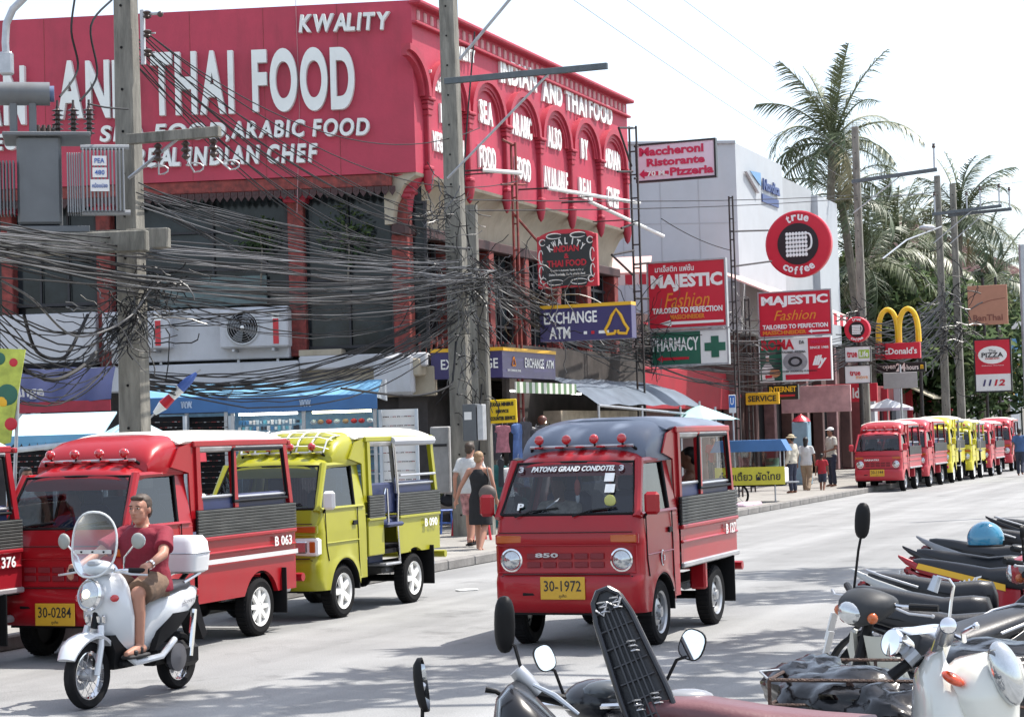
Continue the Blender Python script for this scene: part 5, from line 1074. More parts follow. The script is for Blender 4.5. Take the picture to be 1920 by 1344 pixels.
# far cluttered shop fronts, each a small building with signs
fx = [(1790, 1838, 700, 17.5, (.12, .11, .1)), (1838, 1885, 690, 17.2, (.35, .3, .25)), (1885, 1960, 640, 17.5, (.45, .45, .42)), (1960, 2060, 600, 18, (.3, .25, .2))]
for i, (a, b, y_, n_, c_) in enumerate(fx):
    t, L, zt = boxbuild('far_shop', ('dark far shop beside the crowded poles', 'beige far shop behind the pizza sign', 'pale far shop under the blue house', 'brown far shop at the end of the row')[i], a, b, y_, n_, 8, mat('far_shop_wall_%s' % 'abcd'[i], c_, .8, var=.3, scale=.7))
    for k_ in range(4): mb = MB(); mb.box(((k_+.5)*L/4, -.06, 1.6), (L/5.5, .08, 2.6), DGL if k_ % 2 else WPL); part('shop_opening', mb, t)
    mb = MB(); mb.box((L/2, -.3, 3.6), (L*.95, .5, .8), (NVY, YEL, SKYB, BANDR)[i]); part('fascia', mb, t); mb = MB(); mb.box((L/2, -.9, 4.4), (L*.9, 1.6, .1), WPL); part('canopy', mb, t)
# shopping clutter signs near (1900,560-760)
for (px, py, w_, h_, m_, lb) in ((1815, 632, 40, 24, BLK, 'small dark board above the cream canopy, near the far poles'), (1905, 650, 44, 30, SKYB, 'small blue board beyond the pizza sign'), (1900, 610, 60, 14, WSG, 'white and red strip sign beyond the pizza sign, higher'), (1903, 690, 30, 20, YEL, 'small yellow board low beyond the pizza sign')):
    board('far_sign', lb, px, py, w_, h_, 14.5, m_, None)

# ---------------------------------------------------------------- trees
PL = [mat('palm_leaf_'+n_, c_, .45, var=.35, scale=2) for n_, c_ in (('olive', (.12, .14, .07)), ('green', (.075, .10, .05)), ('dry', (.25, .22, .12)))]
PTR = mat('palm_trunk_grey', (.17, .15, .12), .9, var=.35, scale=5, bump=.6, bscale=12)
def frond(m, L=4.2, droop=1., seed=0):
    r = random.Random(seed); mb = MB(); n_ = 16; pts = []
    for i in range(n_+1): s_ = i/n_; a = .55 - droop*1.75*s_**1.4; pts.append((s_, a))
    x = z = 0; P = []
    for i, (s_, a) in enumerate(pts): P.append(Vector((x, 0, z))); x += cos(a)*L/n_; z += sin(a)*L/n_
    mb.tube(P, [.05*(1-i/(n_+1))+.012 for i in range(n_+1)], m, 4, False)
    K = 46
    for i in range(K):
        f_ = .12+.88*i/K; u = f_*n_; k = int(min(u, n_-1)); p = P[k].lerp(P[k+1], u-k); tdir = (P[k+1]-P[k]).normalized()
        ll = L*.24*(sin(pi*min(1, f_*.92+.08))**.6)*r.uniform(.75, 1.1)+.12
        for sy in (-1, 1):
            if r.random() < .06: continue
            d = (tdir*.55+Vector((0, sy*.8, r.uniform(-.45, .15)))).normalized(); w_ = Vector((0, 0, 1)).cross(d).normalized()*.022+tdir*.014; e = p+d*ll; e.z -= ll*r.uniform(.25, .6)
            m1 = p+d*ll*.55; m1.z -= ll*.08
            mb.add([p-w_, p+w_, m1+w_*.8, e, m1-w_*.8], [(0, 1, 2, 4), (4, 2, 3)], m)
    return mb.mesh('frond')
FR_ = [frond(PL[k % 2], 4.2, dr, k) for k, dr in enumerate((.35, .7, 1.0, 1.25, .85))] + [frond(PL[2], 3.6, 1.5, 9)]
def palm(label, px, pyc, d, s_=1., nf=26, base=None, seed=0, sink=True):
    r = random.Random(seed); top = onD(px, pyc, d); b = Vector((top.x+r.uniform(-1, 1), top.y, 0)); t = thing('palm_tree', label, 'palm tree', b, 0, 'palm trees beyond the white building')
    T = top-b; mb = MB(); mb.tube([Vector((T.x*f_**1.6, 0, T.z*f_)) for f_ in [i/14 for i in range(15)]], [(.24-.08*i/14)*(1+.06*(i % 2)) for i in range(15)], PTR, 8); part('trunk', mb, t)
    for i in range(nf):
        f_ = i/nf; az = i*2.4+r.uniform(-.2, .2); el = radians(78-112*f_+r.uniform(-8, 8)); me = FR_[min(4, int(f_*4.2)+r.choice((0, 0, 1)))] if f_ < .9 else FR_[5]
        o = bpy.data.objects.new('frond', me); COL.objects.link(o); o.parent = t; o.location = T+Vector((0, 0, -.4*f_)); q = s_*r.uniform(.85, 1.12); o.scale = (q, q, q); o.rotation_euler = (r.uniform(-.3, .3), -(el-.55*.6), az)
    mb = MB()
    for i in range(9): a = i*.7; mb.ball(T+Vector((.3*cos(a), .3*sin(a), -.45-.12*(i % 3))), .14, PL[0] if i % 2 else PL[2], 8, 6)
    part('coconut_cluster', mb, t)
    return t
palm('tallest coconut palm with a full crown above the far poles', 1562, 262, 84, .98, 25, seed=1)
palm('second coconut palm crown low behind the white building, below the tallest', 1575, 360, 86, .8, 18, seed=2)
palm('coconut palm standing behind the crowded far poles', 1800, 405, 105, .95, 26, seed=3)
palm('low palm right behind the small round coffee sign'.replace('right behind', 'just behind'), 1690, 470, 96, .9, 26, seed=4)
palm('low palm between the white building and the yellow arches', 1620, 490, 90, .9, 26, seed=5)
palm('low palm above the pizza sign beside the blue house', 1862, 520, 125, 1.1, 24, seed=6)
palm('low palm above the yellow arches', 1745, 500, 112, 1.1, 26, seed=7)
palm('short palm with drooping fronds behind the far cross arms', 1660, 430, 118, .9, 22, seed=8)
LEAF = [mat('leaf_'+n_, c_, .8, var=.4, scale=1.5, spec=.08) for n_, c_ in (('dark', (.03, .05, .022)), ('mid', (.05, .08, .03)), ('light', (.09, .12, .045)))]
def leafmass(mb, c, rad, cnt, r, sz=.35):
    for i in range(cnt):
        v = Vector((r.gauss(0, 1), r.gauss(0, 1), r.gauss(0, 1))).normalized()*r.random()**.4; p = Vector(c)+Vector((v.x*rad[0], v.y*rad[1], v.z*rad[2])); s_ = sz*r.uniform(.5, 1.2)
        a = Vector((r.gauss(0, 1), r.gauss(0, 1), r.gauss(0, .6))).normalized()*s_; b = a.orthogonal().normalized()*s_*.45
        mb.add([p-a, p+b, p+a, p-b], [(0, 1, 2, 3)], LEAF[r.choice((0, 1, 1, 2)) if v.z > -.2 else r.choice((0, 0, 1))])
def tree(label, base, h, crowns, cnt, seed, group=None, sz=.35):
    r = random.Random(seed); t = thing('leafy_tree', label, 'tree', base, 0, group); mb = MB(); mb.tube([(0, 0, 0), (.1, .1, h*.4), (0, .2, h*.75)], [.28, .2, .12], PTR, 8)
    for (c, rad) in crowns: mb.tube([(.05, .1, h*.45), (Vector(c)*.6)+Vector((0, 0, h*.18)), Vector(c)], [.12, .08, .04], PTR, 6, False)
    part('trunk', mb, t); mb = MB()
    for (c, rad) in crowns: leafmass(mb, c, rad, cnt, r, sz)
    part('crown', mb, t, kind='stuff'); return t
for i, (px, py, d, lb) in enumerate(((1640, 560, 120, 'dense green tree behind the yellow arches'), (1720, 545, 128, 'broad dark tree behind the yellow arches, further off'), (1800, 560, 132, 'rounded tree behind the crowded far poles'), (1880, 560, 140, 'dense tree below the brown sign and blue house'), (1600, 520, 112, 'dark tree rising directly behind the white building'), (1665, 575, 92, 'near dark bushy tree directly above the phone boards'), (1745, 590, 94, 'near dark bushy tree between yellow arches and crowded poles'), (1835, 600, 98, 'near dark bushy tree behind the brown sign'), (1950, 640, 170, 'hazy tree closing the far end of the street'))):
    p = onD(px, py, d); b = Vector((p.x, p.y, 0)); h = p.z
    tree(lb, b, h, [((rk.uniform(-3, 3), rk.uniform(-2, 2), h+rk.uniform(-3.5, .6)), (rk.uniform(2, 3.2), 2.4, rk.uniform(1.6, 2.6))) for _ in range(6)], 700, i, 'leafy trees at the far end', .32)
for (px, py, rx, rz_, lb) in ((487, 445, .5, .45, 'added yellow green leaves standing in for foliage reflected in the first dark window of the restaurant'), (650, 440, .6, .7, 'added olive leaves standing in for foliage reflected in the dark window between two red columns')):
    c = FL.M @ Vector((FL.hit(px, py, .45)[0], .42, FL.hit(px, py, .45)[1])); t = thing('plant_reflection', lb, 'plant', c, FL.rz); mb = MB(); rq = random.Random(px); leafmass(mb, (0, 0, 0), (rx, .10, rz_), 260, rq, .075); part('foliage', mb, t, kind='stuff'); mb = MB(); mb.tube([(0, 0, -1.0), (.05, 0, -.3), (0, 0, .2)], .02, PTR, 5); part('stem', mb, t)  # leaf masses added before the panes to imitate reflected foliage
# street trees overhanging the road from the near side: their shade falls on the road in front
def shade_tree(label, trunk, spots, seed):
    b = Vector((trunk[0], trunk[1], 0)); cr = []
    for (px, py, h, rx, ry) in spots:
        g = onG(px, py)
        for _ in range(20):                      # the branch hangs above the view, wherever its shade falls
            p = g + Vector((sd.x, sd.y, sd.z))*(h/sd.z); q_ = p-CAMP; e = (q_.z-.5*q_.y/q_.y)/q_.y
            if e > .26+.35/q_.y*3 or p.x/p.y > .38: break
            h += .5
        cr.append((p-b, (rx, ry, .5)))
    r = random.Random(seed); t = thing('street_tree', label, 'tree', b, 0, 'street trees shading the near side of the road'); mb = MB(); mb.tube([(0, 0, 0), (-.1, .1, 3), (0, .2, 5.2)], [.3, .22, .16], PTR, 8)
    for (c, rad) in cr: mb.tube([(-.05, .1, 4.2), Vector((c.x*.5, c.y*.5, (4.6+c.z)/2+.8)), c], [.13, .09, .04], PTR, 6, False)
    part('trunk', mb, t); mb = MB()
    for (c, rad) in cr: leafmass(mb, c, rad, int(150*rad[0]*rad[1])+60, r, .3)
    part('crown', mb, t, kind='stuff')
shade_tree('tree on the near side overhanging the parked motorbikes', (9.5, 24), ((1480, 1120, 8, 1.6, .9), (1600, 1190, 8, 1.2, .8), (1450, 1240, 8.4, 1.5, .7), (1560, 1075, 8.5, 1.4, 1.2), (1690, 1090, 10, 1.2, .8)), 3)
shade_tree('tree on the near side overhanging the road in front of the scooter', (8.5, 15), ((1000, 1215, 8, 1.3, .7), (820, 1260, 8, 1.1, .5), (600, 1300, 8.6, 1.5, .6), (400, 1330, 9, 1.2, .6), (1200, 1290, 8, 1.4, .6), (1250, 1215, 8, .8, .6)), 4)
# ================================================================== PICKUP TAXIS (small cab-over minitrucks)
def paint(name, c, dirt=.3): return mat(name, c, .34, var=.08, scale=1.5, coat=.3, spec=.35, bump=.02, bscale=3, dirt=dirt, dirtcol=tuple(x*.55+.05 for x in c), rvar=.06)
TRED = paint('truck_red_paint', (.33, .006, .012)); TRED2 = paint('truck_dark_red_paint', (.30, .012, .02)); TYEL = paint('truck_mustard_yellow_paint', (.34, .33, .018), .15); TPINK = paint('sunlit_red_paint', (.46, .035, .05)); TYE2 = paint('bright_yellow_paint', (.62, .55, .03))  # TPINK: sunlit wash-out of the far red taxis put into the paint
SLATM = mat('grey_weathered_slat', (.055, .058, .055), .5, .2, var=.35, scale=6, stretch=(.5, 1, 4), dirt=.3, dirtcol=(.13, .13, .12)); SILV = mat('dull_silver_strip', (.5, .5, .51), .35, .6)
WROOF = mat('cream_truck_roof', (.72, .69, .62), .5, var=.05, dirt=.2, dirtcol=(.4, .36, .3)); GROOF = mat('grey_blue_vinyl_roof', (.125, .15, .20), .38, var=.12, scale=2, bump=.15, bscale=6)
WSH = glass('windshield_glass', (.58, .62, .66), .03); SGL = glass('side_window_glass', (.25, .28, .3), .06); CLR = glass('clear_vinyl', (.82, .84, .84), -.02, .03)
AMB = mat('amber_lens', (.45, .10, .02), .2, coat=.5, var=.05); REDL = mat('red_lens', (.45, .01, .015), .12, coat=1., var=.05); LENS = mat('headlamp_lens', (.55, .57, .58), .08, .75, var=.1, scale=30, rvar=.03)
PLY = mat('plate_yellow', (.62, .36, .03), .4, var=.06, dirt=.15, dirtcol=(.4, .22, .05)); SEATB = mat('dark_blue_vinyl', (.02, .03, .09), .45, var=.2); SKIN = mat('skin', (.42, .21, .145), .5, var=.06, scale=8, spec=.35)
HUB = mat('steel_wheel_silver', (.42, .43, .44), .35, .75, var=.1)
def make_wheel(par, x, y, z=.29, r=.29, style='steel', side=1, out=1):
    """wheel standing on the ground; out = +1 faces local +Y"""
    t = bpy.data.objects.new('wheel', None); COL.objects.link(t); 
    M = Matrix.Translation((x, y, z)) @ Matrix.Rotation(-pi/2*out, 4, 'X')
    mb = MB(M); prof = [(r*.66, -.07), (r*.86, -.08), (r*.97, -.065), (r, -.04), (r, .04), (r*.97, .065), (r*.86, .08), (r*.66, .07)]
    bpy.data.objects.remove(t)
    mb.lathe(prof, RUB, 32); w_ = part('wheel', mb, par)
    mb = MB(M)
    for j in range(40): a = 2*pi*j/40; mb.box(((r+.001)*cos(a), (r+.001)*sin(a), 0), (.012, .018, .10), RUB, 0, Matrix.Rotation(a, 3, 'Z'))
    o = part('tread', mb, w_, kind='stuff')
    mb = MB(M)
    if style == 'steel':
        mb.lathe([(r*.68, .05), (r*.66, .07), (r*.6, .055), (r*.58, .02), (r*.5, .015), (r*.3, .045), (r*.18, .05), (r*.16, .075), (0, .08)], HUB, 28)
        for j in range(8): a = 2*pi*j/8; mb.ball(((r*.47)*cos(a), (r*.47)*sin(a), .027), (.022, .03, .006), BLACK, 8, 4, Matrix.Rotation(a, 3, 'Z'))
        for j in range(5): a = 2*pi*j/5; mb.lathe([(.01, .05), (.01, .065), (0, .065)], STEEL, 6, Matrix.Translation((r*.22*cos(a), r*.22*sin(a), 0)))
    else:
        n_ = 5 if style == 'five' else 8; mb.lathe([(r*.68, .05), (r*.67, .075), (r*.6, .06), (r*.59, -.0)], WTXT, 28); mb.lathe([(r*.6, -.01), (0, -.01)], BLACK, 20); mb.lathe([(r*.19, .0), (r*.19, .055), (r*.1, .06), (0, .062)], WTXT, 14)
        for j in range(n_): a = 2*pi*j/n_; mb.prism([(r*.15, -.028), (r*.62, -.018 if n_ > 5 else -.035), (r*.62, .018 if n_ > 5 else .035), (r*.15, .028)], .03, .062, WTXT, Matrix.Rotation(a, 4, 'Z'), ax='z')
    part('rim', mb, w_); return w_
XF, XB = .62, -.56     # cab front and back
def lip(z): # front shape x(z)
    P = [(.33, .555), (.36, .60), (.45, .625), (.60, .63), (.645, .615), (.66, .60), (.93, .59), (.95, .60), (1.0, .597), (1.10, .58), (1.19, .555)]
    for (a, xa), (b, xb) in zip(P, P[1:]):
        if z <= b: return xa+(xb-xa)*(z-a)/(b-a)
    return P[-1][1]
def hw(z): return .70-.0*(z < .9)-.012*max(0, z-.95)/.25
def cab_shell(mat_, arch=True):
    zs = [.33, .36, .45, .60, .64, .655, .67, .80, .92, .935, .95, 1.0, 1.10, 1.19]; cols = []
    for sy in (-1, 1):
        pass
    side = [XB+(.50-XB)*i/26 for i in range(27)]
    cols = [('s', x, -1) for x in side] + [('c', a, -1) for a in (15, 35, 55, 75)] + [('f', y_, 0) for y_ in [-.58+1.16*i/10 for i in range(11)]] + [('c', a, 1) for a in (75, 55, 35, 15)] + [('s', x, 1) for x in side[::-1]]
    vs = []; 
    for kd, q_, sy in cols:
        for z in zs:
            f_ = lip(z); h_ = hw(z); zz = z
            if kd == 's':
                x = q_; d = .36**2-(x-.0)**2
                if arch and d > 0: zz = max(z, .29+sqrt(d))
                if x < -.36: zz = max(zz, .40)
                f_ = lip(zz); h_ = hw(zz)
                x = min(x, f_-.12); y = sy*h_
                # flare over the arch
                dd = abs(sqrt((x)**2+(zz-.29)**2)-.37); y += sy*.018*max(0, 1-dd/.05) if zz < .75 else 0
            elif kd == 'c':
                a = radians(q_); x = f_-.12+.12*sin(a); y = sy*(h_-.12+.12*cos(a))
            else: x = f_+.018*(1-(q_/.6)**2); y = q_
            vs.append((x, y, zz))
    n_ = len(zs); mb = MB(); mb.add(vs, [(i*n_+j, (i+1)*n_+j, (i+1)*n_+j+1, i*n_+j+1) for i in range(len(cols)-1) for j in range(n_-1)], mat_); return mb
def arch_panel(mb, x0, x1, zb, zt, y, th, xc, m, R_=.345, nx=40):
    cols = [x0+(x1-x0)*i/nx for i in range(nx+1)]; vs = []; zs = 4
    for x in cols:
        d = R_**2-(x-xc)**2; z0 = zb
        if d > 0: z0 = max(zb, .29+sqrt(d))
        for j in range(zs+1): z = z0+(zt-z0)*j/zs; vs.append((x, y, z))
    for x in cols:
        d = R_**2-(x-xc)**2; z0 = zb
        if d > 0: z0 = max(zb, .29+sqrt(d))
        vs.append((x, y-math.copysign(th, y), z0))
    k = zs+1; fs = [(i*k+j, (i+1)*k+j, (i+1)*k+j+1, i*k+j+1) for i in range(nx) for j in range(zs)]; b = (nx+1)*k; fs += [(i*k, (i+1)*k, b+i+1, b+i) for i in range(nx)]
    mb.add(vs, fs, m)
def truck(label, loc, rz, body, canopy, roof, slat=SLATM, plate='30-1972', code='B 127', wheels='steel', skirt=False, entry=False, strip=None, front=True, shield_text=None, lights=4, name='pickup_taxi', person_in=False, lod=0, lamps='round', badge=None, white_mirror=False, plate_z=.555):
    t = thing(name, label, 'pickup taxi', loc, rz, 'pickup taxis along the street')
    part('cab_shell', cab_shell(body), t, sm=42)
    mb = MB(); mb.box((.02, 0, .40), (1.0, 1.2, .06), BLACK); mb.box((-1.1, 0, .40), (2.9, .5, .12), BLACK); mb.box((.45, 0, .36), (.2, 1.1, .1), BLACK); part('chassis', mb, t)
    for s_ in (-1, 1): mb = MB(); mb.box((-1.5, s_*.36, .47), (2.2, .06, .08), BLACK); part('frame_rail', mb, t)
    mb = MB(); mb.tube([(-1.85, -.6, .29), (-1.85, .6, .29)], .04, BLACK); mb.ball((-1.85, 0, .29), .11, BLACK); part('rear_axle', mb, t)
    for x in (0, -1.85):
        for s_ in (-1, 1): make_wheel(t, x, s_*.61, style=wheels, out=s_)
    for s_ in (-1, 1):
        mb = MB(); arch = [(.345*cos(a), .29+.345*sin(a)) for a in [pi*k/16 for k in range(17)]]
        mb.loft([[(x, s_*.30, z), (x*1.0, s_*.705, z), (x*1.06, s_*.705, .29+(z-.29)*1.06), (x*1.06, s_*.3, .29+(z-.29)*1.06)] for x, z in arch], BLACK); part('wheel_arch_liner', mb, t)
    # pillars, roof, window frames
    hb, ht = .685, .585
    for s_ in (-1, 1):
        mb = MB(); mb.tube([(.535, s_*(hb-.03), 1.17), (.40, s_*(hb-.055), 1.42), (.25, s_*(ht+.01), 1.67)], [.045, .038, .042], body, 8); part('windshield_pillar', mb, t)
        mb = MB(); mb.prism([(XB, 1.15), (XB, 1.68), (-.40, 1.68), (-.33, 1.15)], 0, .06, body, Matrix(((1, 0, 0, 0), (0, s_*1, -s_*.19, s_*(hb-.04)+s_*.19*1.19-s_*.02), (0, 0, 1, 0), (0, 0, 0, 1)))); part('rear_pillar', mb, t)
        mb = MB(); mb.tube([(.52, s_*hb, 1.195), (-.5, s_*hb, 1.195)], .022, body, 6); mb.tube([(.22, s_*(ht+.01), 1.66), (-.5, s_*(ht+.01), 1.67)], .03, body, 6); mb.tube([(.50, s_*(hb-.005), 1.2), (.27, s_*(ht+.015), 1.645)], .016, BLACK, 6); mb.tube([(.27, s_*(ht+.015), 1.645), (-.38, s_*(ht+.015), 1.645)], .012, BLACK, 6); mb.tube([(-.38, s_*(ht+.015), 1.645), (-.31, s_*(hb-.005), 1.2)], .016, BLACK, 6); part('window_surround', mb, t)
        # door seam, handle, sill
        mb = MB(); seam = [(.36, .0), (.36, 1.19), (.36, .72), (.33, .66), (.12, .68)]
        mb.tube([(.44, s_*.703, 1.19), (.42, s_*.704, .80), (.37, s_*.704, .64)], .006, BLACK, 4); mb.tube([(-.34, s_*.703, 1.19), (-.36, s_*.704, .62), (-.38, s_*.704, .42)], .006, BLACK, 4); mb.tube([(.42, s_*.706, .83), (-.36, s_*.706, .83)], .008, body, 4); part('door_seam', mb, t)
        mb = MB(); mb.box((-.26, s_*.712, 1.02), (.10, .015, .05), BLACK, .005); part('door_handle', mb, t)
    # roof
    secs = []
    for x, zc, w_, dz in ((.30, 1.655, .575, .015), (.24, 1.70, .60, .03), (.12, 1.745, .61, .03), (-.1, 1.765, .615, .035), (-.35, 1.765, .615, .035), (XB-.01, 1.745, .61, .03)):
        sec = []
        for k in range(13):
            u = -1+2*k/12; sec.append((x, u*w_*(1 if abs(u) < .9 else .985), zc-(.09*abs(u)**5)+dz*(1-u*u)*.6))
        sec += [(x, w_*.97, zc-.12), (x, -w_*.97, zc-.12)]; secs.append(sec)
    mb = MB(); mb.loft(secs, body); part('cab_roof', mb, t, sm=50)
    mb = MB()
    for k in range(5):
        y_ = -.4+k*.2; mb.box((.0, y_, 1.795), (.36, .07, .018), body, .008)
    part('roof_ribs', mb, t)
    # glass
    mb = MB(); n_ = 8; vs = []
    for k in range(n_+1):
        u = -1+2*k/n_; vs += [(.545+.02*(1-u*u), u*.62, 1.21), (.275+.02*(1-u*u), u*.545, 1.655)]
    mb.add(vs, [(2*k, 2*k+2, 2*k+3, 2*k+1) for k in range(n_)], WSH); part('windshield', mb, t)
    mb = MB(); rim = [Vector((.548, -.635, 1.205)), Vector((.565, 0, 1.20)), Vector((.548, .635, 1.205)), Vector((.275, .555, 1.655)), Vector((.292, 0, 1.662)), Vector((.275, -.555, 1.655)), Vector((.548, -.635, 1.205))]; mb.tube(rim, .014, BLACK, 6); part('windshield_seal', mb, t)
    for s_ in (-1, 1): mb = MB(); mb.quad((.49, s_*.672, 1.2), (-.31, s_*.672, 1.2), (-.38, s_*.585, 1.645), (.26, s_*.585, 1.645), SGL); o = part('door_window', mb, t)
    mb = MB(); mb.quad((XB+.03, -.6, 1.2), (XB+.03, .6, 1.2), (XB+.03, .53, 1.66), (XB+.03, -.53, 1.66), SGL); mb.box((XB, 0, .95), (.04, 1.3, .5), body); part('rear_window', mb, t)
    # inside
    mb = MB(); mb.box((.42, 0, 1.10), (.26, 1.24, .16), DARK, .04); part('dashboard', mb, t)
    for s_ in (-1, 1):
        mb = MB(); mb.box((-.12, s_*.3, .84), (.46, .46, .16), DARK, .05); mb.box((-.36, s_*.3, 1.12), (.12, .44, .52), SEATB, .05); mb.box((-.38, s_*.3, 1.45), (.08, .24, .16), SEATB, .03); part('seat', mb, t)
    mb = MB(); M = Matrix.Translation((.2, -.32, 1.12)) @ Matrix.Rotation(radians(-35), 4, 'Y'); mb.tube([M @ Vector((.17*cos(a), .17*sin(a), 0)) for a in [2*pi*k/20 for k in range(21)]], .014, BLACK, 6, False); mb.tube([M @ Vector((-.17, 0, 0)), M @ Vector((.17, 0, 0))], .01, BLACK, 5); mb.tube([(.2, -.32, 1.12), (.45, -.32, .85)], .02, BLACK, 6); part('steering_wheel', mb, t)
    # front details
    if lamps == 'round':
        for s_ in (-1, 1):
            X = Matrix.Translation((.575, s_*.52, .80)) @ Matrix.Rotation(pi/2, 4, 'Y')
            mb = MB(); mb.lathe([(.098, -.02), (.105, .03), (.09, .035), (.088, .02)], CHROME, 24, X); mb.lathe([(.088, .02), (.06, .045), (0, .055)], LENS, 24, X); part('headlight', mb, t)
    else:
        for s_ in (-1, 1):
            mb = MB(); mb.box((.56, s_*.55, .80), (.12, .28, .19), WTXT, .02); mb.box((.61, s_*.50, .80), (.05, .15, .14), LENS, .02); mb.box((.60, s_*.63, .80), (.06, .09, .14), AMB, .02); part('headlight', mb, t)
    for s_ in (-1, 1):
        mb = MB(); mb.box((.585, s_*.54, .985), (.05, .25, .075), AMB, .012); mb.box((.575, s_*.54, .985), (.05, .27, .095), body, .01); part('turn_signal', mb, t)
    for k in range(5):
        for j in range(2):
            y_ = -.30+k*.15; z_ = .835-j*.075
            mb = MB(); mb.box((.613+.012*(1-(y_/.6)**2), y_, z_), (.008, .125, .05), mat('grille_slot_red', (.17, .012, .018), .5) if body not in (TYEL, TYE2) else DARK, .01)
            if k == 0: mb.box((.620, y_, z_), (.008, .10, .028), BLACK, .006)
            part('grille_slot', mb, t)
    mb = MB(); mb.box((.592, 0, .655), (.02, 1.24, .012), BLACK); part('bumper_gap', mb, t)
    if badge:
        mb = MB(); mb.text(badge, (.632, -.17 if lamps == 'round' else 0, .845 if badge != 'DAIHATSU' else .93), .22 if badge != 'DAIHATSU' else .42, .04 if badge != 'DAIHATSU' else .05, SILV if badge != 'DAIHATSU' else WTXT, (0, 1, 0), (0, 0, 1), dep=.006, bold=.03)
        part('badge', mb, t)
    if plate:
        mb = MB(); mb.box((.655, -.02, plate_z), (.01, .42, .20), PLY, .004); p_ = part('number_plate', mb, t)
        mb = MB(); mb.text(plate, (.661, -.02, plate_z+.02), .35, .095, BTX, (0, 1, 0), (0, 0, 1), dep=.002, bold=.005); mb.text('ภูเก็ต', (.661, -.02, plate_z-.07), .07, .035, BTX, (0, 1, 0), (0, 0, 1), dep=.002); part('plate_digits', mb, p_)
    mb = MB(); mb.box((.60, -.35, .50), (.08, .12, .03), BLACK, .005); part('bumper_slot', mb, t)
    mb = MB(); fr_ = [(.60, -.66, .93), (.622, 0, .93), (.60, .66, .93), (.60, .66, .69), (.622, 0, .69), (.60, -.66, .69), (.60, -.66, .93)]
    mb.tube(fr_, .006, BLACK if 0 else body, 5); mb.tube([(.608, -.63, 1.045), (.625, 0, 1.045), (.608, .63, 1.045)], .005, mat('seam_shadow_line', (.05, .01, .01), .6), 4); mb.tube([(.621, -.6, .675), (.634, 0, .675), (.621, .6, .675)], .006, MATS['seam_shadow_line'], 4); part('front_panel_edge', mb, t)
    # wipers
    for s_ in (0, 1): mb = MB(); y0 = (.05, -.5)[s_]; mb.tube([(.60, y0+.02, 1.185), (.565, y0+.18, 1.235), (.545, y0+.42, 1.26)], .008, BLACK, 5); part('wiper', mb, t)
    # mirrors
    for s_ in (-1, 1):
        mb = MB(); mb.tube([(.45, s_*.69, 1.16), (.50, s_*.76, 1.24)], .012, BLACK, 6); mb.box((.50, s_*.785, 1.29), (.06, .14, .20), WTXT if white_mirror else body, .03); part('mirror', mb, t)
    # light bar and beacons
    if lights:
        mb = MB(); mb.tube([(.10, -.5, 1.80), (.10, .5, 1.80)], .016, SILV, 6); mb.tube([(.10, -.48, 1.80), (.02, -.52, 1.75)], .014, BLACK); mb.tube([(.10, .48, 1.80), (.02, .52, 1.75)], .014, BLACK); part('light_bar', mb, t)
        for k in range(lights):
            y_ = -.40+.80*k/(lights-1) if lights > 1 else 0; mb = MB(); mb.lathe([(.0, -.03), (.035, -.02), (.045, 0), (.042, .02)], CHROME, 12, Matrix.Translation((.12, y_, 1.865)) @ Matrix.Rotation(pi/2, 4, 'Y')); mb.ball((.135, y_, 1.865), (.04, .045, .045), REDL, 14, 8); mb.tube([(.11, y_, 1.80), (.11, y_, 1.83)], .01, BLACK, 5); part('beacon_lamp', mb, t)
    # canopy front, an arched wind deflector
    zb_ = 1.70; secs = []
    cm = canopy
    for x, top, w_ in ((.05, 1.79, .60), (0, 1.87, .612), (-.08, 1.94, .622), (-.22, 2.0, .632), (-.46, 2.035, .64), (-.66, 2.045, .64)):
        sec = []; rr = .16
        for k in range(25):
            a = pi*k/24; c_, s2 = cos(a), sin(a); sec.append((x, -w_*math.copysign(abs(c_)**.45, c_), zb_+(top-zb_)*abs(s2)**.42))
        secs.append(sec+[(x, w_*.98, zb_-.05), (x, -w_*.98, zb_-.05)])
    mb = MB(); mb.loft(secs, cm); part('canopy_front', mb, t, sm=50)
    # side fillets between cab and canopy
    for s_ in (-1, 1):
        mb = MB(); mb.prism([(-.25, 1.72), (-.56, 1.66), (-.60, 1.10), (-.84, 1.10), (-.74, 1.93), (-.66, 1.95), (-.40, 1.90)], s_*.655-.008, s_*.655+.008, body if canopy is GROOF else canopy); part('side_fillet', mb, t)
    # load bed
    BX0, BX1 = -.62, -2.58; mb = MB(); mb.box(((BX0+BX1)/2, 0, .645), (BX0-BX1, 1.34, .05), DARK); part('bed_floor', mb, t)
    for s_ in (-1, 1):
        zt = 1.02; mb = MB()
        ex0 = -1.12 if (entry and s_ > 0) else None
        zb2 = .42 if skirt else .66
        if entry and s_ > 0:
            arch_panel(mb, BX1, -1.42, .60, zt-.02, s_*.70, .05, -1.85, body, .36); mb.box((-.82, s_*.685, .82), (.42, .03, .40), body, .01); mb.box((-2.0, s_*.70, zt), (1.16, .05, .04), body, .01); mb.box((-.82, s_*.70, 1.03), (.44, .05, .04), body, .01)
        else:
            arch_panel(mb, BX1, BX0, zb2, zt-.02, s_*.70, .05, -1.85, body, .36)
            mb.box(((BX0+BX1)/2, s_*.70, zt), (BX0-BX1, .06, .045), body, .012); mb.box(((BX0+BX1)/2, s_*.708, .88), (BX0-BX1-.02, .03, .03), body, .012)
            if not skirt: mb.box(((BX0+BX1)/2, s_*.71, .665), (BX0-BX1, .04, .05), SILV if s_ > 0 else body, .01); mb.box((-1.43, s_*.62, .52), (.09, .16, .28), body, .02)
        part('bed_side', mb, t)
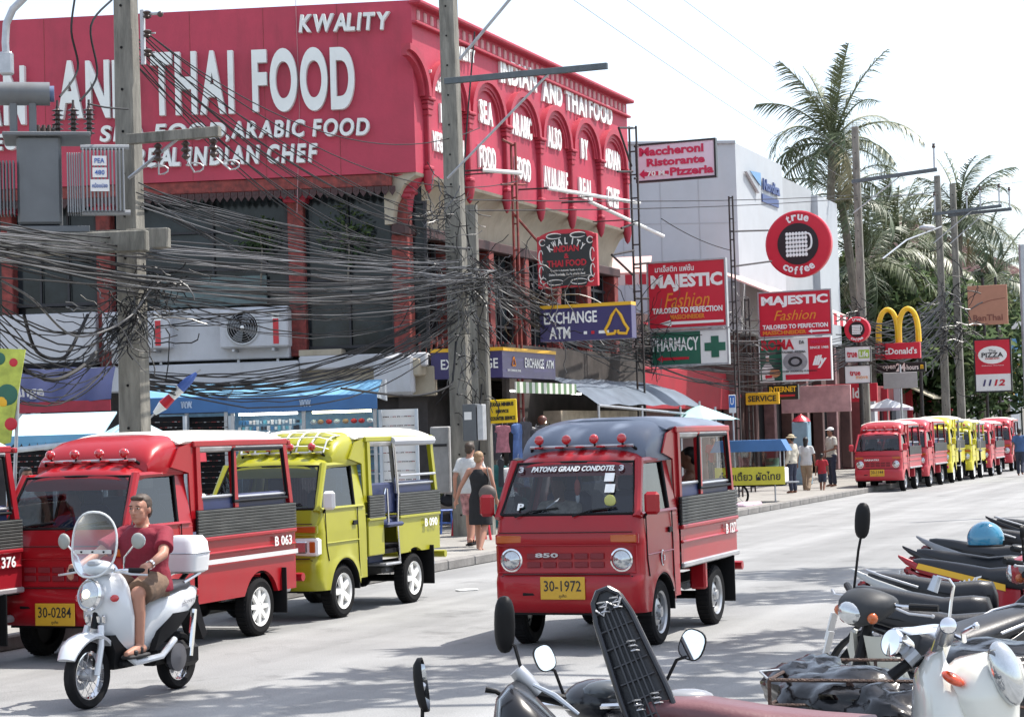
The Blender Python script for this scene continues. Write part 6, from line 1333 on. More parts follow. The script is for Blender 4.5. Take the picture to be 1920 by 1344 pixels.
        if strip: mb = MB(); mb.box(((BX0+BX1)/2, s_*.727, .80), (BX0-BX1, .006, .045), strip); part('white_stripe', mb, t)
        # slats
        ns = 9
        rng = [(BX0, BX1)] if not (entry and s_ > 0) else [(BX0, -1.02), (-1.42, BX1)]
        for (xa, xb) in rng:
            for k in range(ns):
                mb = MB(); mb.box(((xa+xb)/2, s_*.712, 1.05+k*.029), (xa-xb, .022, .024), slat, .004); part('slat', mb, t)
            mb = MB(); mb.box(((xa+xb)/2, s_*.696, 1.165), (xa-xb, .01, .27), BLACK)
            part('slat_backing', mb, t)
        # posts and windows
        zr = 1.93; pf = [(-.72, -.70), (-1.42, -1.38), (-2.55, -2.42)] if not entry or s_ < 0 else [(-.72, -.70), (-1.45, -1.35), (-2.55, -2.42)]
        for (xa, xb) in pf: mb = MB(); mb.prism([(xa-.035, 1.30), (xa+.035, 1.30), (xb+.035, zr), (xb-.035, zr)], s_*.66-.025, s_*.66+.025, body if not (entry and s_ > 0 and xa == -1.45) else SILV); part('canopy_post', mb, t)
        mb = MB(); mb.box((-1.55, s_*.66, zr), (1.86, .06, .06), body, .01); part('roof_rail', mb, t)
        if not entry: 
            if canopy is GROOF and s_ > 0: mb = MB(); mb.quad((-1.45, s_*.655, 1.36), (-2.42, s_*.655, 1.36), (-2.38, s_*.655, 1.88), (-1.42, s_*.655, 1.88), CLR); part('side_curtain', mb, t)
            mb = MB(); 
            for (xa, xb) in ((-1.36, -2.46),): mb.tube([(xa, s_*.68, 1.87), (xa, s_*.68, 1.36), (xb, s_*.68, 1.36), (xb+.1, s_*.68, 1.87), (xa, s_*.68, 1.87)], .018, BLACK, 6)
            part('curtain_seal', mb, t)
        mb = MB(); mb.tube([(-.75, s_*.66, 1.42), (-1.4, s_*.66, 1.42)] if not entry else [(-1.5, s_*.69, 1.50), (-2.5, s_*.69, 1.50)], .016, SILV, 6); mb.tube([(-1.45, s_*.66, 1.40), (-2.5, s_*.66, 1.40)], .016, SILV, 6); part('hand_rail', mb, t)
        mb = MB(); mb.tube([(-.7, s_*.64, 1.89), (-2.4, s_*.64, 1.89)], .045, mat('rolled_clear_curtain', (.5, .48, .45), .4, var=.3), 8); part('rolled_curtain', mb, t)
    # roof
    secs = []
    for x, dz, w_ in ((-.42, -.02, .655), (-.5, 0, .665), (-1.5, .01, .675), (-2.45, 0, .67), (-2.55, -.03, .65)):
        sec = []
        for k in range(21):
            u = -1+2*k/20; sec.append((x, u*w_, 1.955+.105*(1-abs(u)**3.2)+dz))
        secs.append(sec+[(x, w_*.98, 1.93), (x, -w_*.98, 1.93)])
    mb = MB(); mb.loft(secs, roof); part('canopy_roof', mb, t, sm=50)
    mb = MB(); mb.box((BX1+.01, 0, .84), (.04, 1.38, .36), body, .01); part('tailgate', mb, t); mb = MB(); mb.box((BX1-.02, 0, 1.92), (.06, 1.3, .05), body, .01); part('rear_roof_rail', mb, t)
    # benches inside
    for s_ in (-1, 1): mb = MB(); mb.box((-1.6, s_*.5, .98), (1.7, .32, .08), SEATB, .03); (entry and s_ < 0) or mb.box((-1.6, s_*.635, 1.25), (1.7, .05, .36), SEATB, .02); part('bench', mb, t)
    if entry:
        for k, m_ in enumerate((mat('bench_olive', (.2, .2, .03), .5), mat('bench_maroon', (.25, .03, .03), .5), mat('bench_maroon', (.25, .03, .03), .5), mat('bench_blue', (.03, .16, .35), .5), mat('bench_blue', (.03, .16, .35), .5))):
            mb = MB(); 
            for j in range(5): mb.box((-.85-k*.34-j*.066, -.58, 1.33), (.06, .05, .72), m_, .02)
            part('striped_backrest', mb, t)
        mb = MB(); mb.box((-1.22, .60, .50), (.40, .25, .03), STEEL, .01); mb.box((-1.22, .48, .72), (.38, .02, .42), mat('blue_step_panel', (.02, .04, .13), .5), .01); mb.box((-1.22, .62, .95), (.42, .3, .05), SEATB, .02); part('entry_step', mb, t)
        mb = MB(); mb.tube([(-1.02, .71, 1.30), (-1.05, .71, 1.36), (-1.10, .71, 1.36), (-1.12, .71, .95)], .014, CHROME, 6); mb.tube([(-1.34, .70, 1.88), (-1.42, .70, 1.3), (-1.36, .71, .9), (-1.40, .71, .5)], .016, CHROME, 6); mb.tube([(-1.30, .70, 1.88), (-1.38, .70, 1.3)], .014, CHROME, 6); part('grab_rail', mb, t)
        mb = MB(); mb.tube([(-1.3, .69, 1.90), (-2.45, .69, 1.90)], .05, WPL, 8); part('rolled_blind', mb, t)
        mb = MB(); mb.box((-.66, .55, .50), (.10, .12, .2), SILV, .01); part('battery', mb, t)
    # mud flaps, tail lamps, bumper, exhaust
    for s_ in (-1, 1): 
        mb = MB(); mb.box((-2.28, s_*.60, .42), (.02, .30, .46), BLACK, .004); part('mud_flap', mb, t)
        mb = MB(); mb.box((BX1-.02, s_*.60, .72), (.05, .14, .12), REDL, .01); part('tail_light', mb, t)
    mb = MB(); mb.tube([(BX1-.12, -.66, .52), (BX1-.12, .72, .52)], .045, body, 8); mb.box((BX1-.03, .4, .52), (.2, .06, .05), BLACK); mb.box((BX1-.03, -.4, .52), (.2, .06, .05), BLACK); part('rear_bumper', mb, t)
    mb = MB(); mb.tube([(-1.5, .45, .40), (-2.2, .5, .40), (BX1-.1, .55, .40)], .035, SILV, 8); part('exhaust_pipe', mb, t)
    if code:
        mb = MB(); mb.text(code, (-2.28, .724, .925), .36, .10, WTXT, (-1, 0, 0), (0, 0, 1), dep=.004, bold=.02); part('lettering', mb, t)
    if shield_text:
        v = Vector((-.27, 0, .445)).normalized()
        def on_ws(y_, f_): return (.578+(.308-.578)*f_, y_, 1.21+.445*f_)
        mb = MB(); mb.text(shield_text, on_ws(0, .88), .80, .055, WTXT, (0, 1, 0), v, dep=.004, bold=.03, shear=.25); part('lettering', mb, t)
        for y_ in (-.50, .46): mb = MB(); mb.text('3', on_ws(y_, .88), .045, .06, SILV, (0, 1, 0), v, dep=.004, bold=.03); part('lettering', mb, t)
        for (y_, f_, w_) in ((.36, .70, .09), (.38, .48, .09)): mb = MB(); p = Vector(on_ws(y_, f_)); mb.box(p, (.004, w_, .085), WTXT, 0, Matrix.Rotation(radians(-31), 3, 'Y')); part('sticker', mb, t)
        mb = MB(); mb.ball(on_ws(.40, .24), (.008, .055, .055), mat('sticker_yellow', (.5, .5, .15), .5), 16, 6); part('sticker', mb, t)
        mb = MB(); mb.text('P', on_ws(-.44, .14), .06, .07, WTXT, (0, 1, 0), v, dep=.004, bold=.03); part('sticker', mb, t)
        mb = MB(); mb.prism([(.02, 0), (.18, .10), (.2, .13), (.08, .05)], .0, .005, WTXT, Matrix.Translation((.5, -.28, 1.22)) @ Matrix.Rotation(radians(90), 4, 'Z')); part('paper_sheet', mb, t)
        mb = MB(); mb.tube([(.3, .02, 1.62), (.3, .02, 1.5)], .004, RTX, 4); mb.ball((.3, .02, 1.43), (.02, .03, .08), mat('red_charm', (.5, .08, .05), .5), 8, 6); mb.ball((.3, .02, 1.34), (.01, .02, .05), WTXT, 8, 6); part('hanging_charm', mb, t)
        mb = MB(); mb.ball((.0, .713, .78), (.045, .006, .075), WTXT, 16, 6); mb.ball((.0, .718, .78), (.035, .004, .062), TRED, 16, 6); mb.text('3', (.0, .724, .78), .03, .05, WTXT, (-1, 0, 0), (0, 0, 1)); part('door_emblem', mb, t)
    return t
def truck_at(px, py, rear=False, wheelx=0.):
    g = onG(px, py); o = g - N*(-.0) ; return g
HD = radians(68.4+180)
def place(px, py, xw):
    """origin so that the left wheel at local x = xw touches the road at pixel (px,py)"""
    g = onG(px, py); R = Matrix.Rotation(HD, 3, 'Z'); return g - R @ Vector((xw, .68, 0))
WST = mat('white_stripe_paint', (.65, .65, .65), .4, var=.05)
TA = truck('red pickup taxi with grey roof driving in the middle of the road', place(1242, 1207, 0), HD, TRED, GROOF, GROOF, plate='30-1972', code='B 127', shield_text='PATONG GRAND CONDOTEL', badge='850')
TB = truck('red pickup taxi with white roof parked behind the white scooter', place(490, 1191, -1.85), HD, TRED, TRED, WROOF, plate='30-0284', code='B 063', wheels='eight', skirt=True, strip=WST, plate_z=.44)
CHKY = stripes('yellow_white_check', (.34, .33, .018), (.7, .7, .6), 0, 9, .4, duty=.72, axis2=1)
TC = truck('lime yellow pickup taxi with open side and cream roof', place(646, 1157, 0), HD, TYEL, TYEL, WROOF, plate=None, code='B 090', wheels='five', skirt=False, entry=True, lamps='square', lights=4, white_mirror=True)
# printed check on the yellow canopy front
mb = MB()
for i in range(7):
    y_ = -.51+i*.17; mb.tube([(.075, y_, 1.80), (-.0, y_*1.02, 1.93), (-.13, y_*1.03, 2.01 if abs(y_) < .5 else 1.97), (-.3, y_*1.03, 2.05 if abs(y_) < .5 else 1.98)], .012, WTXT, 4, True, .4)
for (x, z) in ((.035, 1.865), (-.06, 1.96), (-.2, 2.012)): mb.tube([(x, -.56, z-.03), (x+.01, -.4, z+.008), (x+.01, .4, z+.008), (x, .56, z-.03)], .012, WTXT, 4, True, .4)
part('white_check', mb, TC)
mb = MB()
TD_ = truck('dark red pickup taxi cut off at the picture edge, ahead of the first parked one', S(10.35, 0) if 0 else place(-54, 1262, -1.85)+Matrix.Rotation(HD, 3, 'Z') @ Vector((0, 0, 0)), HD, TRED2, TRED2, WROOF, plate=None, code='A 376', skirt=False)
far = [((1699, 920), TPINK, TRED, WROOF, 'first red pickup taxi of the far parked row, with black roof lamps', False, 'DAIHATSU'),
       ((1750, 910), TPINK, TPINK, WROOF, 'second red pickup taxi of the far parked row, before the yellow ones', False, None),
       ((1786, 902), TYE2, TYE2, WROOF, 'nearer bright yellow pickup taxi of the far parked row', True, None),
       ((1818, 895), TYE2, TYEL, WROOF, 'further yellow pickup taxi of the far parked row, with dark curtains', True, None),
       ((1843, 889), TPINK, TPINK, WROOF, 'red pickup taxi just beyond the yellow ones in the far row', False, None),
       ((1876, 882), TPINK, TPINK, WROOF, 'last red pickup taxi of the far row, standing apart', False, None)]
base = place(*far[0][0], 0)
step = 3.62
for i, (pp_, b_, c_, r_, lb, en, bd) in enumerate(far):
    loc = base + U*(step*i + (3.2 if i == 5 else 0)) - N*(.12*i if i < 5 else .3); loc.z = 0
    ft = truck(lb, loc, HD+radians((0, -1.5, 1, 0, -1, 2)[i]), b_, c_, r_, plate='30-1144' if i == 0 else None, code=None, entry=en, badge=bd, lights=4, wheels='steel' if not en else 'five'); ft.scale = (1, 1, (1, 1.03, 1.06, 1.0, .97, 1.03)[i])
# ================================================================== PEOPLE
TS = bpy.data.scenes.new('work')
def remesh(mb, m, vox=.012, it=3, name='body', wr=0., seed=0):
    me = bpy.data.meshes.new('tmp'); me.from_pydata([tuple(v) for v in mb.v], [], mb.f); o = bpy.data.objects.new('tmp', me); TS.collection.objects.link(o)
    d = o.modifiers.new('r', 'REMESH'); d.mode = 'VOXEL'; d.voxel_size = vox; d.use_smooth_shade = True
    s_ = o.modifiers.new('s', 'SMOOTH'); s_.factor = .5; s_.iterations = it
    vl = TS.view_layers[0]; vl.update(); dg = vl.depsgraph; out = bpy.data.meshes.new_from_object(o.evaluated_get(dg)); bpy.data.objects.remove(o); bpy.data.meshes.remove(me)
    if wr:
        from mathutils import noise
        for v in out.vertices: n_ = noise.noise(Vector((v.co.x*7+seed, v.co.y*7, v.co.z*13))); v.co += v.normal*n_*wr
    out.materials.clear(); out.materials.append(m); out.name = name
    for p in out.polygons: p.use_smooth = True
    return out
def limb(mb, pts, rs, n=10):
    mb.tube(pts, rs, None, n)
    for p, r in zip(pts, rs): mb.ball(p, r*.99, None, n, 6)
def torso(mb, secs, n=16):
    """secs: (centre, half depth X, half width Y)"""
    L = []
    for (c, a, b) in secs: c = Vector(c); L.append([(c.x+a*math.copysign(abs(cos(t))**.85, cos(t)), c.y+b*math.copysign(abs(sin(t))**.85, sin(t)), c.z) for t in [2*pi*k/n for k in range(n)]])
    mb.loft(L)
def head(mb, c, s_=1., yaw=0., pitch=0.):
    """head centred at c looking along +X; s_ scales a 23 cm head"""
    R = Matrix.Rotation(yaw, 3, 'Z') @ Matrix.Rotation(pitch, 3, 'Y'); c = Vector(c); P = lambda x, y, z: c + R @ (Vector((x, y, z))*s_)
    def b(p, r, n=12, k=8): mb.ball(P(*p), tuple(q*s_ for q in r), None, n, k, R)
    b((-.012, 0, .025), (.095, .076, .09), 16, 10); b((.03, 0, -.03), (.062, .060, .085)); b((.055, 0, -.085), (.030, .030, .024)); b((.052, 0, .035), (.04, .058, .045))
    mb.tube([P(.085, 0, .025), P(.108, 0, -.012), P(.112, 0, -.024), P(.09, 0, -.034)], [q*s_ for q in (.009, .012, .016, .013)], None, 6); b((.093, .012, -.026), (.011, .010, .008), 6, 4); b((.093, -.012, -.026), (.011, .010, .008), 6, 4)
    b((.080, 0, -.054), (.018, .024, .007), 8, 5); b((.080, 0, -.064), (.016, .021, .008), 8, 5)
    b((.078, .030, .030), (.014, .024, .008), 8, 4); b((.078, -.030, .030), (.014, .024, .008), 8, 4); b((.06, .042, -.01), (.024, .018, .02), 8, 5); b((.06, -.042, -.01), (.024, .018, .02), 8, 5)
    for s2 in (-1, 1): b((-.005, s2*.078, -.005), (.018, .009, .030), 8, 6)
    return P
def hair(P, s_, R, style='short', m=None, yaw=0, pitch=0, par=None, nm='hair'):
    mb = MB(); Q = Matrix.Rotation(yaw, 3, 'Z') @ Matrix.Rotation(pitch, 3, 'Y')
    def b(p, r, n=12, k=8): mb.ball(P(*p), tuple(q*s_ for q in r), None, n, k, Q)
    b((-.026, 0, .043), (.094, .081, .080)); b((-.06, 0, -.01), (.053, .072, .072)); 
    if style == 'short': b((.045, .0, .088), (.04, .055, .025)); b((-.01, .07, .02), (.03, .014, .04)); b((-.01, -.07, .02), (.03, .014, .04))
    if style == 'bun': b((-.07, 0, .06), (.045, .05, .045)); 
    if style == 'long': b((-.07, 0, -.09), (.035, .065, .12)); b((-.085, 0, -.22), (.028, .045, .14))
    if style == 'pony': b((-.10, 0, -.02), (.035, .035, .05)); b((-.115, 0, -.14), (.025, .03, .14))
    me = remesh(mb, m, .008*s_, 2, nm, .004, 3); return part(nm, me, par)
def face_bits(P, s_, par, yaw, pitch=0):
    Q = Matrix.Rotation(yaw, 3, 'Z') @ Matrix.Rotation(pitch, 3, 'Y')
    for s2 in (-1, 1):
        mb = MB(); mb.ball(P(.0865, s2*.031, .012), (.008*s_, .0125*s_, .005*s_), mat('eye_white', (.35, .33, .31), .4), 10, 6, Q); mb.ball(P(.0925, s2*.031, .012), (.004*s_, .0055*s_, .005*s_), BLACK, 8, 5, Q); part('eye', mb, par)
        mb = MB(); mb.ball(P(.092, s2*.031, .032), (.006*s_, .020*s_, .004*s_), mat('brow_brown', (.05, .03, .02), .8), 8, 4, Q); part('eyebrow', mb, par)
    mb = MB(); mb.ball(P(.096, 0, -.058), (.004*s_, .021*s_, .0035*s_), mat('lip_tone', (.35, .13, .10), .5), 8, 4, Q); part('mouth', mb, par)
def hand(mb, w_, dirv, palmn, s_=1., curl=.3, side=1):
    """w_ wrist, dirv along the fingers, palmn palm normal"""
    d = Vector(dirv).normalized(); n_ = Vector(palmn).normalized(); n_ = (n_-d*n_.dot(d)).normalized(); x = d.cross(n_)*side; w_ = Vector(w_)
    mb.tube([w_, w_+d*.03*s_, w_+d*.085*s_], [.026*s_, .036*s_, .036*s_], None, 8, True, 1); 
    for i, (o, L, r) in enumerate(((-.03, .070, .0085), (-.01, .080, .009), (.011, .075, .009), (.030, .060, .008))):
        p = w_+d*.08*s_+x*o*s_; v = d.copy(); pts = [p-d*.02*s_, p]
        for k in range(3): v = (v*cos(curl)+n_*sin(curl)).normalized() if k or curl > .5 else v; p = p+v*L*s_/2.6; pts.append(p)
        mb.tube(pts, [r*s_]*4+[r*.8*s_], None, 6)
    p = w_+d*.03*s_-x*.028*s_; v = (d*.7-x*.55+n_*.35).normalized(); mb.tube([p, p+v*.035*s_, p+(v+n_*.35).normalized()*.062*s_], [.013*s_, .0105*s_, .009*s_], None, 6)
def foot(mb, a, d, s_=1.):
    d = Vector(d).normalized(); a = Vector(a); mb.tube([a+Vector((0, 0, -.03))-d*.05*s_, a+Vector((0, 0, -.035))+d*.06*s_, a+Vector((0, 0, -.05))+d*.13*s_, a+Vector((0, 0, -.055))+d*.18*s_], [.034*s_, .038*s_, .034*s_, .022*s_], None, 8, True)
HAIRB = mat('hair_black', (.012, .01, .01), .5, var=.3, scale=20); HAIRN = mat('hair_brown', (.045, .028, .018), .6, var=.4, scale=25); HAIRBL = mat('hair_blonde', (.28, .17, .09), .6, var=.3, scale=25)
SKT = mat('skin_tanned', (.22, .10, .06), .55, var=.08, scale=8)
def cloth(n_, c, v=.12): return mat('cloth_'+n_, c, .85, var=v, scale=6, bump=.25, bscale=40)
def person(label, loc, rz, h=1.7, skin=SKIN, hairm=HAIRB, hs='short', top=None, sleeves='short', bottom=None, legs='long', J=None, dress=False, yaw=0, pitch=0, vox=.014, shoes=None, cap=None, group=None, female=False, curl=.3, hd=None, simple=False, fit=1.):
    k = h/1.72; D = dict(pelvis=(0, 0, .93), waist=(0, 0, 1.08), chest=(.0, 0, 1.30), neck=(-.01, 0, 1.47), head=(.015, 0, 1.60),
             shL=(-.01, .175, 1.40), elL=(-.03, .22, 1.13), wrL=(.05, .23, .89), shR=(-.01, -.175, 1.40), elR=(-.03, -.22, 1.13), wrR=(.05, -.23, .89),
             hipL=(0, .09, .92), knL=(.02, .10, .50), anL=(-.02, .10, .09), hipR=(0, -.09, .92), knR=(.02, -.10, .50), anR=(-.02, -.10, .09))
    if J: D.update(J)
    D = {a: Vector(b)*k for a, b in D.items()}; t = thing('person', label, 'person', loc, rz, group)
    sh = .92 if female else 1.; mb = MB()
    secs = [(D['pelvis']+Vector((0, 0, -.10))*k, .085*k, .15*k), (D['pelvis'], .10*k, .165*k), (D['waist'], .085*k, .135*k*sh), (D['chest'], .105*k, .165*k*sh), (D['chest'].lerp(D['neck'], .62), .075*k, .14*k*sh), (D['neck'], .05*k, .055*k)]
    torso(mb, secs); limb(mb, [D['neck']+Vector((0, 0, -.03))*k, D['head']+Vector((-.02, 0, -.06))*k], [.056*k, .050*k])
    P = head(mb, D['head'], k, yaw, pitch)
    for s_, y in (('L', 1), ('R', -1)):
        limb(mb, [D['neck']+Vector((0, 0, -.06))*k, D['sh'+s_]], [.048*k, .050*k*sh]); limb(mb, [D['sh'+s_]*1.0, D['el'+s_], D['wr'+s_]], [.053*k*sh, .040*k*sh, .026*k]); limb(mb, [D['sh'+s_].lerp(D['el'+s_], .0), D['sh'+s_].lerp(D['el'+s_], .5)], [.052*k*sh, .047*k*sh])
        fd = (D['wr'+s_]-D['el'+s_]).normalized(); fd = (hd or {}).get(s_, fd); hand(mb, D['wr'+s_], fd, (0, -y, -.2) if not hd else (0, 0, -1), k, curl, y)
        limb(mb, [D['hip'+s_], D['hip'+s_].lerp(D['kn'+s_], .5), D['kn'+s_]], [.092*k, .078*k, .056*k]); limb(mb, [D['kn'+s_], D['kn'+s_].lerp(D['an'+s_], .32), D['an'+s_]], [.055*k, .056*k, .034*k])
        fdir = (1, 0, 0); foot(mb, D['an'+s_], fdir, k)
    part('body', remesh(mb, skin, vox*k, 2, 'body'), t)
    if not simple: face_bits(P, k, t, yaw, pitch)
    hair(P, k, None, hs, hairm, yaw, pitch, t)
    if cap:
        mb = MB(); Q = Matrix.Rotation(yaw, 3, 'Z') @ Matrix.Rotation(pitch, 3, 'Y'); mb.ball(P(-.012, 0, .072), (.108*k, .092*k, .065*k), cap[1], 16, 8, Q)
        if cap[0] == 'cap': mb.ball(P(.105, 0, .055), (.07*k, .07*k, .01*k), cap[1], 12, 5, Q)
        else: mb.lathe([(.08*k, 0), (.16*k, -.02*k), (.165*k, -.03*k), (.08*k, -.01*k)], cap[1], 18, Matrix.Translation(P(-.01, 0, .06)))
        part('hat', mb, t)
    e = .018*k*fit
    if top:
        mb = MB(); lo = -.09 if not dress else 0
        S2 = [(D['pelvis']+Vector((0, 0, -.06))*k, .115*k+e, .175*k+e)] if not dress else [(D['pelvis']+Vector((0, 0, -.42))*k, .14*k, .20*k), (D['pelvis']+Vector((0, 0, -.2))*k, .13*k, .19*k)]
        S2 += [(D['pelvis'], .11*k+e, .172*k+e), (D['waist'], .095*k+e, (.15 if not dress else .128)*k*sh+e), (D['chest'], .11*k+e, .168*k*sh+e)]
        if sleeves == 'none' : S2 += [(D['chest'].lerp(D['neck'], .45), .085*k+e, .125*k*sh), (D['chest'].lerp(D['neck'], .72), .065*k+e, .095*k)]
        else: S2 += [(D['chest'].lerp(D['neck'], .55), .085*k+e, .15*k*sh+e), (D['chest'].lerp(D['neck'], .86), .058*k+e, .085*k+e)]
        torso(mb, S2)
        if sleeves != 'none':
            for s_ in 'LR':
                q_ = D['sh'+s_].lerp(D['el'+s_], .72 if sleeves == 'short' else 1); pts = [D['sh'+s_]+Vector((0, 0, -.005)), D['sh'+s_].lerp(q_, .5), q_]; rs = [.063*k*sh, .062*k*sh+e*.15, .064*k+e*.4]
                mb.tube(pts, rs, None, 12); mb.ball(pts[0], .063*k*sh, None, 10, 6); limb(mb, [D['neck']+Vector((0, 0, -.05))*k, D['sh'+s_]], [.058*k, .062*k*sh])
                if sleeves == 'long': limb(mb, [D['el'+s_], D['wr'+s_]], [.05*k+e*.5, .036*k+e*.5])
        part('dress' if dress else 'shirt', remesh(mb, top, max(.011, vox*k*.9), 2, 'shirt', .009, loc[0] if len(loc) else 0), t)
    if bottom:
        mb = MB(); torso(mb, [(D['pelvis']+Vector((0, 0, -.10))*k, .10*k+e*.6, .155*k+e*.6), (D['pelvis'], .108*k+e*.5, .168*k+e*.5), (D['pelvis']+Vector((0, 0, .08))*k, .095*k+e*.5, .15*k+e*.5)])
        for s_ in 'LR':
            f_ = {'long': 1, 'short': .0}[legs]; kn = D['kn'+s_]; hp = D['hip'+s_]
            if f_: limb(mb, [hp, hp.lerp(kn, .5), kn, kn.lerp(D['an'+s_], .9)], [.10*k+e*.4, .088*k+e*.4, .068*k+e*.4, .055*k+e*.5])
            else: mb.tube([hp, hp.lerp(kn, .5), hp.lerp(kn, .93)], [.105*k+e*.3, .100*k+e*.3, .092*k+e*.3], None, 12)
        part('trousers' if legs == 'long' else 'shorts', remesh(mb, bottom, max(.011, vox*k*.9), 2, 'trousers', .008, 5), t)
    if shoes:
        for s_ in 'LR': mb = MB(); a = D['an'+s_]; mb.box(a+Vector((.05, 0, -.075))*k, (.27*k, .095*k, .03*k), shoes, .012); mb.box(a+Vector((.10, 0, -.045))*k, (.04*k, .10*k, .035*k), shoes, .01); mb.box(a+Vector((.02, 0, -.035))*k, (.03*k, .09*k, .05*k), shoes, .01); part('sandal', mb, t)
    return t, D, P
# ---- the scooter, its rider
SCW = mat('scooter_pearl_white', (.62, .64, .66), .25, var=.04, scale=2, coat=.8, dirt=.08, dirtcol=(.4, .38, .35))
SL = place(165, 1328, 0); g1 = onG(165, 1328); g2 = onG(318, 1293); SH = atan2(g1.y-g2.y, g1.x-g2.x)
sct = thing('motor_scooter', 'white retro motor scooter with clear windscreen and white top box, ridden by a man', 'scooter', g1, SH)
def spoked(par, x, r, w_=.09, rim_r=None):
    M = Matrix.Translation((x, 0, r)) @ Matrix.Rotation(pi/2, 4, 'X'); mb = MB(M); h_ = w_/2
    mb.lathe([(r-.075, -.02), (r-.05, -h_*.9), (r-.02, -h_), (r, -h_*.4), (r, h_*.4), (r-.02, h_), (r-.05, h_*.9), (r-.075, .02)], RUB, 36); w = part('wheel', mb, par)
    mb = MB(M); mb.lathe([(r-.06, -.025), (r-.075, -.028), (r-.08, 0), (r-.075, .028), (r-.06, .025)], CHROME, 36); mb.lathe([(0, -.06), (.045, -.055), (.05, 0), (.045, .055), (0, .06)], SILV, 16)
    for j in range(18): a = 2*pi*j/18; a2 = a+(.5 if j % 2 else -.5); s_ = (1 if j % 4 < 2 else -1); mb.tube([(.045*cos(a2), .045*sin(a2), .035*s_), ((r-.075)*cos(a), (r-.075)*sin(a), 0)], .0035, CHROME, 4, False)
    mb.lathe([(.06, .05), (.11, .052), (.11, .056), (.06, .054)], STEEL, 24); part('spoked_rim', mb, w)
spoked(sct, 0, .245); spoked(sct, -1.17, .225, .10)
mb = MB(); 
for s_ in (-1, 1): mb.tube([(0, s_*.085, .245), (-.06, s_*.085, .45), (-.10, s_*.06, .60)], .024, SCW, 8)
mb.tube([(-.10, 0, .58), (-.2, 0, .92)], .03, BLACK); part('fork', mb, sct)
secs = []
for k in range(13):
    a = radians(28+132*k/12); r = .29; w_ = .075+.035*sin(pi*k/12); cx, cz = r*cos(a), .245+r*sin(a)
    secs.append([(cx+.03*cos(a)*(1-(u*u)), u*w_, cz+.03*sin(a)*(1-u*u)) for u in (-1, -.8, -.4, 0, .4, .8, 1)]+[(cx*.93, u*w_*.9, .245+(cz-.245)*.93) for u in (1, 0, -1)])
mb = MB(); mb.loft(secs, SCW); part('front_fender', mb, sct, sm=60)
# leg shield
secs = []
for z, xf, w_, th in ((.30, -.26, .10, .07), (.40, -.24, .15, .08), (.52, -.17, .19, .10), (.64, -.12, .215, .12), (.76, -.09, .20, .14), (.86, -.085, .165, .16), (.93, -.11, .12, .14), (.97, -.14, .08, .10)):
    sec = [(xf-th*(1-cos(a))*.5-abs(sin(a))**2*.10, w_*sin(a), z) for a in [pi*(-.5)+pi*k/12 for k in range(13)]] + [(xf-th-.10, w_*.9*sin(a), z) for a in [pi*.5-pi*k/6 for k in range(7)]]
    secs.append(sec)
mb = MB(); mb.loft(secs, SCW); part('leg_shield', mb, sct, sm=60)
mb = MB(); mb.loft([[(x, -.10*w, z), (x, .10*w, z), (x-.16, .12*w, z), (x-.16, -.12*w, z)] for x, z, w in ((-.22, .26, .8), (-.2, .4, 1.1), (-.15, .52, 1.0))], BLACK); part('inner_fender', mb, sct)
X = Matrix.Translation((-.055, 0, .83)) @ Matrix.Rotation(radians(78), 4, 'Y')
mb = MB(); mb.lathe([(.10, -.05), (.112, .01), (.098, .03), (.092, .02)], CHROME, 28, X @ Matrix.Diagonal((1.1, .95, 1, 1))); mb.lathe([(.094, .015), (.07, .04), (.03, .05), (0, .052)], LENS, 28, X @ Matrix.Diagonal((1.1, .95, 1, 1))); mb.lathe([(.0, .055), (.035, .053), (.03, .06), (0, .062)], mat('warm_headlamp_bulb', (1, .85, .5), .3, emit=1.5, var=0), 12, X); part('headlight', mb, sct)
for s_ in (-1, 1): mb = MB(); mb.ball((-.13, s_*.165, .80), (.02, .035, .028), REDL, 12, 6, Matrix.Rotation(s_*.9, 3, 'Z')); part('turn_signal', mb, sct)
for j in range(4): mb = MB(); mb.box((-.115, -.075+j*.05, .645), (.03, .03, .065), CHROME, .01); part('front_grille_bar', mb, sct)
# floor board, silver edge
mb = MB(); mb.box((-.50, 0, .30), (.50, .32, .06), BLACK, .02)
for s_ in (-1, 1): mb.tube([(-.28, s_*.16, .36), (-.36, s_*.175, .30), (-.7, s_*.18, .31), (-.9, s_*.17, .42)], .025, SCW, 8)
part('floor_board', mb, sct)
secs = []
for x, z0, z1, w_ in ((-.60, .33, .62, .10), (-.68, .34, .74, .135), (-.85, .42, .80, .17), (-1.05, .52, .82, .175), (-1.25, .62, .82, .14), (-1.38, .70, .80, .07)):
    zm, hh = (z0+z1)/2, (z1-z0)/2; secs.append([(x, w_*math.copysign(abs(cos(a))**.7, cos(a)), zm+hh*math.copysign(abs(sin(a))**.8, sin(a))) for a in [2*pi*k/20 for k in range(20)]])
mb = MB(); mb.loft(secs, SCW); part('rear_body', mb, sct, sm=60)
for s_ in (-1, 1): mb = MB(); mb.prism([(-.62, .36), (-.95, .50), (-1.12, .62), (-.88, .62), (-.7, .5)], s_*.145-.025, s_*.145+.03, BLACK); part('side_panel', mb, sct)
for s_ in (-1, 1): mb = MB(); mb.text('Scoopy', (-1.1, s_*.180, .70), .17, .04, STEEL, (-s_, 0, .1), (0, 0, 1), dep=.003, shear=.3) if s_ > 0 else mb.box((-1.1, -.178, .7), (.1, .004, .02), STEEL); part('lettering', mb, sct)
secs = []
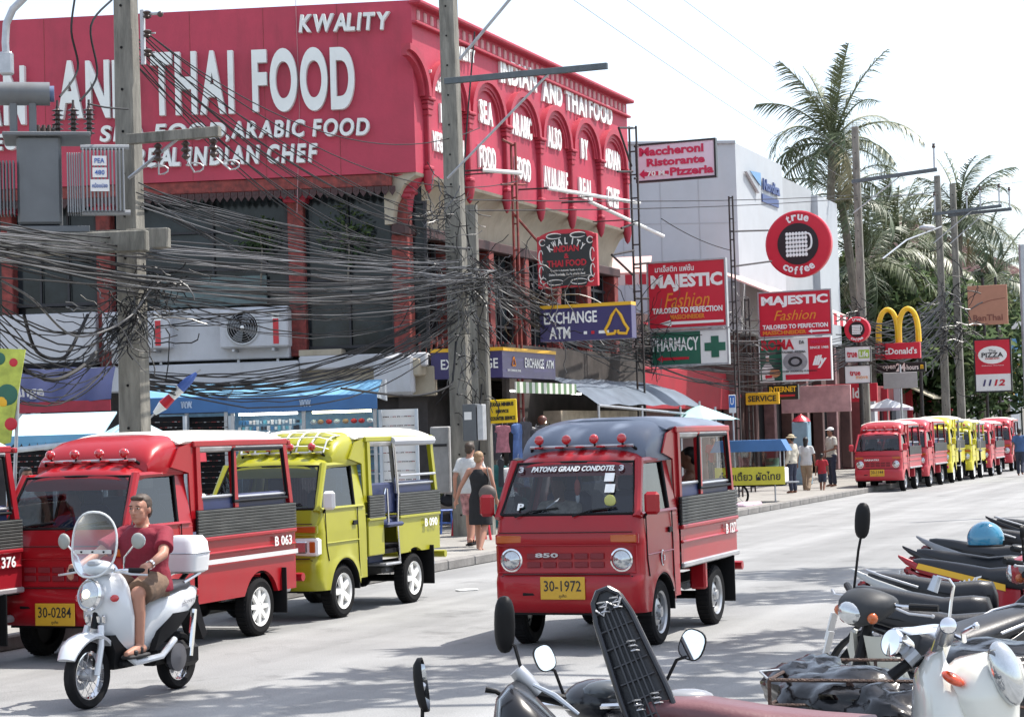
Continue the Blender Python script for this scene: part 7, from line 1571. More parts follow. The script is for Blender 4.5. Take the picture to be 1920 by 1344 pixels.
for x, zt, w_ in ((-.52, .79, .09), (-.58, .82, .13), (-.75, .82, .15), (-.92, .84, .155), (-1.15, .86, .14), (-1.26, .85, .09)):
    secs.append([(x, w_*math.copysign(abs(cos(a))**.6, cos(a)), zt-.04+.045*math.copysign(abs(sin(a))**.6, sin(a))) for a in [2*pi*k/16 for k in range(16)]])
mb = MB(); mb.loft(secs, mat('seat_dark_grey_vinyl', (.035, .037, .045), .45, var=.2)); part('seat', mb, sct, sm=60)
mb = MB(); mb.box((-1.0, .0, .30), (.5, .16, .16), BLACK, .04); mb.box((-1.10, .10, .27), (.42, .08, .18), BLACK, .04); mb.lathe([(0, 0), (.1, 0), (.11, .05), (0, .07)], mat('engine_grey', (.12, .12, .13), .5, .5), 18, Matrix.Translation((-.98, .1, .27)) @ Matrix.Rotation(-pi/2, 4, 'X')); mb.tube([(-1.15, -.14, .30), (-1.45, -.16, .36)], .05, BLACK, 12); part('engine', mb, sct)
mb = MB(); mb.tube([(-1.17, .13, .26), (-1.24, .13, .62)], .025, CHROME, 8); part('shock_absorber', mb, sct)
mb = MB(); mb.prism([(-1.30, .62), (-1.36, .72), (-1.50, .40), (-1.44, .36)], -.08, .08, BLACK); part('rear_mudguard', mb, sct); mb = MB(); mb.box((-1.40, 0, .74), (.05, .14, .08), REDL, .02); part('tail_light', mb, sct)
mb = MB(); mb.tube([(-1.1, -.13, .84), (-1.35, -.12, .90), (-1.42, 0, .91), (-1.35, .12, .90), (-1.1, .13, .84)], .014, CHROME, 8); mb.tube([(-1.25, 0, .84), (-1.4, 0, .93)], .02, BLACK); part('rear_carrier', mb, sct)
secs = []
for z, a_, b_ in ((.93, .13, .16), (.95, .17, .20), (1.06, .18, .215), (1.10, .185, .22), (1.115, .178, .212), (1.2, .17, .2), (1.25, .13, .16)):
    secs.append([(-1.33+.82*a_*math.copysign(abs(cos(t))**.5, cos(t)), .80*b_*math.copysign(abs(sin(t))**.5, sin(t)), .90+(z-.93)*.92) for t in [2*pi*k/24 for k in range(24)]])
mb = MB(); mb.loft(secs, mat('top_box_white', (.72, .72, .72), .4, var=.03)); part('top_box', mb, sct, sm=50)
mb = MB(); mb.tube([(-1.33+.15*math.copysign(abs(cos(t))**.5, cos(t)), .176*math.copysign(abs(sin(t))**.5, sin(t)), 1.061) for t in [2*pi*k/32 for k in range(33)]], .006, STEEL, 5); part('lid_seam', mb, sct)
# handlebar, pod, mirrors, windscreen
mb = MB(); mb.tube([(-.30, .36, .99), (-.20, .22, 1.0), (-.19, 0, .985), (-.20, -.22, 1.0), (-.30, -.36, .99)], .014, CHROME, 8); part('handlebar', mb, sct)
for s_ in (-1, 1): mb = MB(); mb.tube([(-.21, s_*.235, 1.0), (-.30, s_*.36, .99)], .021, BLACK, 10); part('grip', mb, sct); mb = MB(); mb.tube([(-.17, s_*.20, .99), (-.16, s_*.30, .975), (-.22, s_*.40, .965)], .009, SILV, 6); part('brake_lever', mb, sct)
mb = MB(); mb.ball((-.17, 0, 1.02), (.10, .13, .06), SCW, 20, 10); mb.ball((-.13, 0, 1.055), (.06, .07, .035), mat('pod_grey', (.35, .36, .38), .3), 16, 8); part('speedometer_pod', mb, sct)
for s_ in (-1, 1):
    mb = MB(); e_ = (-.20, s_*.30, 1.19); mb.tube([(-.22, s_*.19, 1.0), (-.20, s_*.21, 1.10), e_], .008, CHROME, 6); part('mirror_stalk', mb, sct)
    mb = MB(); R = Matrix.Rotation(s_*.15, 3, 'Z'); mb.ball((-.20, s_*.335, 1.22), (.025, .055, .06), mat('mirror_back_grey', (.28, .29, .27), .4), 18, 10, R); mb.ball((-.222, s_*.335, 1.22), (.006, .048, .052), MIRR, 16, 6, R); part('mirror', mb, sct)
CL2 = glass('windscreen_clear', (.90, .92, .92), .03, .03)
mb = MB(); vs = [(-.10, 0, 1.17)]; n_ = 28; ring = []
for k in range(n_):
    a = 2*pi*k/n_; y = .20*math.copysign(abs(cos(a))**.85, cos(a)); z = 1.20+.24*math.copysign(abs(sin(a))**.85, sin(a)); ring.append(Vector((-.06-.25*(z-1.0)*.55-.9*y*y, y, z)))
mb.add([(-.115, 0, 1.20)]+ring, [(0, 1+k, 1+(k+1) % n_) for k in range(n_)], CL2); part('windscreen', mb, sct)
mb = MB(); mb.tube(ring+[ring[0]], .009, mat('windscreen_rim', (.6, .62, .62), .2), 6, False); part('windscreen_rim', mb, sct)
mb = MB(); mb.box((-.10, 0, 1.145), (.008, .33, .03), SILV); 
for y in (-.1, 0, .1): mb.ball((-.092, y, 1.145), .008, BLACK, 6, 4)
part('windscreen_bracket', mb, sct)
rid, D, P = person('man in dark red polo shirt and brown shorts riding the white scooter', g1 + Matrix.Rotation(SH, 3, 'Z') @ Vector((-.79, 0, 0)), SH, 1.74, hairm=HAIRN, top=cloth('dark_red_polo', (.20, .012, .028), .15), bottom=cloth('brown_check_shorts', (.16, .10, .065), .5), legs='short', yaw=.10, pitch=.02, vox=.008,
    J=dict(pelvis=(0, 0, .85), waist=(.01, 0, .97), chest=(.02, 0, 1.15), neck=(.035, 0, 1.30), head=(.07, 0, 1.415), shL=(.02, .195, 1.235), shR=(.02, -.195, 1.235), elL=(.22, .30, 1.08), elR=(.22, -.30, 1.08), wrL=(.43, .31, 1.01), wrR=(.43, -.31, 1.01),
    hipL=(.02, .09, .85), hipR=(.02, -.09, .85), knL=(.40, .19, .80), knR=(.40, -.17, .80), anL=(.36, .17, .42), anR=(.36, -.15, .42)), shoes=mat('black_sandal', (.02, .018, .018), .6), hd=dict(L=(.9, .15, -.15), R=(.9, -.15, -.15)), curl=.95, fit=1.9)
mb = MB(); wv = D['wrL'].lerp(D['elL'], .08); mb.tube([wv, wv+(D['elL']-D['wrL']).normalized()*.025], .036, CHROME, 14); part('wrist_watch', mb, rid)
mb = MB(); mb.tube([D['neck']+Vector((.075*cos(a)-.0, .078*sin(a), -.01-.035*max(0, cos(a)))) for a in [2*pi*k/20 for k in range(21)]], .014, MATS['cloth_dark_red_polo'], 6, True, .6); part('polo_collar', mb, rid)
# ---- others
BLKC = cloth('black_dress', (.012, .012, .014)); WCL = cloth('white', (.55, .55, .54)); KHA = cloth('khaki', (.30, .22, .15)); REDC = cloth('bright_red', (.35, .02, .03)); NAVC = cloth('navy', (.03, .035, .06)); PNK = cloth('salmon_pink', (.55, .12, .13)); BLC = cloth('denim_blue', (.05, .10, .22))
def at_px(px, py, z=.13): g = onG(px, py, z); return g
AW = RZ   # walking away
walk = dict(knL=(.10, .09, .50), anL=(.10, .09, .10), knR=(-.02, -.09, .50), anR=(-.26, -.09, .14), elL=(-.12, .23, 1.14), wrL=(-.06, .26, .90), elR=(.04, -.23, 1.14), wrR=(.18, -.22, .92))
w1, D, P = person('woman in short black dress with handbag seen from behind, walking by the pole cluster', at_px(903, 1044, .0)+Vector((0, 0, .02)), AW, 1.68, hairm=HAIRBL, hs='bun', top=BLKC, sleeves='none', dress=True, J=dict(walk, elL=(-.05, .33, 1.12), wrL=(0, .42, .92)), female=True, shoes=DARK, vox=.013)
mb = MB(); mb.ball((-.16, -.20, 1.0), (.09, .15, .14), mat('grey_brown_bag', (.10, .08, .07), .6, var=.3), 16, 10); mb.tube([(-.14, -.26, 1.08), (-.08, -.17, 1.38), (.0, -.15, 1.42), (.08, -.17, 1.3)], .014, MATS['grey_brown_bag'], 6)
c = mb.mesh('shoulder_bag'); o = part('shoulder_bag', c); o.matrix_world = Matrix.Translation(w1.location) @ Matrix.Rotation(AW, 4, 'Z'); tag(o, 'slouchy grey brown shoulder bag on the back of the woman in black', 'bag')
person('man in white and red shirt mostly hidden behind the woman in black', at_px(886, 1024, .13), AW, 1.72, hairm=HAIRN, top=WCL, bottom=mat('red_white_shorts', (.4, .2, .2), .8, var=.6, scale=9), legs='short', J=walk, vox=.015, shoes=DARK, simple=True)
person('dark haired man in white sleeveless vest between the dark red taxi and first red taxi', onG(54, 1136, 0), radians(-75), 1.72, skin=SKT, top=WCL, sleeves='none', bottom=NAVC, vox=.015, J=dict(elL=(.02, .25, 1.12)), yaw=.3)
def in_truck(T, lx, ly, lz, label, **kw):
    R = Matrix.Rotation(T.rotation_euler.z, 3, 'Z'); loc = T.location + R @ Vector((lx, ly, lz)); rz = T.rotation_euler.z + kw.pop('turn', 0)
    J = dict(knL=(.42, .11, .84), anL=(.40, .11, .46), knR=(.42, -.11, .84), anR=(.40, -.11, .46), elL=(.16, .22, 1.12), elR=(.16, -.22, 1.12), wrL=(.40, .16, 1.16), wrR=(.40, -.16, 1.16)); J.update(kw.pop('J', {}))
    return person(label, loc, rz, J=J, simple=True, vox=.018, **kw)
in_truck(TA, -.14, -.32, -.06, 'driver in pale patterned shirt behind the windshield of the middle red truck', h=1.6, skin=SKT, top=mat('cloth_pale_pattern', (.42, .38, .3), .8, var=.5, scale=14), bottom=NAVC)
in_truck(TB, -.14, -.32, -.06, 'driver in blue shirt leaning at the wheel of the first parked red taxi', h=1.6, skin=SKT, top=BLC, sleeves='long', bottom=NAVC)
in_truck(TA, -1.66, .50, .16, 'passenger in salmon pink top seated in the back of the middle red truck', h=1.6, skin=SKT, hs='pony', top=PNK, sleeves='none', bottom=NAVC, turn=-1.4, female=True)
person('woman in cream top and wide hat standing at the phone booth', at_px(1487, 925), AW+1.2, 1.62, skin=SKT, top=cloth('cream', (.5, .46, .38)), sleeves='long', bottom=NAVC, cap=('hat', mat('straw_hat', (.45, .38, .25), .8)), vox=.02, simple=True, female=True)
person('woman in white top and khaki trousers with long black hair, walking away', at_px(1514, 927, 0), AW, 1.66, hs='long', skin=SKT, top=WCL, bottom=KHA, J=walk, vox=.02, simple=True, female=True)
person('small child in bright red shirt walking beside the woman in khaki', at_px(1543, 927, 0), AW, 1.18, hs='short', skin=SKT, top=REDC, bottom=NAVC, legs='short', J=walk, vox=.02, simple=True)
person('man in pale shirt and white cap standing at the kerb', at_px(1561, 913), AW+2.4, 1.78, skin=SKT, top=cloth('pale_cream', (.5, .48, .42)), bottom=NAVC, cap=('cap', WTXT), vox=.02, simple=True, J=dict(wrL=(.2, .1, 1.05), elL=(.02, .25, 1.12)))
person('vendor in red shirt standing behind the food cart', at_px(1392, 915)+N*.9, radians(-80), 1.6, skin=SKT, top=REDC, bottom=NAVC, vox=.02, simple=True)
person('customer in dark shirt standing behind the food cart', at_px(1420, 915)+N*1.1, radians(100), 1.66, skin=SKT, top=NAVC, bottom=NAVC, vox=.02, simple=True)
person('far pedestrian in a blue shirt past the last red taxi', onG(1914, 893, 0), AW, 1.7, skin=SKT, top=BLC, bottom=NAVC, J=walk, vox=.03, simple=True)

bpy.data.scenes.remove(TS)
# ================================================================== PARKED MOTORBIKES
def bpaint(n_, c): return mat('bike_'+n_, c, .28, var=.06, scale=3, coat=.35, rvar=.05, spec=.35)
BKB = bpaint('black', (.008, .008, .010)); BKS = bpaint('silver', (.24, .25, .27)); BKR = bpaint('red', (.32, .012, .02)); BKW = bpaint('white', (.42, .43, .43)); BKG = bpaint('graphite', (.025, .027, .032)); BKN = bpaint('navy', (.012, .016, .032))
SEATV = mat('bike_seat_vinyl', (.016, .017, .021), .42, var=.15, scale=6, bump=.1, bscale=120, spec=.45); PLAS = mat('unpainted_grey_plastic', (.035, .037, .04), .55, var=.2, spec=.3)
def bmirror(par, e, R, m=BLACK, sz=(.065, .045), stalk=None, smat=BLACK):
    mb = MB(); mb.tube([stalk, (Vector(stalk)+Vector(e))/2+Vector((0, 0, .03)), Vector(e)-Vector((0, 0, sz[1]*.6))], .007, smat, 6); part('mirror_stalk', mb, par)
    mb = MB(); n_ = 20; Q = R
    secs = []
    for (y, f_) in ((.028, .45), (.022, .8), (.008, 1.), (-.006, 1.)):
        secs.append([Vector(e)+Q @ Vector((-y, sz[0]*f_*math.copysign(abs(cos(a))**.75, cos(a)), sz[1]*f_*math.copysign(abs(sin(a))**.75, sin(a)))) for a in [2*pi*k/n_ for k in range(n_)]])
    mb.loft(secs, m); part('mirror_shell', mb, par, sm=50)
    mb = MB(); mb.add([Vector(e)+Q @ Vector((.0075, sz[0]*.92*math.copysign(abs(cos(a))**.75, cos(a)), sz[1]*.92*math.copysign(abs(sin(a))**.75, sin(a)))) for a in [2*pi*k/n_ for k in range(n_)]], [tuple(range(n_))], MIRR); part('mirror', mb, par)
def spoked2(par, x, r=.28, w_=.075):
    M = Matrix.Translation((x, 0, r)) @ Matrix.Rotation(pi/2, 4, 'X'); mb = MB(M); h_ = w_/2
    mb.lathe([(r-.055, -.015), (r-.04, -h_*.9), (r-.015, -h_), (r, -h_*.3), (r, h_*.3), (r-.015, h_), (r-.04, h_*.9), (r-.055, .015)], RUB, 32); w = part('wheel', mb, par)
    mb = MB(M); mb.lathe([(r-.045, -.022), (r-.062, -.024), (r-.066, 0), (r-.062, .024), (r-.045, .022)], CHROME, 32); mb.lathe([(0, -.05), (.05, -.045), (.055, 0), (.05, .045), (0, .05)], SILV, 14)
    for j in range(16): a = 2*pi*j/16; a2 = a+(.5 if j % 2 else -.5); s_ = (1 if j % 4 < 2 else -1); mb.tube([(.05*cos(a2), .05*sin(a2), .03*s_), ((r-.062)*cos(a), (r-.062)*sin(a), 0)], .003, CHROME, 4, False)
    part('spoked_rim', mb, w)
def sect(x, zc, w_, h_, n=16, p=.7, y0=0.): return [(x, y0+w_*math.copysign(abs(cos(a))**p, cos(a)), zc+h_*math.copysign(abs(sin(a))**p, sin(a))) for a in [2*pi*k/n for k in range(n)]]
def bike(label, loc, rz, body=BKB, side=BKB, tail=BKS, seat=SEATV, shield=None, mir=(1, 1), text=None, headl=True, rail=True, lean=radians(-7), seatz=0., steer=0., group='motorbikes parked in the row', stripe=None, wing=True):
    t = thing('parked_motorbike', label, 'motorbike', loc, rz, group); t.rotation_euler = (lean, 0, rz)
    spoked2(t, 0); spoked2(t, -1.22)
    mb = MB()
    for s_ in (-1, 1): mb.tube([(0, s_*.07, .28), (-.10, s_*.07, .58)], .022, BLACK, 8)
    mb.tube([(-.10, 0, .58), (-.20, 0, .92)], .028, BLACK); part('fork', mb, t)
    secs = []
    for k in range(11):
        a = radians(30+125*k/10); cx, cz = .31*cos(a), .28+.31*sin(a); secs.append([(cx, -.05, cz), (cx+.02*cos(a), 0, cz+.02*sin(a)), (cx, .05, cz), (cx*.96, .05, .28+(cz-.28)*.93), (cx*.96, -.05, .28+(cz-.28)*.93)])
    mb = MB(); mb.loft(secs, body); part('front_fender', mb, t, sm=60)
    shield = shield or body
    for s_ in (-1, 1):
        mb = MB(); secs = []
        for (x, z, w0, w1) in ((-.42, .30, .07, .13), (-.36, .42, .07, .19), (-.27, .58, .06, .22), (-.20, .72, .05, .20), (-.17, .84, .04, .12)):
            secs.append([(x+.05, s_*w0, z), (x+.03, s_*(w0+w1)/2, z), (x-.03, s_*w1, z), (x-.06, s_*w1, z-.01), (x, s_*(w0+w1)/2, z-.01), (x+.02, s_*w0, z-.01)])
        mb.loft(secs, shield); part('leg_shield', mb, t, sm=50)
    mb = MB(); mb.loft([sect(x, z, w_, h_, 14) for x, z, w_, h_ in ((-.18, .80, .05, .06), (-.28, .66, .06, .09), (-.45, .50, .06, .09), (-.62, .52, .07, .12), (-.75, .60, .10, .14))], body); part('centre_frame', mb, t, sm=60)
    # headlight cowl
    mb = MB(); mb.loft([sect(x, z, w_, h_, 18, .8) for x, z, w_, h_ in ((-.05, .955, .08, .055), (-.08, .965, .12, .08), (-.15, .985, .155, .085), (-.23, 1.0, .15, .065), (-.30, 1.0, .10, .04))], body); part('head_cowl', mb, t, sm=60)
    mb = MB(); mb.ball((-.055, 0, .955), (.035, .085, .058), LENS, 16, 8); part('headlight', mb, t)
    for s_ in (-1, 1): mb = MB(); mb.ball((-.10, s_*.125, .945), (.03, .03, .03), AMB, 10, 6); part('turn_signal', mb, t)
    mb = MB(); mb.tube([(-.34, .34, 1.02), (-.24, .2, 1.01), (-.22, 0, 1.0), (-.24, -.2, 1.01), (-.34, -.34, 1.02)], .012, CHROME, 8); part('handlebar', mb, t)
    for s_ in (-1, 1): mb = MB(); mb.tube([(-.26, s_*.22, 1.01), (-.34, s_*.345, 1.02)], .019, BLACK, 10); part('grip', mb, t); mb = MB(); mb.tube([(-.20, s_*.19, 1.0), (-.20, s_*.28, .99), (-.27, s_*.38, .99)], .007, SILV, 6); mb.ball((-.27, s_*.38, .99), .011, SILV, 8, 5); part('brake_lever', mb, t)
    for s_, on in ((1, mir[0]), (-1, mir[1])):
        if on: bmirror(t, (-.24, s_*.31, 1.20), Matrix.Rotation(pi-s_*.12, 3, 'Z'), BLACK, (.07, .045), (-.25, s_*.20, 1.02))
    # seat and tail
    z0 = .80+seatz
    mb = MB(); mb.loft([sect(x, z, w_, h_, 20, .62) for x, z, w_, h_ in ((-.48, z0-.12, .06, .05), (-.51, z0-.085, .10, .10), (-.60, z0-.07, .125, .095), (-.78, z0-.075, .138, .085), (-.95, z0-.045, .135, .085), (-1.15, z0+.00, .12, .07), (-1.30, z0+.03, .10, .055), (-1.36, z0+.04, .07, .04))], seat); part('seat', mb, t, sm=60)
    mb = MB(); mb.tube([(-.52, s2*.095, z0-.07) for s2 in (-1, 1)], .008, BLACK, 5)
    for s_ in (-1, 1): mb.tube([(-.52, s_*.10, z0-.085), (-.8, s_*.135, z0-.075), (-1.15, s_*.115, z0-.015), (-1.29, s_*.07, z0+.03)], .007, BLACK, 5)
    part('seat_piping', mb, t)
    for s_ in (-1, 1):
        mb = MB(); mb.loft([[(x, s_*(w_-.03), zt-.06), (x, s_*w_, zt-.08), (x, s_*w_, zb+.02), (x, s_*(w_-.03), zb)] for x, w_, zt, zb in ((-.55, .09, z0-.08, .50), (-.70, .135, z0-.075, .50), (-.90, .14, z0-.06, .56), (-1.10, .125, z0-.02, .66), (-1.30, .09, z0+.03, .73), (-1.40, .06, z0+.05, .78))], side); part('side_panel', mb, t, sm=50)
        if text: mb = MB(); mb.text(text, (-.95, s_*.146, .68), .26, .07, WTXT, (-s_, 0, .25), (0, 0, 1), dep=.003, bold=.03, shear=.3); part('lettering', mb, t)
        if stripe: mb = MB(); mb.prism([(-.65, .68), (-1.3, .84), (-1.32, .80), (-.65, .63)], s_*.141-.004, s_*.141+.004, stripe); part('stripe', mb, t)
        if wing: mb = MB(); mb.loft([sect(x, z, w_, h_, 10, .8, s_*y_) for x, z, w_, h_, y_ in ((-.98, z0-.09, .006, .012, .138), (-1.12, z0-.06, .012, .028, .130), (-1.30, z0+.0, .014, .032, .105), (-1.42, z0+.06, .012, .024, .06), (-1.48, z0+.10, .006, .010, .04))], tail); part('tail_wing', mb, t, sm=60)
    if rail: mb = MB(); mb.tube([(-1.0, .15, z0+.0), (-1.25, .16, z0+.06), (-1.36, .09, z0+.09), (-1.39, 0, z0+.10), (-1.36, -.09, z0+.09), (-1.25, -.16, z0+.05), (-1.0, -.15, z0-.03)], .009, STEEL, 8); part('grab_rail', mb, t)
    mb = MB(); mb.box((-1.40, 0, z0-.01), (.08, .10, .06), mat('dark_red_lens', (.16, .008, .01), .2), .02); part('tail_light', mb, t)
    mb = MB(); secs = []
    for k in range(9): a = radians(60+95*k/8); cx, cz = -1.22+.33*cos(a), .28+.33*sin(a); secs.append([(cx, -.06, cz), (cx, .06, cz), (cx*.99, .06, cz-.012), (cx*.99, -.06, cz-.012)])
    mb.loft(secs, BLACK); mb.box((-1.52, 0, .62), (.01, .15, .18), WSG, 0, Matrix.Rotation(radians(15), 3, 'Y')); part('rear_fender', mb, t)
    mb = MB(); mb.box((-.60, 0, .30), (.34, .16, .20), mat('engine_grey', (.12, .12, .13), .5, .5), .04); mb.tube([(-.45, 0, .33), (-.25, 0, .38)], .07, MATS['engine_grey'], 12); mb.tube([(-.7, .0, .32), (-1.22, .06, .28)], .02, BLACK); part('engine', mb, t)
    mb = MB(); mb.tube([(-.4, -.08, .28), (-.7, -.14, .20), (-.95, -.16, .26), (-1.22, -.16, .32)], [.014, .014, .035, .035], STEEL, 10); part('exhaust_pipe', mb, t)
    for s_ in (-1, 1): mb = MB(); mb.tube([(-1.2, s_*.10, .30), (-1.05, s_*.11, .66)], .02, BLACK, 8); part('shock_absorber', mb, t)
    mb = MB(); mb.tube([(-.75, .08, .24), (-.80, .24, .03)], .010, BLACK, 6); mb.tube([(-.55, -.2, .24), (-.55, .2, .24)], .010, STEEL, 6); part('side_stand', mb, t)
    return t
def seat_at(px, py, rz, xs=-.9, zs=.80):
    g = onG(px, py, zs); R = Matrix.Rotation(rz, 3, 'Z'); p = g - R @ Vector((xs, 0, 0)); p.z = 0; return p
rr_ = radians(-21.6)
b_h = dict(group='motorbikes parked in the row at the road edge')
row = [('black motorbike with long glossy seat, nearest complete seat of the row', 1745, 1155, dict(body=BKG, side=BKB, tail=BKS, wing=False, rail=False)),
       ('silver sided motorbike with a long smooth seat, second seat of the row', 1728, 1124, dict(body=BKS, side=BKS, tail=BKS, rail=False, wing=False)),
       ('dark motorbike with a pale drilled grab rail behind its black seat', 1752, 1094, dict(body=BKB, side=BKG, tail=BKW)),
       ('red motorbike with yellow stripe and white lettering on the side', 1822, 1068, dict(body=BKR, side=BKR, tail=BKR, text='WAVE', stripe=YEL, rail=False)),
       ('black and red motorbike with an upswept tail behind the red striped one', 1826, 1046, dict(body=BKB, side=BKR, tail=BKB, rail=False)),
       ('dark motorbike with silver wing tail, carrying the blue helmet', 1838, 1026, dict(body=BKN, side=BKB, tail=BKS, rail=False)),
       ('far black motorbike at the picture edge beyond the blue helmet', 1925, 1004, dict(body=BKB, side=BKB, tail=BKB, wing=False)),
       ('furthest grey motorbike at the picture edge', 1950, 985, dict(body=BKG, side=BKS, tail=BKB))]
for i, (lb, px, py, kw) in enumerate(row):
    bk = bike(lb, seat_at(px, py, rr_), rr_+rk.uniform(-.05, .05), **kw, **b_h)
bike('red and black motorbike facing the road, its front wheel beside the long glossy seats', onG(1890, 1350), radians(168), body=BKR, side=BKR, tail=BKB, shield=BKR, wing=False, rail=False, **b_h)
c = onG(1848, 1006, .98); hm = thing('helmet', 'shiny sky blue open face helmet resting on a motorbike seat', 'helmet', c, rr_+.5)
HB = mat('helmet_blue', (.03, .22, .36), .15, coat=1., var=.05); mb = MB(); secs = []
for k in range(13):
    a = radians(-20+110*k/12); secs.append([(.145*cos(a)*cos(t_)*1.05, .125*cos(a)*sin(t_), -.02+.145*sin(a)) for t_ in [2*pi*j/24 for j in range(24)]])
mb.loft(secs, HB); part('shell', mb, hm, sm=60)
mb = MB(); mb.tube([(.145*1.0*cos(t_), .122*sin(t_), -.068) for t_ in [2*pi*j/24 for j in range(25)]], .01, BLACK, 6, False); mb.prism([(.11, -.06), (.17, -.07), (.20, -.075), (.17, -.05), (.12, -.03)], -.08, .08, BLACK); part('trim_and_peak', mb, hm)
# black step-through facing the road with pale shields
ba = seat_at(1590, 1128, radians(212), -.15, .99); A_ = bike('black step-through motorbike facing the road, with grey headlight and pale leg shields', ba, radians(212), body=PLAS, side=BKB, tail=BKB, shield=mat('cream_leg_shield', (.5, .5, .44), .5, var=.06, dirt=.2, dirtcol=(.3, .28, .22)), mir=(0, 0), **b_h)
bmirror(A_, (-.26, -.16, 1.40), Matrix.Rotation(radians(-139), 3, 'Z'), BLACK, (.04, .095), (-.24, -.18, 1.02))
# ---- foreground: bike with raised seat, heading to the road
D0 = 7.5; kk = F/D0
def fp(px, py, d=D0): return onD(px, py, d)
hc = fp(1165, 1305); t0 = thing('parked_motorbike', 'black motorbike in front with its seat flipped open, underside ribs showing', 'motorbike', Vector((hc.x, hc.y, 0)), radians(97), 'motorbikes parked in the front')
I0 = (Matrix.Translation(t0.location) @ Matrix.Rotation(radians(97), 4, 'Z')).inverted(); V = lambda px, py, d=D0: I0 @ fp(px, py, d)
mb = MB(); c = V(1120, 1300, 7.65); mb.ball(c+Vector((0.02, 0, -.03)), (.14, .135, .085), BKG, 20, 10); mb.ball(c+Vector((-.05, -.02, .015)), (.07, .09, .045), mat('dial_smoked', (.08, .09, .10), .1), 16, 8); part('head_cowl', mb, t0)
mb = MB(); mb.tube([V(962, 1292), V(1000, 1318, 7.55), V(1080, 1325, 7.6), V(1165, 1322), V(1250, 1325, 7.45), V(1345, 1330, 7.35)], .014, CHROME, 8); part('handlebar', mb, t0)
mb = MB(); mb.tube([V(1055, 1312, 7.5), V(1000, 1300, 7.45)], .024, BLACK, 10); part('grip', mb, t0); mb = MB(); mb.tube([V(1250, 1320, 7.4), V(1340, 1327, 7.3)], [.028, .024], BLACK, 12); mb.ball(V(1285, 1308, 7.36), (.06, .11, .035), BKS, 16, 8); part('grip', mb, t0)
def fmir(px, py, pxb, pyb, sz, yaw, shell=BLACK, d=D0, par=None, smat=BLACK, roll=0.):
    par = par or t0; II = par.matrix_basis.inverted() if False else (Matrix.Translation(par.location) @ Matrix.Rotation(par.rotation_euler.z, 4, 'Z')).inverted()
    R = (Matrix.Rotation(-par.rotation_euler.z, 3, 'Z') @ Matrix.Rotation(yaw, 3, 'Z') @ Matrix.Rotation(radians(-7), 3, 'Y') @ Matrix.Rotation(roll, 3, 'X'))
    bmirror(par, II @ onD(px, py, d), R, shell, sz, II @ onD(pxb, pyb, d), smat)
fmir(1021, 1233, 1060, 1310, (.040, .052), radians(-75), BLACK, roll=.35); fmir(1298, 1208, 1240, 1295, (.050, .060), radians(-110), BLACK, roll=-.35)
# raised seat: slab seen from below
hinge = V(1240, 1385, 7.2); tip = V(1128, 1102, 7.35); ax = (tip-hinge); L_ = ax.length; ax.normalize(); nrm = Vector((-1, .25, .1)); nrm = (nrm-ax*nrm.dot(ax)).normalized(); wv = ax.cross(nrm).normalized()
def sp_(u, v, h): return hinge+ax*(u*L_)+wv*v+nrm*h
if (RT.dot((Matrix.Rotation(radians(97), 3, 'Z') @ wv))) < 0: wv = -wv
mb = MB(); secs = []
for u, wd, dp in ((0, .075, .05), (.1, .10, .07), (.3, .098, .08), (.55, .088, .08), (.8, .078, .07), (.93, .062, .06), (1.0, .032, .035)):
    secs.append([sp_(u, wd*math.copysign(abs(cos(a))**.6, cos(a)), -dp*.6+dp*(math.copysign(abs(sin(a))**.6, sin(a)))*(1 if sin(a) < 0 else .5)) for a in [2*pi*k/20 for k in range(20)]])
mb.loft(secs, SEATV); part('raised_seat', mb, t0, sm=60)
mb = MB(); rim = []
for (u, wd) in ((.02, .07), (.1, .09), (.3, .088), (.55, .078), (.8, .068), (.93, .05), (.985, .02)): rim.append(sp_(u, wd, .0))
rim2 = [sp_(u, -wd, .0) for (u, wd) in ((.985, .02), (.93, .05), (.8, .068), (.55, .078), (.3, .088), (.1, .09), (.02, .07))]
mb.tube(rim+rim2+[rim[0]], .011, mat('glossy_black_rim', (.02, .02, .024), .2), 8, False); part('seat_rim', mb, t0)
RIB = mat('seat_base_rib', (.035, .035, .038), .35, var=.2); 
for j in range(5): mb = MB(); v = -.044+.022*j; mb.tube([sp_(.12, v, .004), sp_(.88-abs(j-2)*.03, v*.8, .004)], .0045, RIB, 4); part('seat_base_rib', mb, t0)
for j in range(7): mb = MB(); u = .16+j*.115; mb.tube([sp_(u, -.066, .003), sp_(u, .066, .003)], .0045, RIB, 4); part('seat_base_rib', mb, t0)
for (u, v) in ((.84, -.02), (.84, .03), (.55, .03), (.2, -.03), (.2, .04)):
    mb = MB(); mb.tube([sp_(u+.012*k/2, v+.016*cos(k*1.2), .012+.016*sin(k*1.2)) for k in range(14)], .003, SILV, 4); part('seat_spring', mb, t0)
mb = MB(); mb.tube([sp_(.88, -.05, .015), sp_(.83, -.03, .02), sp_(.90, .0, .02), sp_(.85, .03, .02), sp_(.9, .055, .015)], .005, SILV, 5); part('seat_latch', mb, t0)
mb = MB(); mb.loft([sect(x, z, w_, h_, 16) for x, z, w_, h_ in ((.1, .82, .06, .05), (-.1, .74, .11, .10), (-.4, .72, .14, .12), (-.75, .74, .13, .12), (-1.0, .78, .05, .05))], BKB); mb.box((-.4, 0, .84), (.5, .2, .04), DARK, .015); part('body_shell', mb, t0, sm=60)
spoked2(t0, .2); spoked2(t0, -1.0)
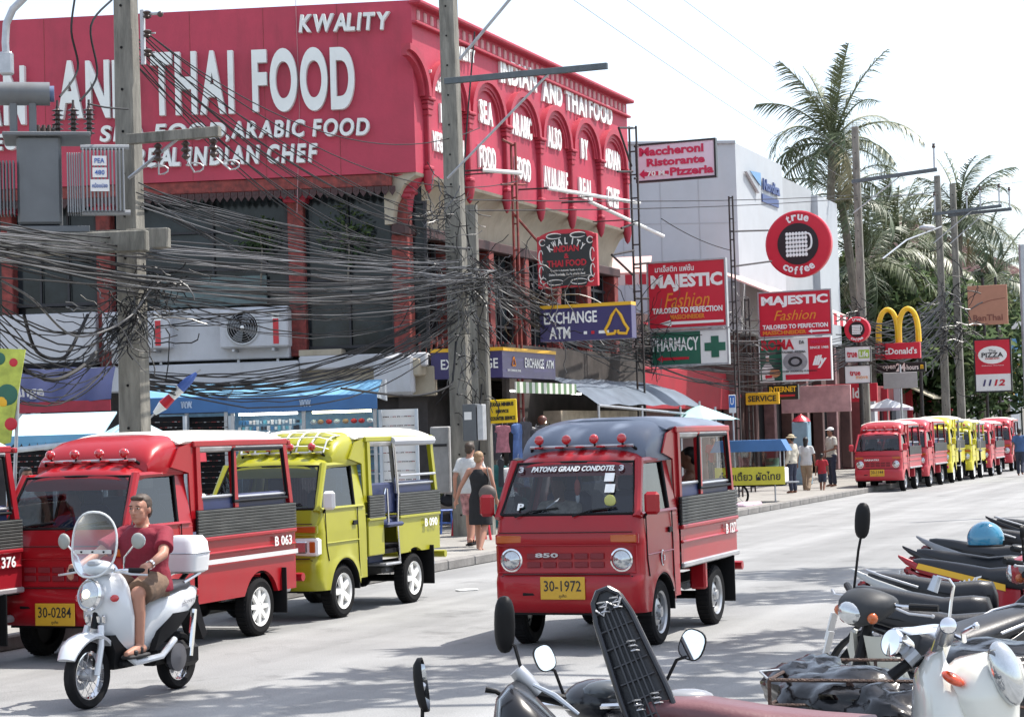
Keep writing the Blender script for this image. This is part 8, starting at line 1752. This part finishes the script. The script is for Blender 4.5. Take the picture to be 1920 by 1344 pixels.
# smooth black box in front of the hinge
# ---- sporty bike at the left with tall black mirrors
hc = fp(985, 1330, 6.9); t1 = thing('parked_motorbike', 'dark blue black motorbike with tall black mirror and silver bar end, in front', 'motorbike', Vector((hc.x, hc.y, 0)), radians(120), 'motorbikes parked in the front')
I1 = (Matrix.Translation(t1.location) @ Matrix.Rotation(radians(120), 4, 'Z')).inverted(); V1 = lambda px, py, d=6.9: I1 @ fp(px, py, d)
def pxl(par, II, nm, secs, m, n=20, p=.85):
    L = []; R3 = II.to_3x3()
    for (px, py, d, a_, b_, tl) in secs:
        c = II @ onD(px, py, d); k = d/F; ex = R3 @ RT; ez = R3 @ UP; ey = R3 @ fw
        L.append([c+(ex*cos(tl)+ez*sin(tl))*(a_*k*math.copysign(abs(cos(t_))**p, cos(t_)))+ey*(b_*k*math.copysign(abs(sin(t_))**p, sin(t_))) for t_ in [2*pi*j/n for j in range(n)]])
    mb = MB(); mb.loft(L, m); return part(nm, mb, par, sm=60)
pxl(t1, I1, 'front_fairing', [(980, 1278, 6.9, 10, 25, -.5), (985, 1295, 6.85, 28, 45, -.6), (1000, 1320, 6.8, 60, 70, -.6), (1005, 1350, 6.8, 85, 90, -.5), (1010, 1420, 6.8, 95, 100, -.3)], BKB)
mb = MB(); mb.tube([V1(1000, 1283, 6.72), V1(1040, 1303, 6.68), V1(1085, 1338, 6.66)], [.006, .010, .006], mat('pearl_silver', (.45, .48, .52), .25, .3, coat=.8, var=.03), 6); mb.tube([V1(936, 1344, 6.7), V1(938, 1310, 6.7), V1(955, 1290, 6.7)], .005, MATS['pearl_silver'], 6); part('fairing_highlight', mb, t1)  # silver lines draw the glossy highlight along the dark cowl
mb = MB(); mb.tube([V1(968, 1255), V1(985, 1275), V1(1010, 1300)], [.028, .032, .022], STEEL, 12); part('bar_end', mb, t1)
mb = MB(); mb.tube([V1(910, 1292), V1(930, 1296), V1(958, 1312)], [.011, .008, .008], BLACK, 8); part('brake_lever', mb, t1)
fmir(946, 1170, 985, 1282, (.036, .10), radians(100), BLACK, 6.9, t1)
mb = MB(); mb.loft([sect(x, z, w_, h_, 14) for x, z, w_, h_ in ((.0, .8, .08, .1), (-.3, .7, .13, .14), (-.8, .7, .12, .12), (-1.2, .82, .05, .05))], BKN); part('body_shell', mb, t1, sm=60); spoked2(t1, .3); spoked2(t1, -1.0)
hc = fp(800, 1400, 6.4); t2 = thing('parked_motorbike', 'motorbike of which only one tall black mirror rises into view', 'motorbike', Vector((hc.x, hc.y, 0)), radians(120), 'motorbikes parked in the front')
fmir(794, 1283, 792, 1344, (.030, .088), radians(-12), BLACK, 6.4, t2)
I2_ = (Matrix.Translation(t2.location) @ Matrix.Rotation(radians(120), 4, 'Z')).inverted(); p = I2_ @ onD(792, 1345, 6.4); mb = MB(); mb.tube([p, p+Vector((0, 0, -.12))], .018, BLACK); mb.ball(p+Vector((0, 0, -.2)), (.12, .3, .07), BKB); mb.loft([sect(x, z, w_, h_, 14) for x, z, w_, h_ in ((.0, p.z-.3, .08, .1), (-.3, .62, .13, .12), (-.8, .64, .12, .12), (-1.2, .72, .05, .05))], BKB); part('handlebar_cowl', mb, t2, sm=50); spoked2(t2, .2); spoked2(t2, -1.1)
# ---- faded pink seat bike
ROSE = mat('faded_rose_vinyl', (.15, .06, .065), .36, var=.15, scale=3, bump=.1, bscale=80)
gp = onG(1440, 1312, .92); t3 = thing('parked_motorbike', 'motorbike with a long faded rose brown seat along the lower picture edge', 'motorbike', Vector((gp.x, gp.y, 0)), rr_+.12, 'motorbikes parked in the front')
mb = MB(); mb.loft([sect(x, z, w_, h_, 20, .6) for x, z, w_, h_ in ((.42, .77, .06, .04), (.38, .79, .11, .075), (.2, .80, .13, .075), (.0, .82, .14, .075), (-.22, .86, .13, .07), (-.42, .885, .10, .05), (-.5, .89, .05, .03))], ROSE); part('seat', mb, t3, sm=60)
mb = MB(); mb.loft([sect(x, z, w_, h_, 14) for x, z, w_, h_ in ((.6, .55, .06, .1), (.3, .62, .12, .12), (-.3, .66, .13, .12), (-.7, .78, .05, .05))], BKB); part('body_shell', mb, t3, sm=60); spoked2(t3, .9); spoked2(t3, -.35)
# ---- cargo rack of bent rods with black plastic bags
RUST = mat('rusty_rebar', (.085, .055, .045), .6, .4, var=.5, scale=40, bump=.8, bscale=150, dirt=.5, dirtcol=(.16, .06, .03))
DR = 7.9; cr0 = onD(1680, 1290, DR); rk_ = thing('cargo_rack', 'rusty ribbed rod cargo rack with crossed braces beside the white scooter', 'rack', cr0)
RP = lambda px, py, d: onD(px, py, d)-cr0
def rod(a, b, r=.008): mb = MB(); mb.tube([a, b], r, RUST, 6); part('rod', mb, rk_)
q1, q2, q3, q4 = RP(1442, 1274, 7.7), RP(1512, 1236, 8.7), RP(1990, 1238, 8.7), RP(1990, 1280, 7.7)
for a, b in ((q1, q2), (q2, q3), (q3, q4), (q1, q4)): rod(a, b)
dz = Vector((0, 0, -.34))
for a, b in ((q1, q4), (q1, q2), (q2, q3)): rod(a+dz*.28, b+dz*.28, .006); rod(a+dz, b+dz)
for f_ in (0, .27, .55, .82, 1): p = q1.lerp(q4, f_); rod(p, p+dz); p2 = q2.lerp(q3, f_); rod(p2, p2+dz); rod(p+dz, p2+dz)
rod(q1.lerp(q4, .27), q1.lerp(q4, .5)+dz, .009); rod(q2.lerp(q3, .5), q1.lerp(q4, .3)+dz, .007)
mb = MB(); mb.tube([RP(1500, 1240, 8.6), RP(1505, 1231, 8.6), RP(1512, 1240, 8.6)], .005, STEEL, 5); mb.tube([RP(1440, 1272, 7.7), RP(1425, 1258, 7.8), RP(1460, 1255, 8)], .005, STEEL, 5); part('hook', mb, rk_)
mb = MB(); w0 = q1.lerp(q3, .5)+dz; mb.tube([w0, Vector((w0.x, w0.y, -cr0.z+.02))], .02, RUST); w0 = q1.lerp(q4, .9)+dz; mb.tube([w0, Vector((w0.x, w0.y, -cr0.z+.02))], .02, RUST); part('rack_leg', mb, rk_)
BAG = mat('black_plastic_bag', (.003, .003, .004), .17, var=.2, scale=4, spec=.45, bump=.35, bscale=9, rvar=.04)
from mathutils import noise as _nz
def bag(label, px, py, d, rx, ry, rz_, seed, m=BAG, group='plastic bags stuffed in the rack'):
    c = onD(px, py, d); mb = MB(); n_, k_ = 40, 24; vs = []
    for i in range(k_+1):
        p = pi*i/k_
        for j in range(n_):
            a = 2*pi*j/n_; v = Vector((sin(p)*cos(a), sin(p)*sin(a), cos(p))); q_ = 1+.22*_nz.noise(v*2.2+Vector((seed, 0, 0)))+.10*(1-abs(_nz.noise(v*3.2+Vector((0, seed, 0))))*2.2)-.03*abs(_nz.noise(v*8)); vs.append((v.x*rx*q_, v.y*ry*q_, v.z*rz_*q_))
    mb.add(vs, [(i*n_+j, i*n_+(j+1) % n_, (i+1)*n_+(j+1) % n_, (i+1)*n_+j) for i in range(k_) for j in range(n_)]); solo('plastic_bag', mb, m, label, 'bag', group, loc=c, sm=60)
bag('glossy black plastic bag in the corner of the rack beside the road', 1530, 1285, 8.15, .20, .3, .11, 1); bag('wide black plastic bag bulging in the middle of the rack', 1600, 1318, 7.9, .30, .3, .13, 5); bag('crumpled black bag in the rack behind the white scooter', 1870, 1240, 8.5, .33, .3, .09, 9)
bag('dark grey tarpaulin bundle in the rack by the picture edge', 1890, 1305, 8.0, .28, .25, .12, 14, mat('grey_tarp_bundle', (.03, .034, .04), .35, var=.3, bump=.3, bscale=8)); bag('low black bag under the rack rods near the rose seat', 1690, 1350, 7.7, .3, .3, .14, 21)
# ---- white scooter in front, nose to the right
hw_ = onD(1800, 1290, 7.0); ts = thing('parked_scooter', 'creamy white scooter in front with red amber signal, chrome handlebar and round mirrors', 'scooter', Vector((hw_.x, hw_.y, 0)), radians(-28), 'motorbikes parked in the front')
Is = (Matrix.Translation(ts.location) @ Matrix.Rotation(radians(-28), 4, 'Z')).inverted(); W = lambda px, py, d=7.0: Is @ onD(px, py, d)
CRW = mat('creamy_scooter_paint', (.66, .66, .60), .22, var=.03, coat=1., scale=2)
def pxloft(nm, secs, m, n=20, p=.85, sm=60):
    """sections given as (px, py, d, half width px, half height px, tilt)"""
    L = []
    for (px, py, d, a_, b_, tl) in secs:
        c = W(px, py, d); k = d/F; ex = (Is.to_3x3() @ RT); ez = (Is.to_3x3() @ UP); ey = (Is.to_3x3() @ fw)
        L.append([c+(ex*cos(tl)+ez*sin(tl))*(a_*k*math.copysign(abs(cos(t_))**p, cos(t_)))+ey*(b_*k*math.copysign(abs(sin(t_))**p, sin(t_))) for t_ in [2*pi*j/n for j in range(n)]])
    mb = MB(); mb.loft(L, m); return part(nm, mb, ts, sm=sm)
pxloft('front_fairing', [(1868, 1226, 7.0, 20, 40, 0), (1850, 1236, 7.0, 58, 75, .1), (1840, 1262, 7.0, 78, 95, .1), (1835, 1300, 7.0, 72, 100, .1), (1842, 1345, 7.0, 64, 95, .1), (1870, 1420, 7.0, 62, 90, 0), (1880, 1560, 7.0, 60, 80, 0)], CRW)
pxloft('leg_shield', [(1752, 1222, 7.05, 18, 30, .6), (1745, 1250, 7.05, 30, 60, .5), (1757, 1290, 7.05, 42, 100, .3), (1765, 1345, 7.05, 50, 120, .1), (1770, 1440, 7.05, 60, 125, 0), (1780, 1560, 7.05, 80, 110, 0)], CRW)
mb = MB(); lc = W(1886, 1262, 6.84); ez = (Is.to_3x3() @ UP); R = Matrix.Rotation(radians(0), 3, 'Y'); mb.ball(lc, (.055, .06, .115), LENS, 24, 14, Matrix.Rotation(radians(-16), 3, 'Y')); part('headlight', mb, ts)
mb = MB(); mb.ball(W(1787, 1272, 6.86), (.045, .03, .020), mat('amber_red_lens', (.55, .06, .01), .12, coat=1., var=.5, scale=60), 16, 8, Matrix.Rotation(radians(28), 3, 'Y')); part('turn_signal', mb, ts)
pxloft('handlebar_cowl', [(1686, 1178, 7.15, 10, 20, 0), (1712, 1182, 7.15, 22, 45, .2), (1745, 1178, 7.1, 26, 50, .2), (1765, 1190, 7.05, 22, 40, .2)], mat('pearl_silver', (.45, .48, .52), .25, .3, coat=.8, var=.03))
mb = MB(); a = W(1778, 1172, 6.75); b = W(1770, 1195, 7.05); mb.tube([a, b], [.030, .034], mat('chrome_dark_grip', (.05, .06, .09), .2), 16); mb.tube([a+(a-b)*.02, a+(a-b)*.05], [.028, .012], CHROME, 16); part('grip', mb, ts)
mb = MB(); mb.tube([W(1790, 1192, 6.95), W(1808, 1200, 6.9), W(1806, 1185, 6.85), W(1826, 1174, 6.8)], [.010, .010, .010, .009], CHROME, 8); mb.ball(W(1830, 1173, 6.8), .013, CHROME, 8, 6); part('brake_lever', mb, ts)
mb = MB(); mb.tube([W(1780, 1160, 6.95), W(1783, 1130, 6.95), W(1788, 1098, 6.95), W(1780, 1086, 6.95), W(1758, 1080, 7.0)], .006, CHROME, 8); part('mirror_stalk', mb, ts)
mb = MB(); mb.tube([W(1758, 1080, 7.0), W(1748, 1108, 7.0)], [.016, .02], mat('pearl_silver', (.45, .48, .52)), 10, True); part('mirror_shell', mb, ts)
mb = MB(); ce = W(1672, 1204, 7.1); dirn = (W(1672, 1204, 7.1)-W(1710, 1215, 7.15)).normalized(); Q = dirn.to_track_quat('Z', 'Y').to_matrix().to_4x4(); mb.lathe([(0, -.10), (.028, -.085), (.045, -.04), (.052, 0), (.048, .008)], CHROME, 24, Matrix.Translation(ce) @ Q); mb.lathe([(.047, .006), (0, .012)], MIRR, 24, Matrix.Translation(ce) @ Q); part('round_mirror', mb, ts)
mb = MB(); mb.tube([W(1770, 1195, 7.05), W(1760, 1225, 7.1), W(1750, 1260, 7.1)], .03, CHROME, 10); mb.tube([W(1670, 1268, 7.1), W(1700, 1245, 7.1), W(1740, 1235, 7.1)], [.022, .02, .014], BLACK, 10); mb.tube([W(1700, 1240, 7.1), W(1720, 1222, 7.1)], .03, STEEL, 10); part('steering_head', mb, ts)
mb = MB(); mb.loft([sect(x, z, w_, h_, 14) for x, z, w_, h_ in ((-.25, .35, .10, .08), (-.6, .38, .12, .1), (-.9, .6, .13, .16), (-1.3, .7, .06, .06))], CRW); part('rear_body', mb, ts, sm=60); spoked2(ts, .1); spoked2(ts, -1.1)
# grey bollard like pole foot beyond the last bikes
c = onG(1912, 968, 0); mb = MB(); mb.lathe([(.16, 0), (.16, .12), (.1, .15), (.09, 5.5), (0, 5.5)], None, 14); solo('lamp_post', mb, STEEL, 'grey post foot standing by the furthest motorbikes at the picture edge', 'post', loc=c+Vector((.28, 0, 0)))
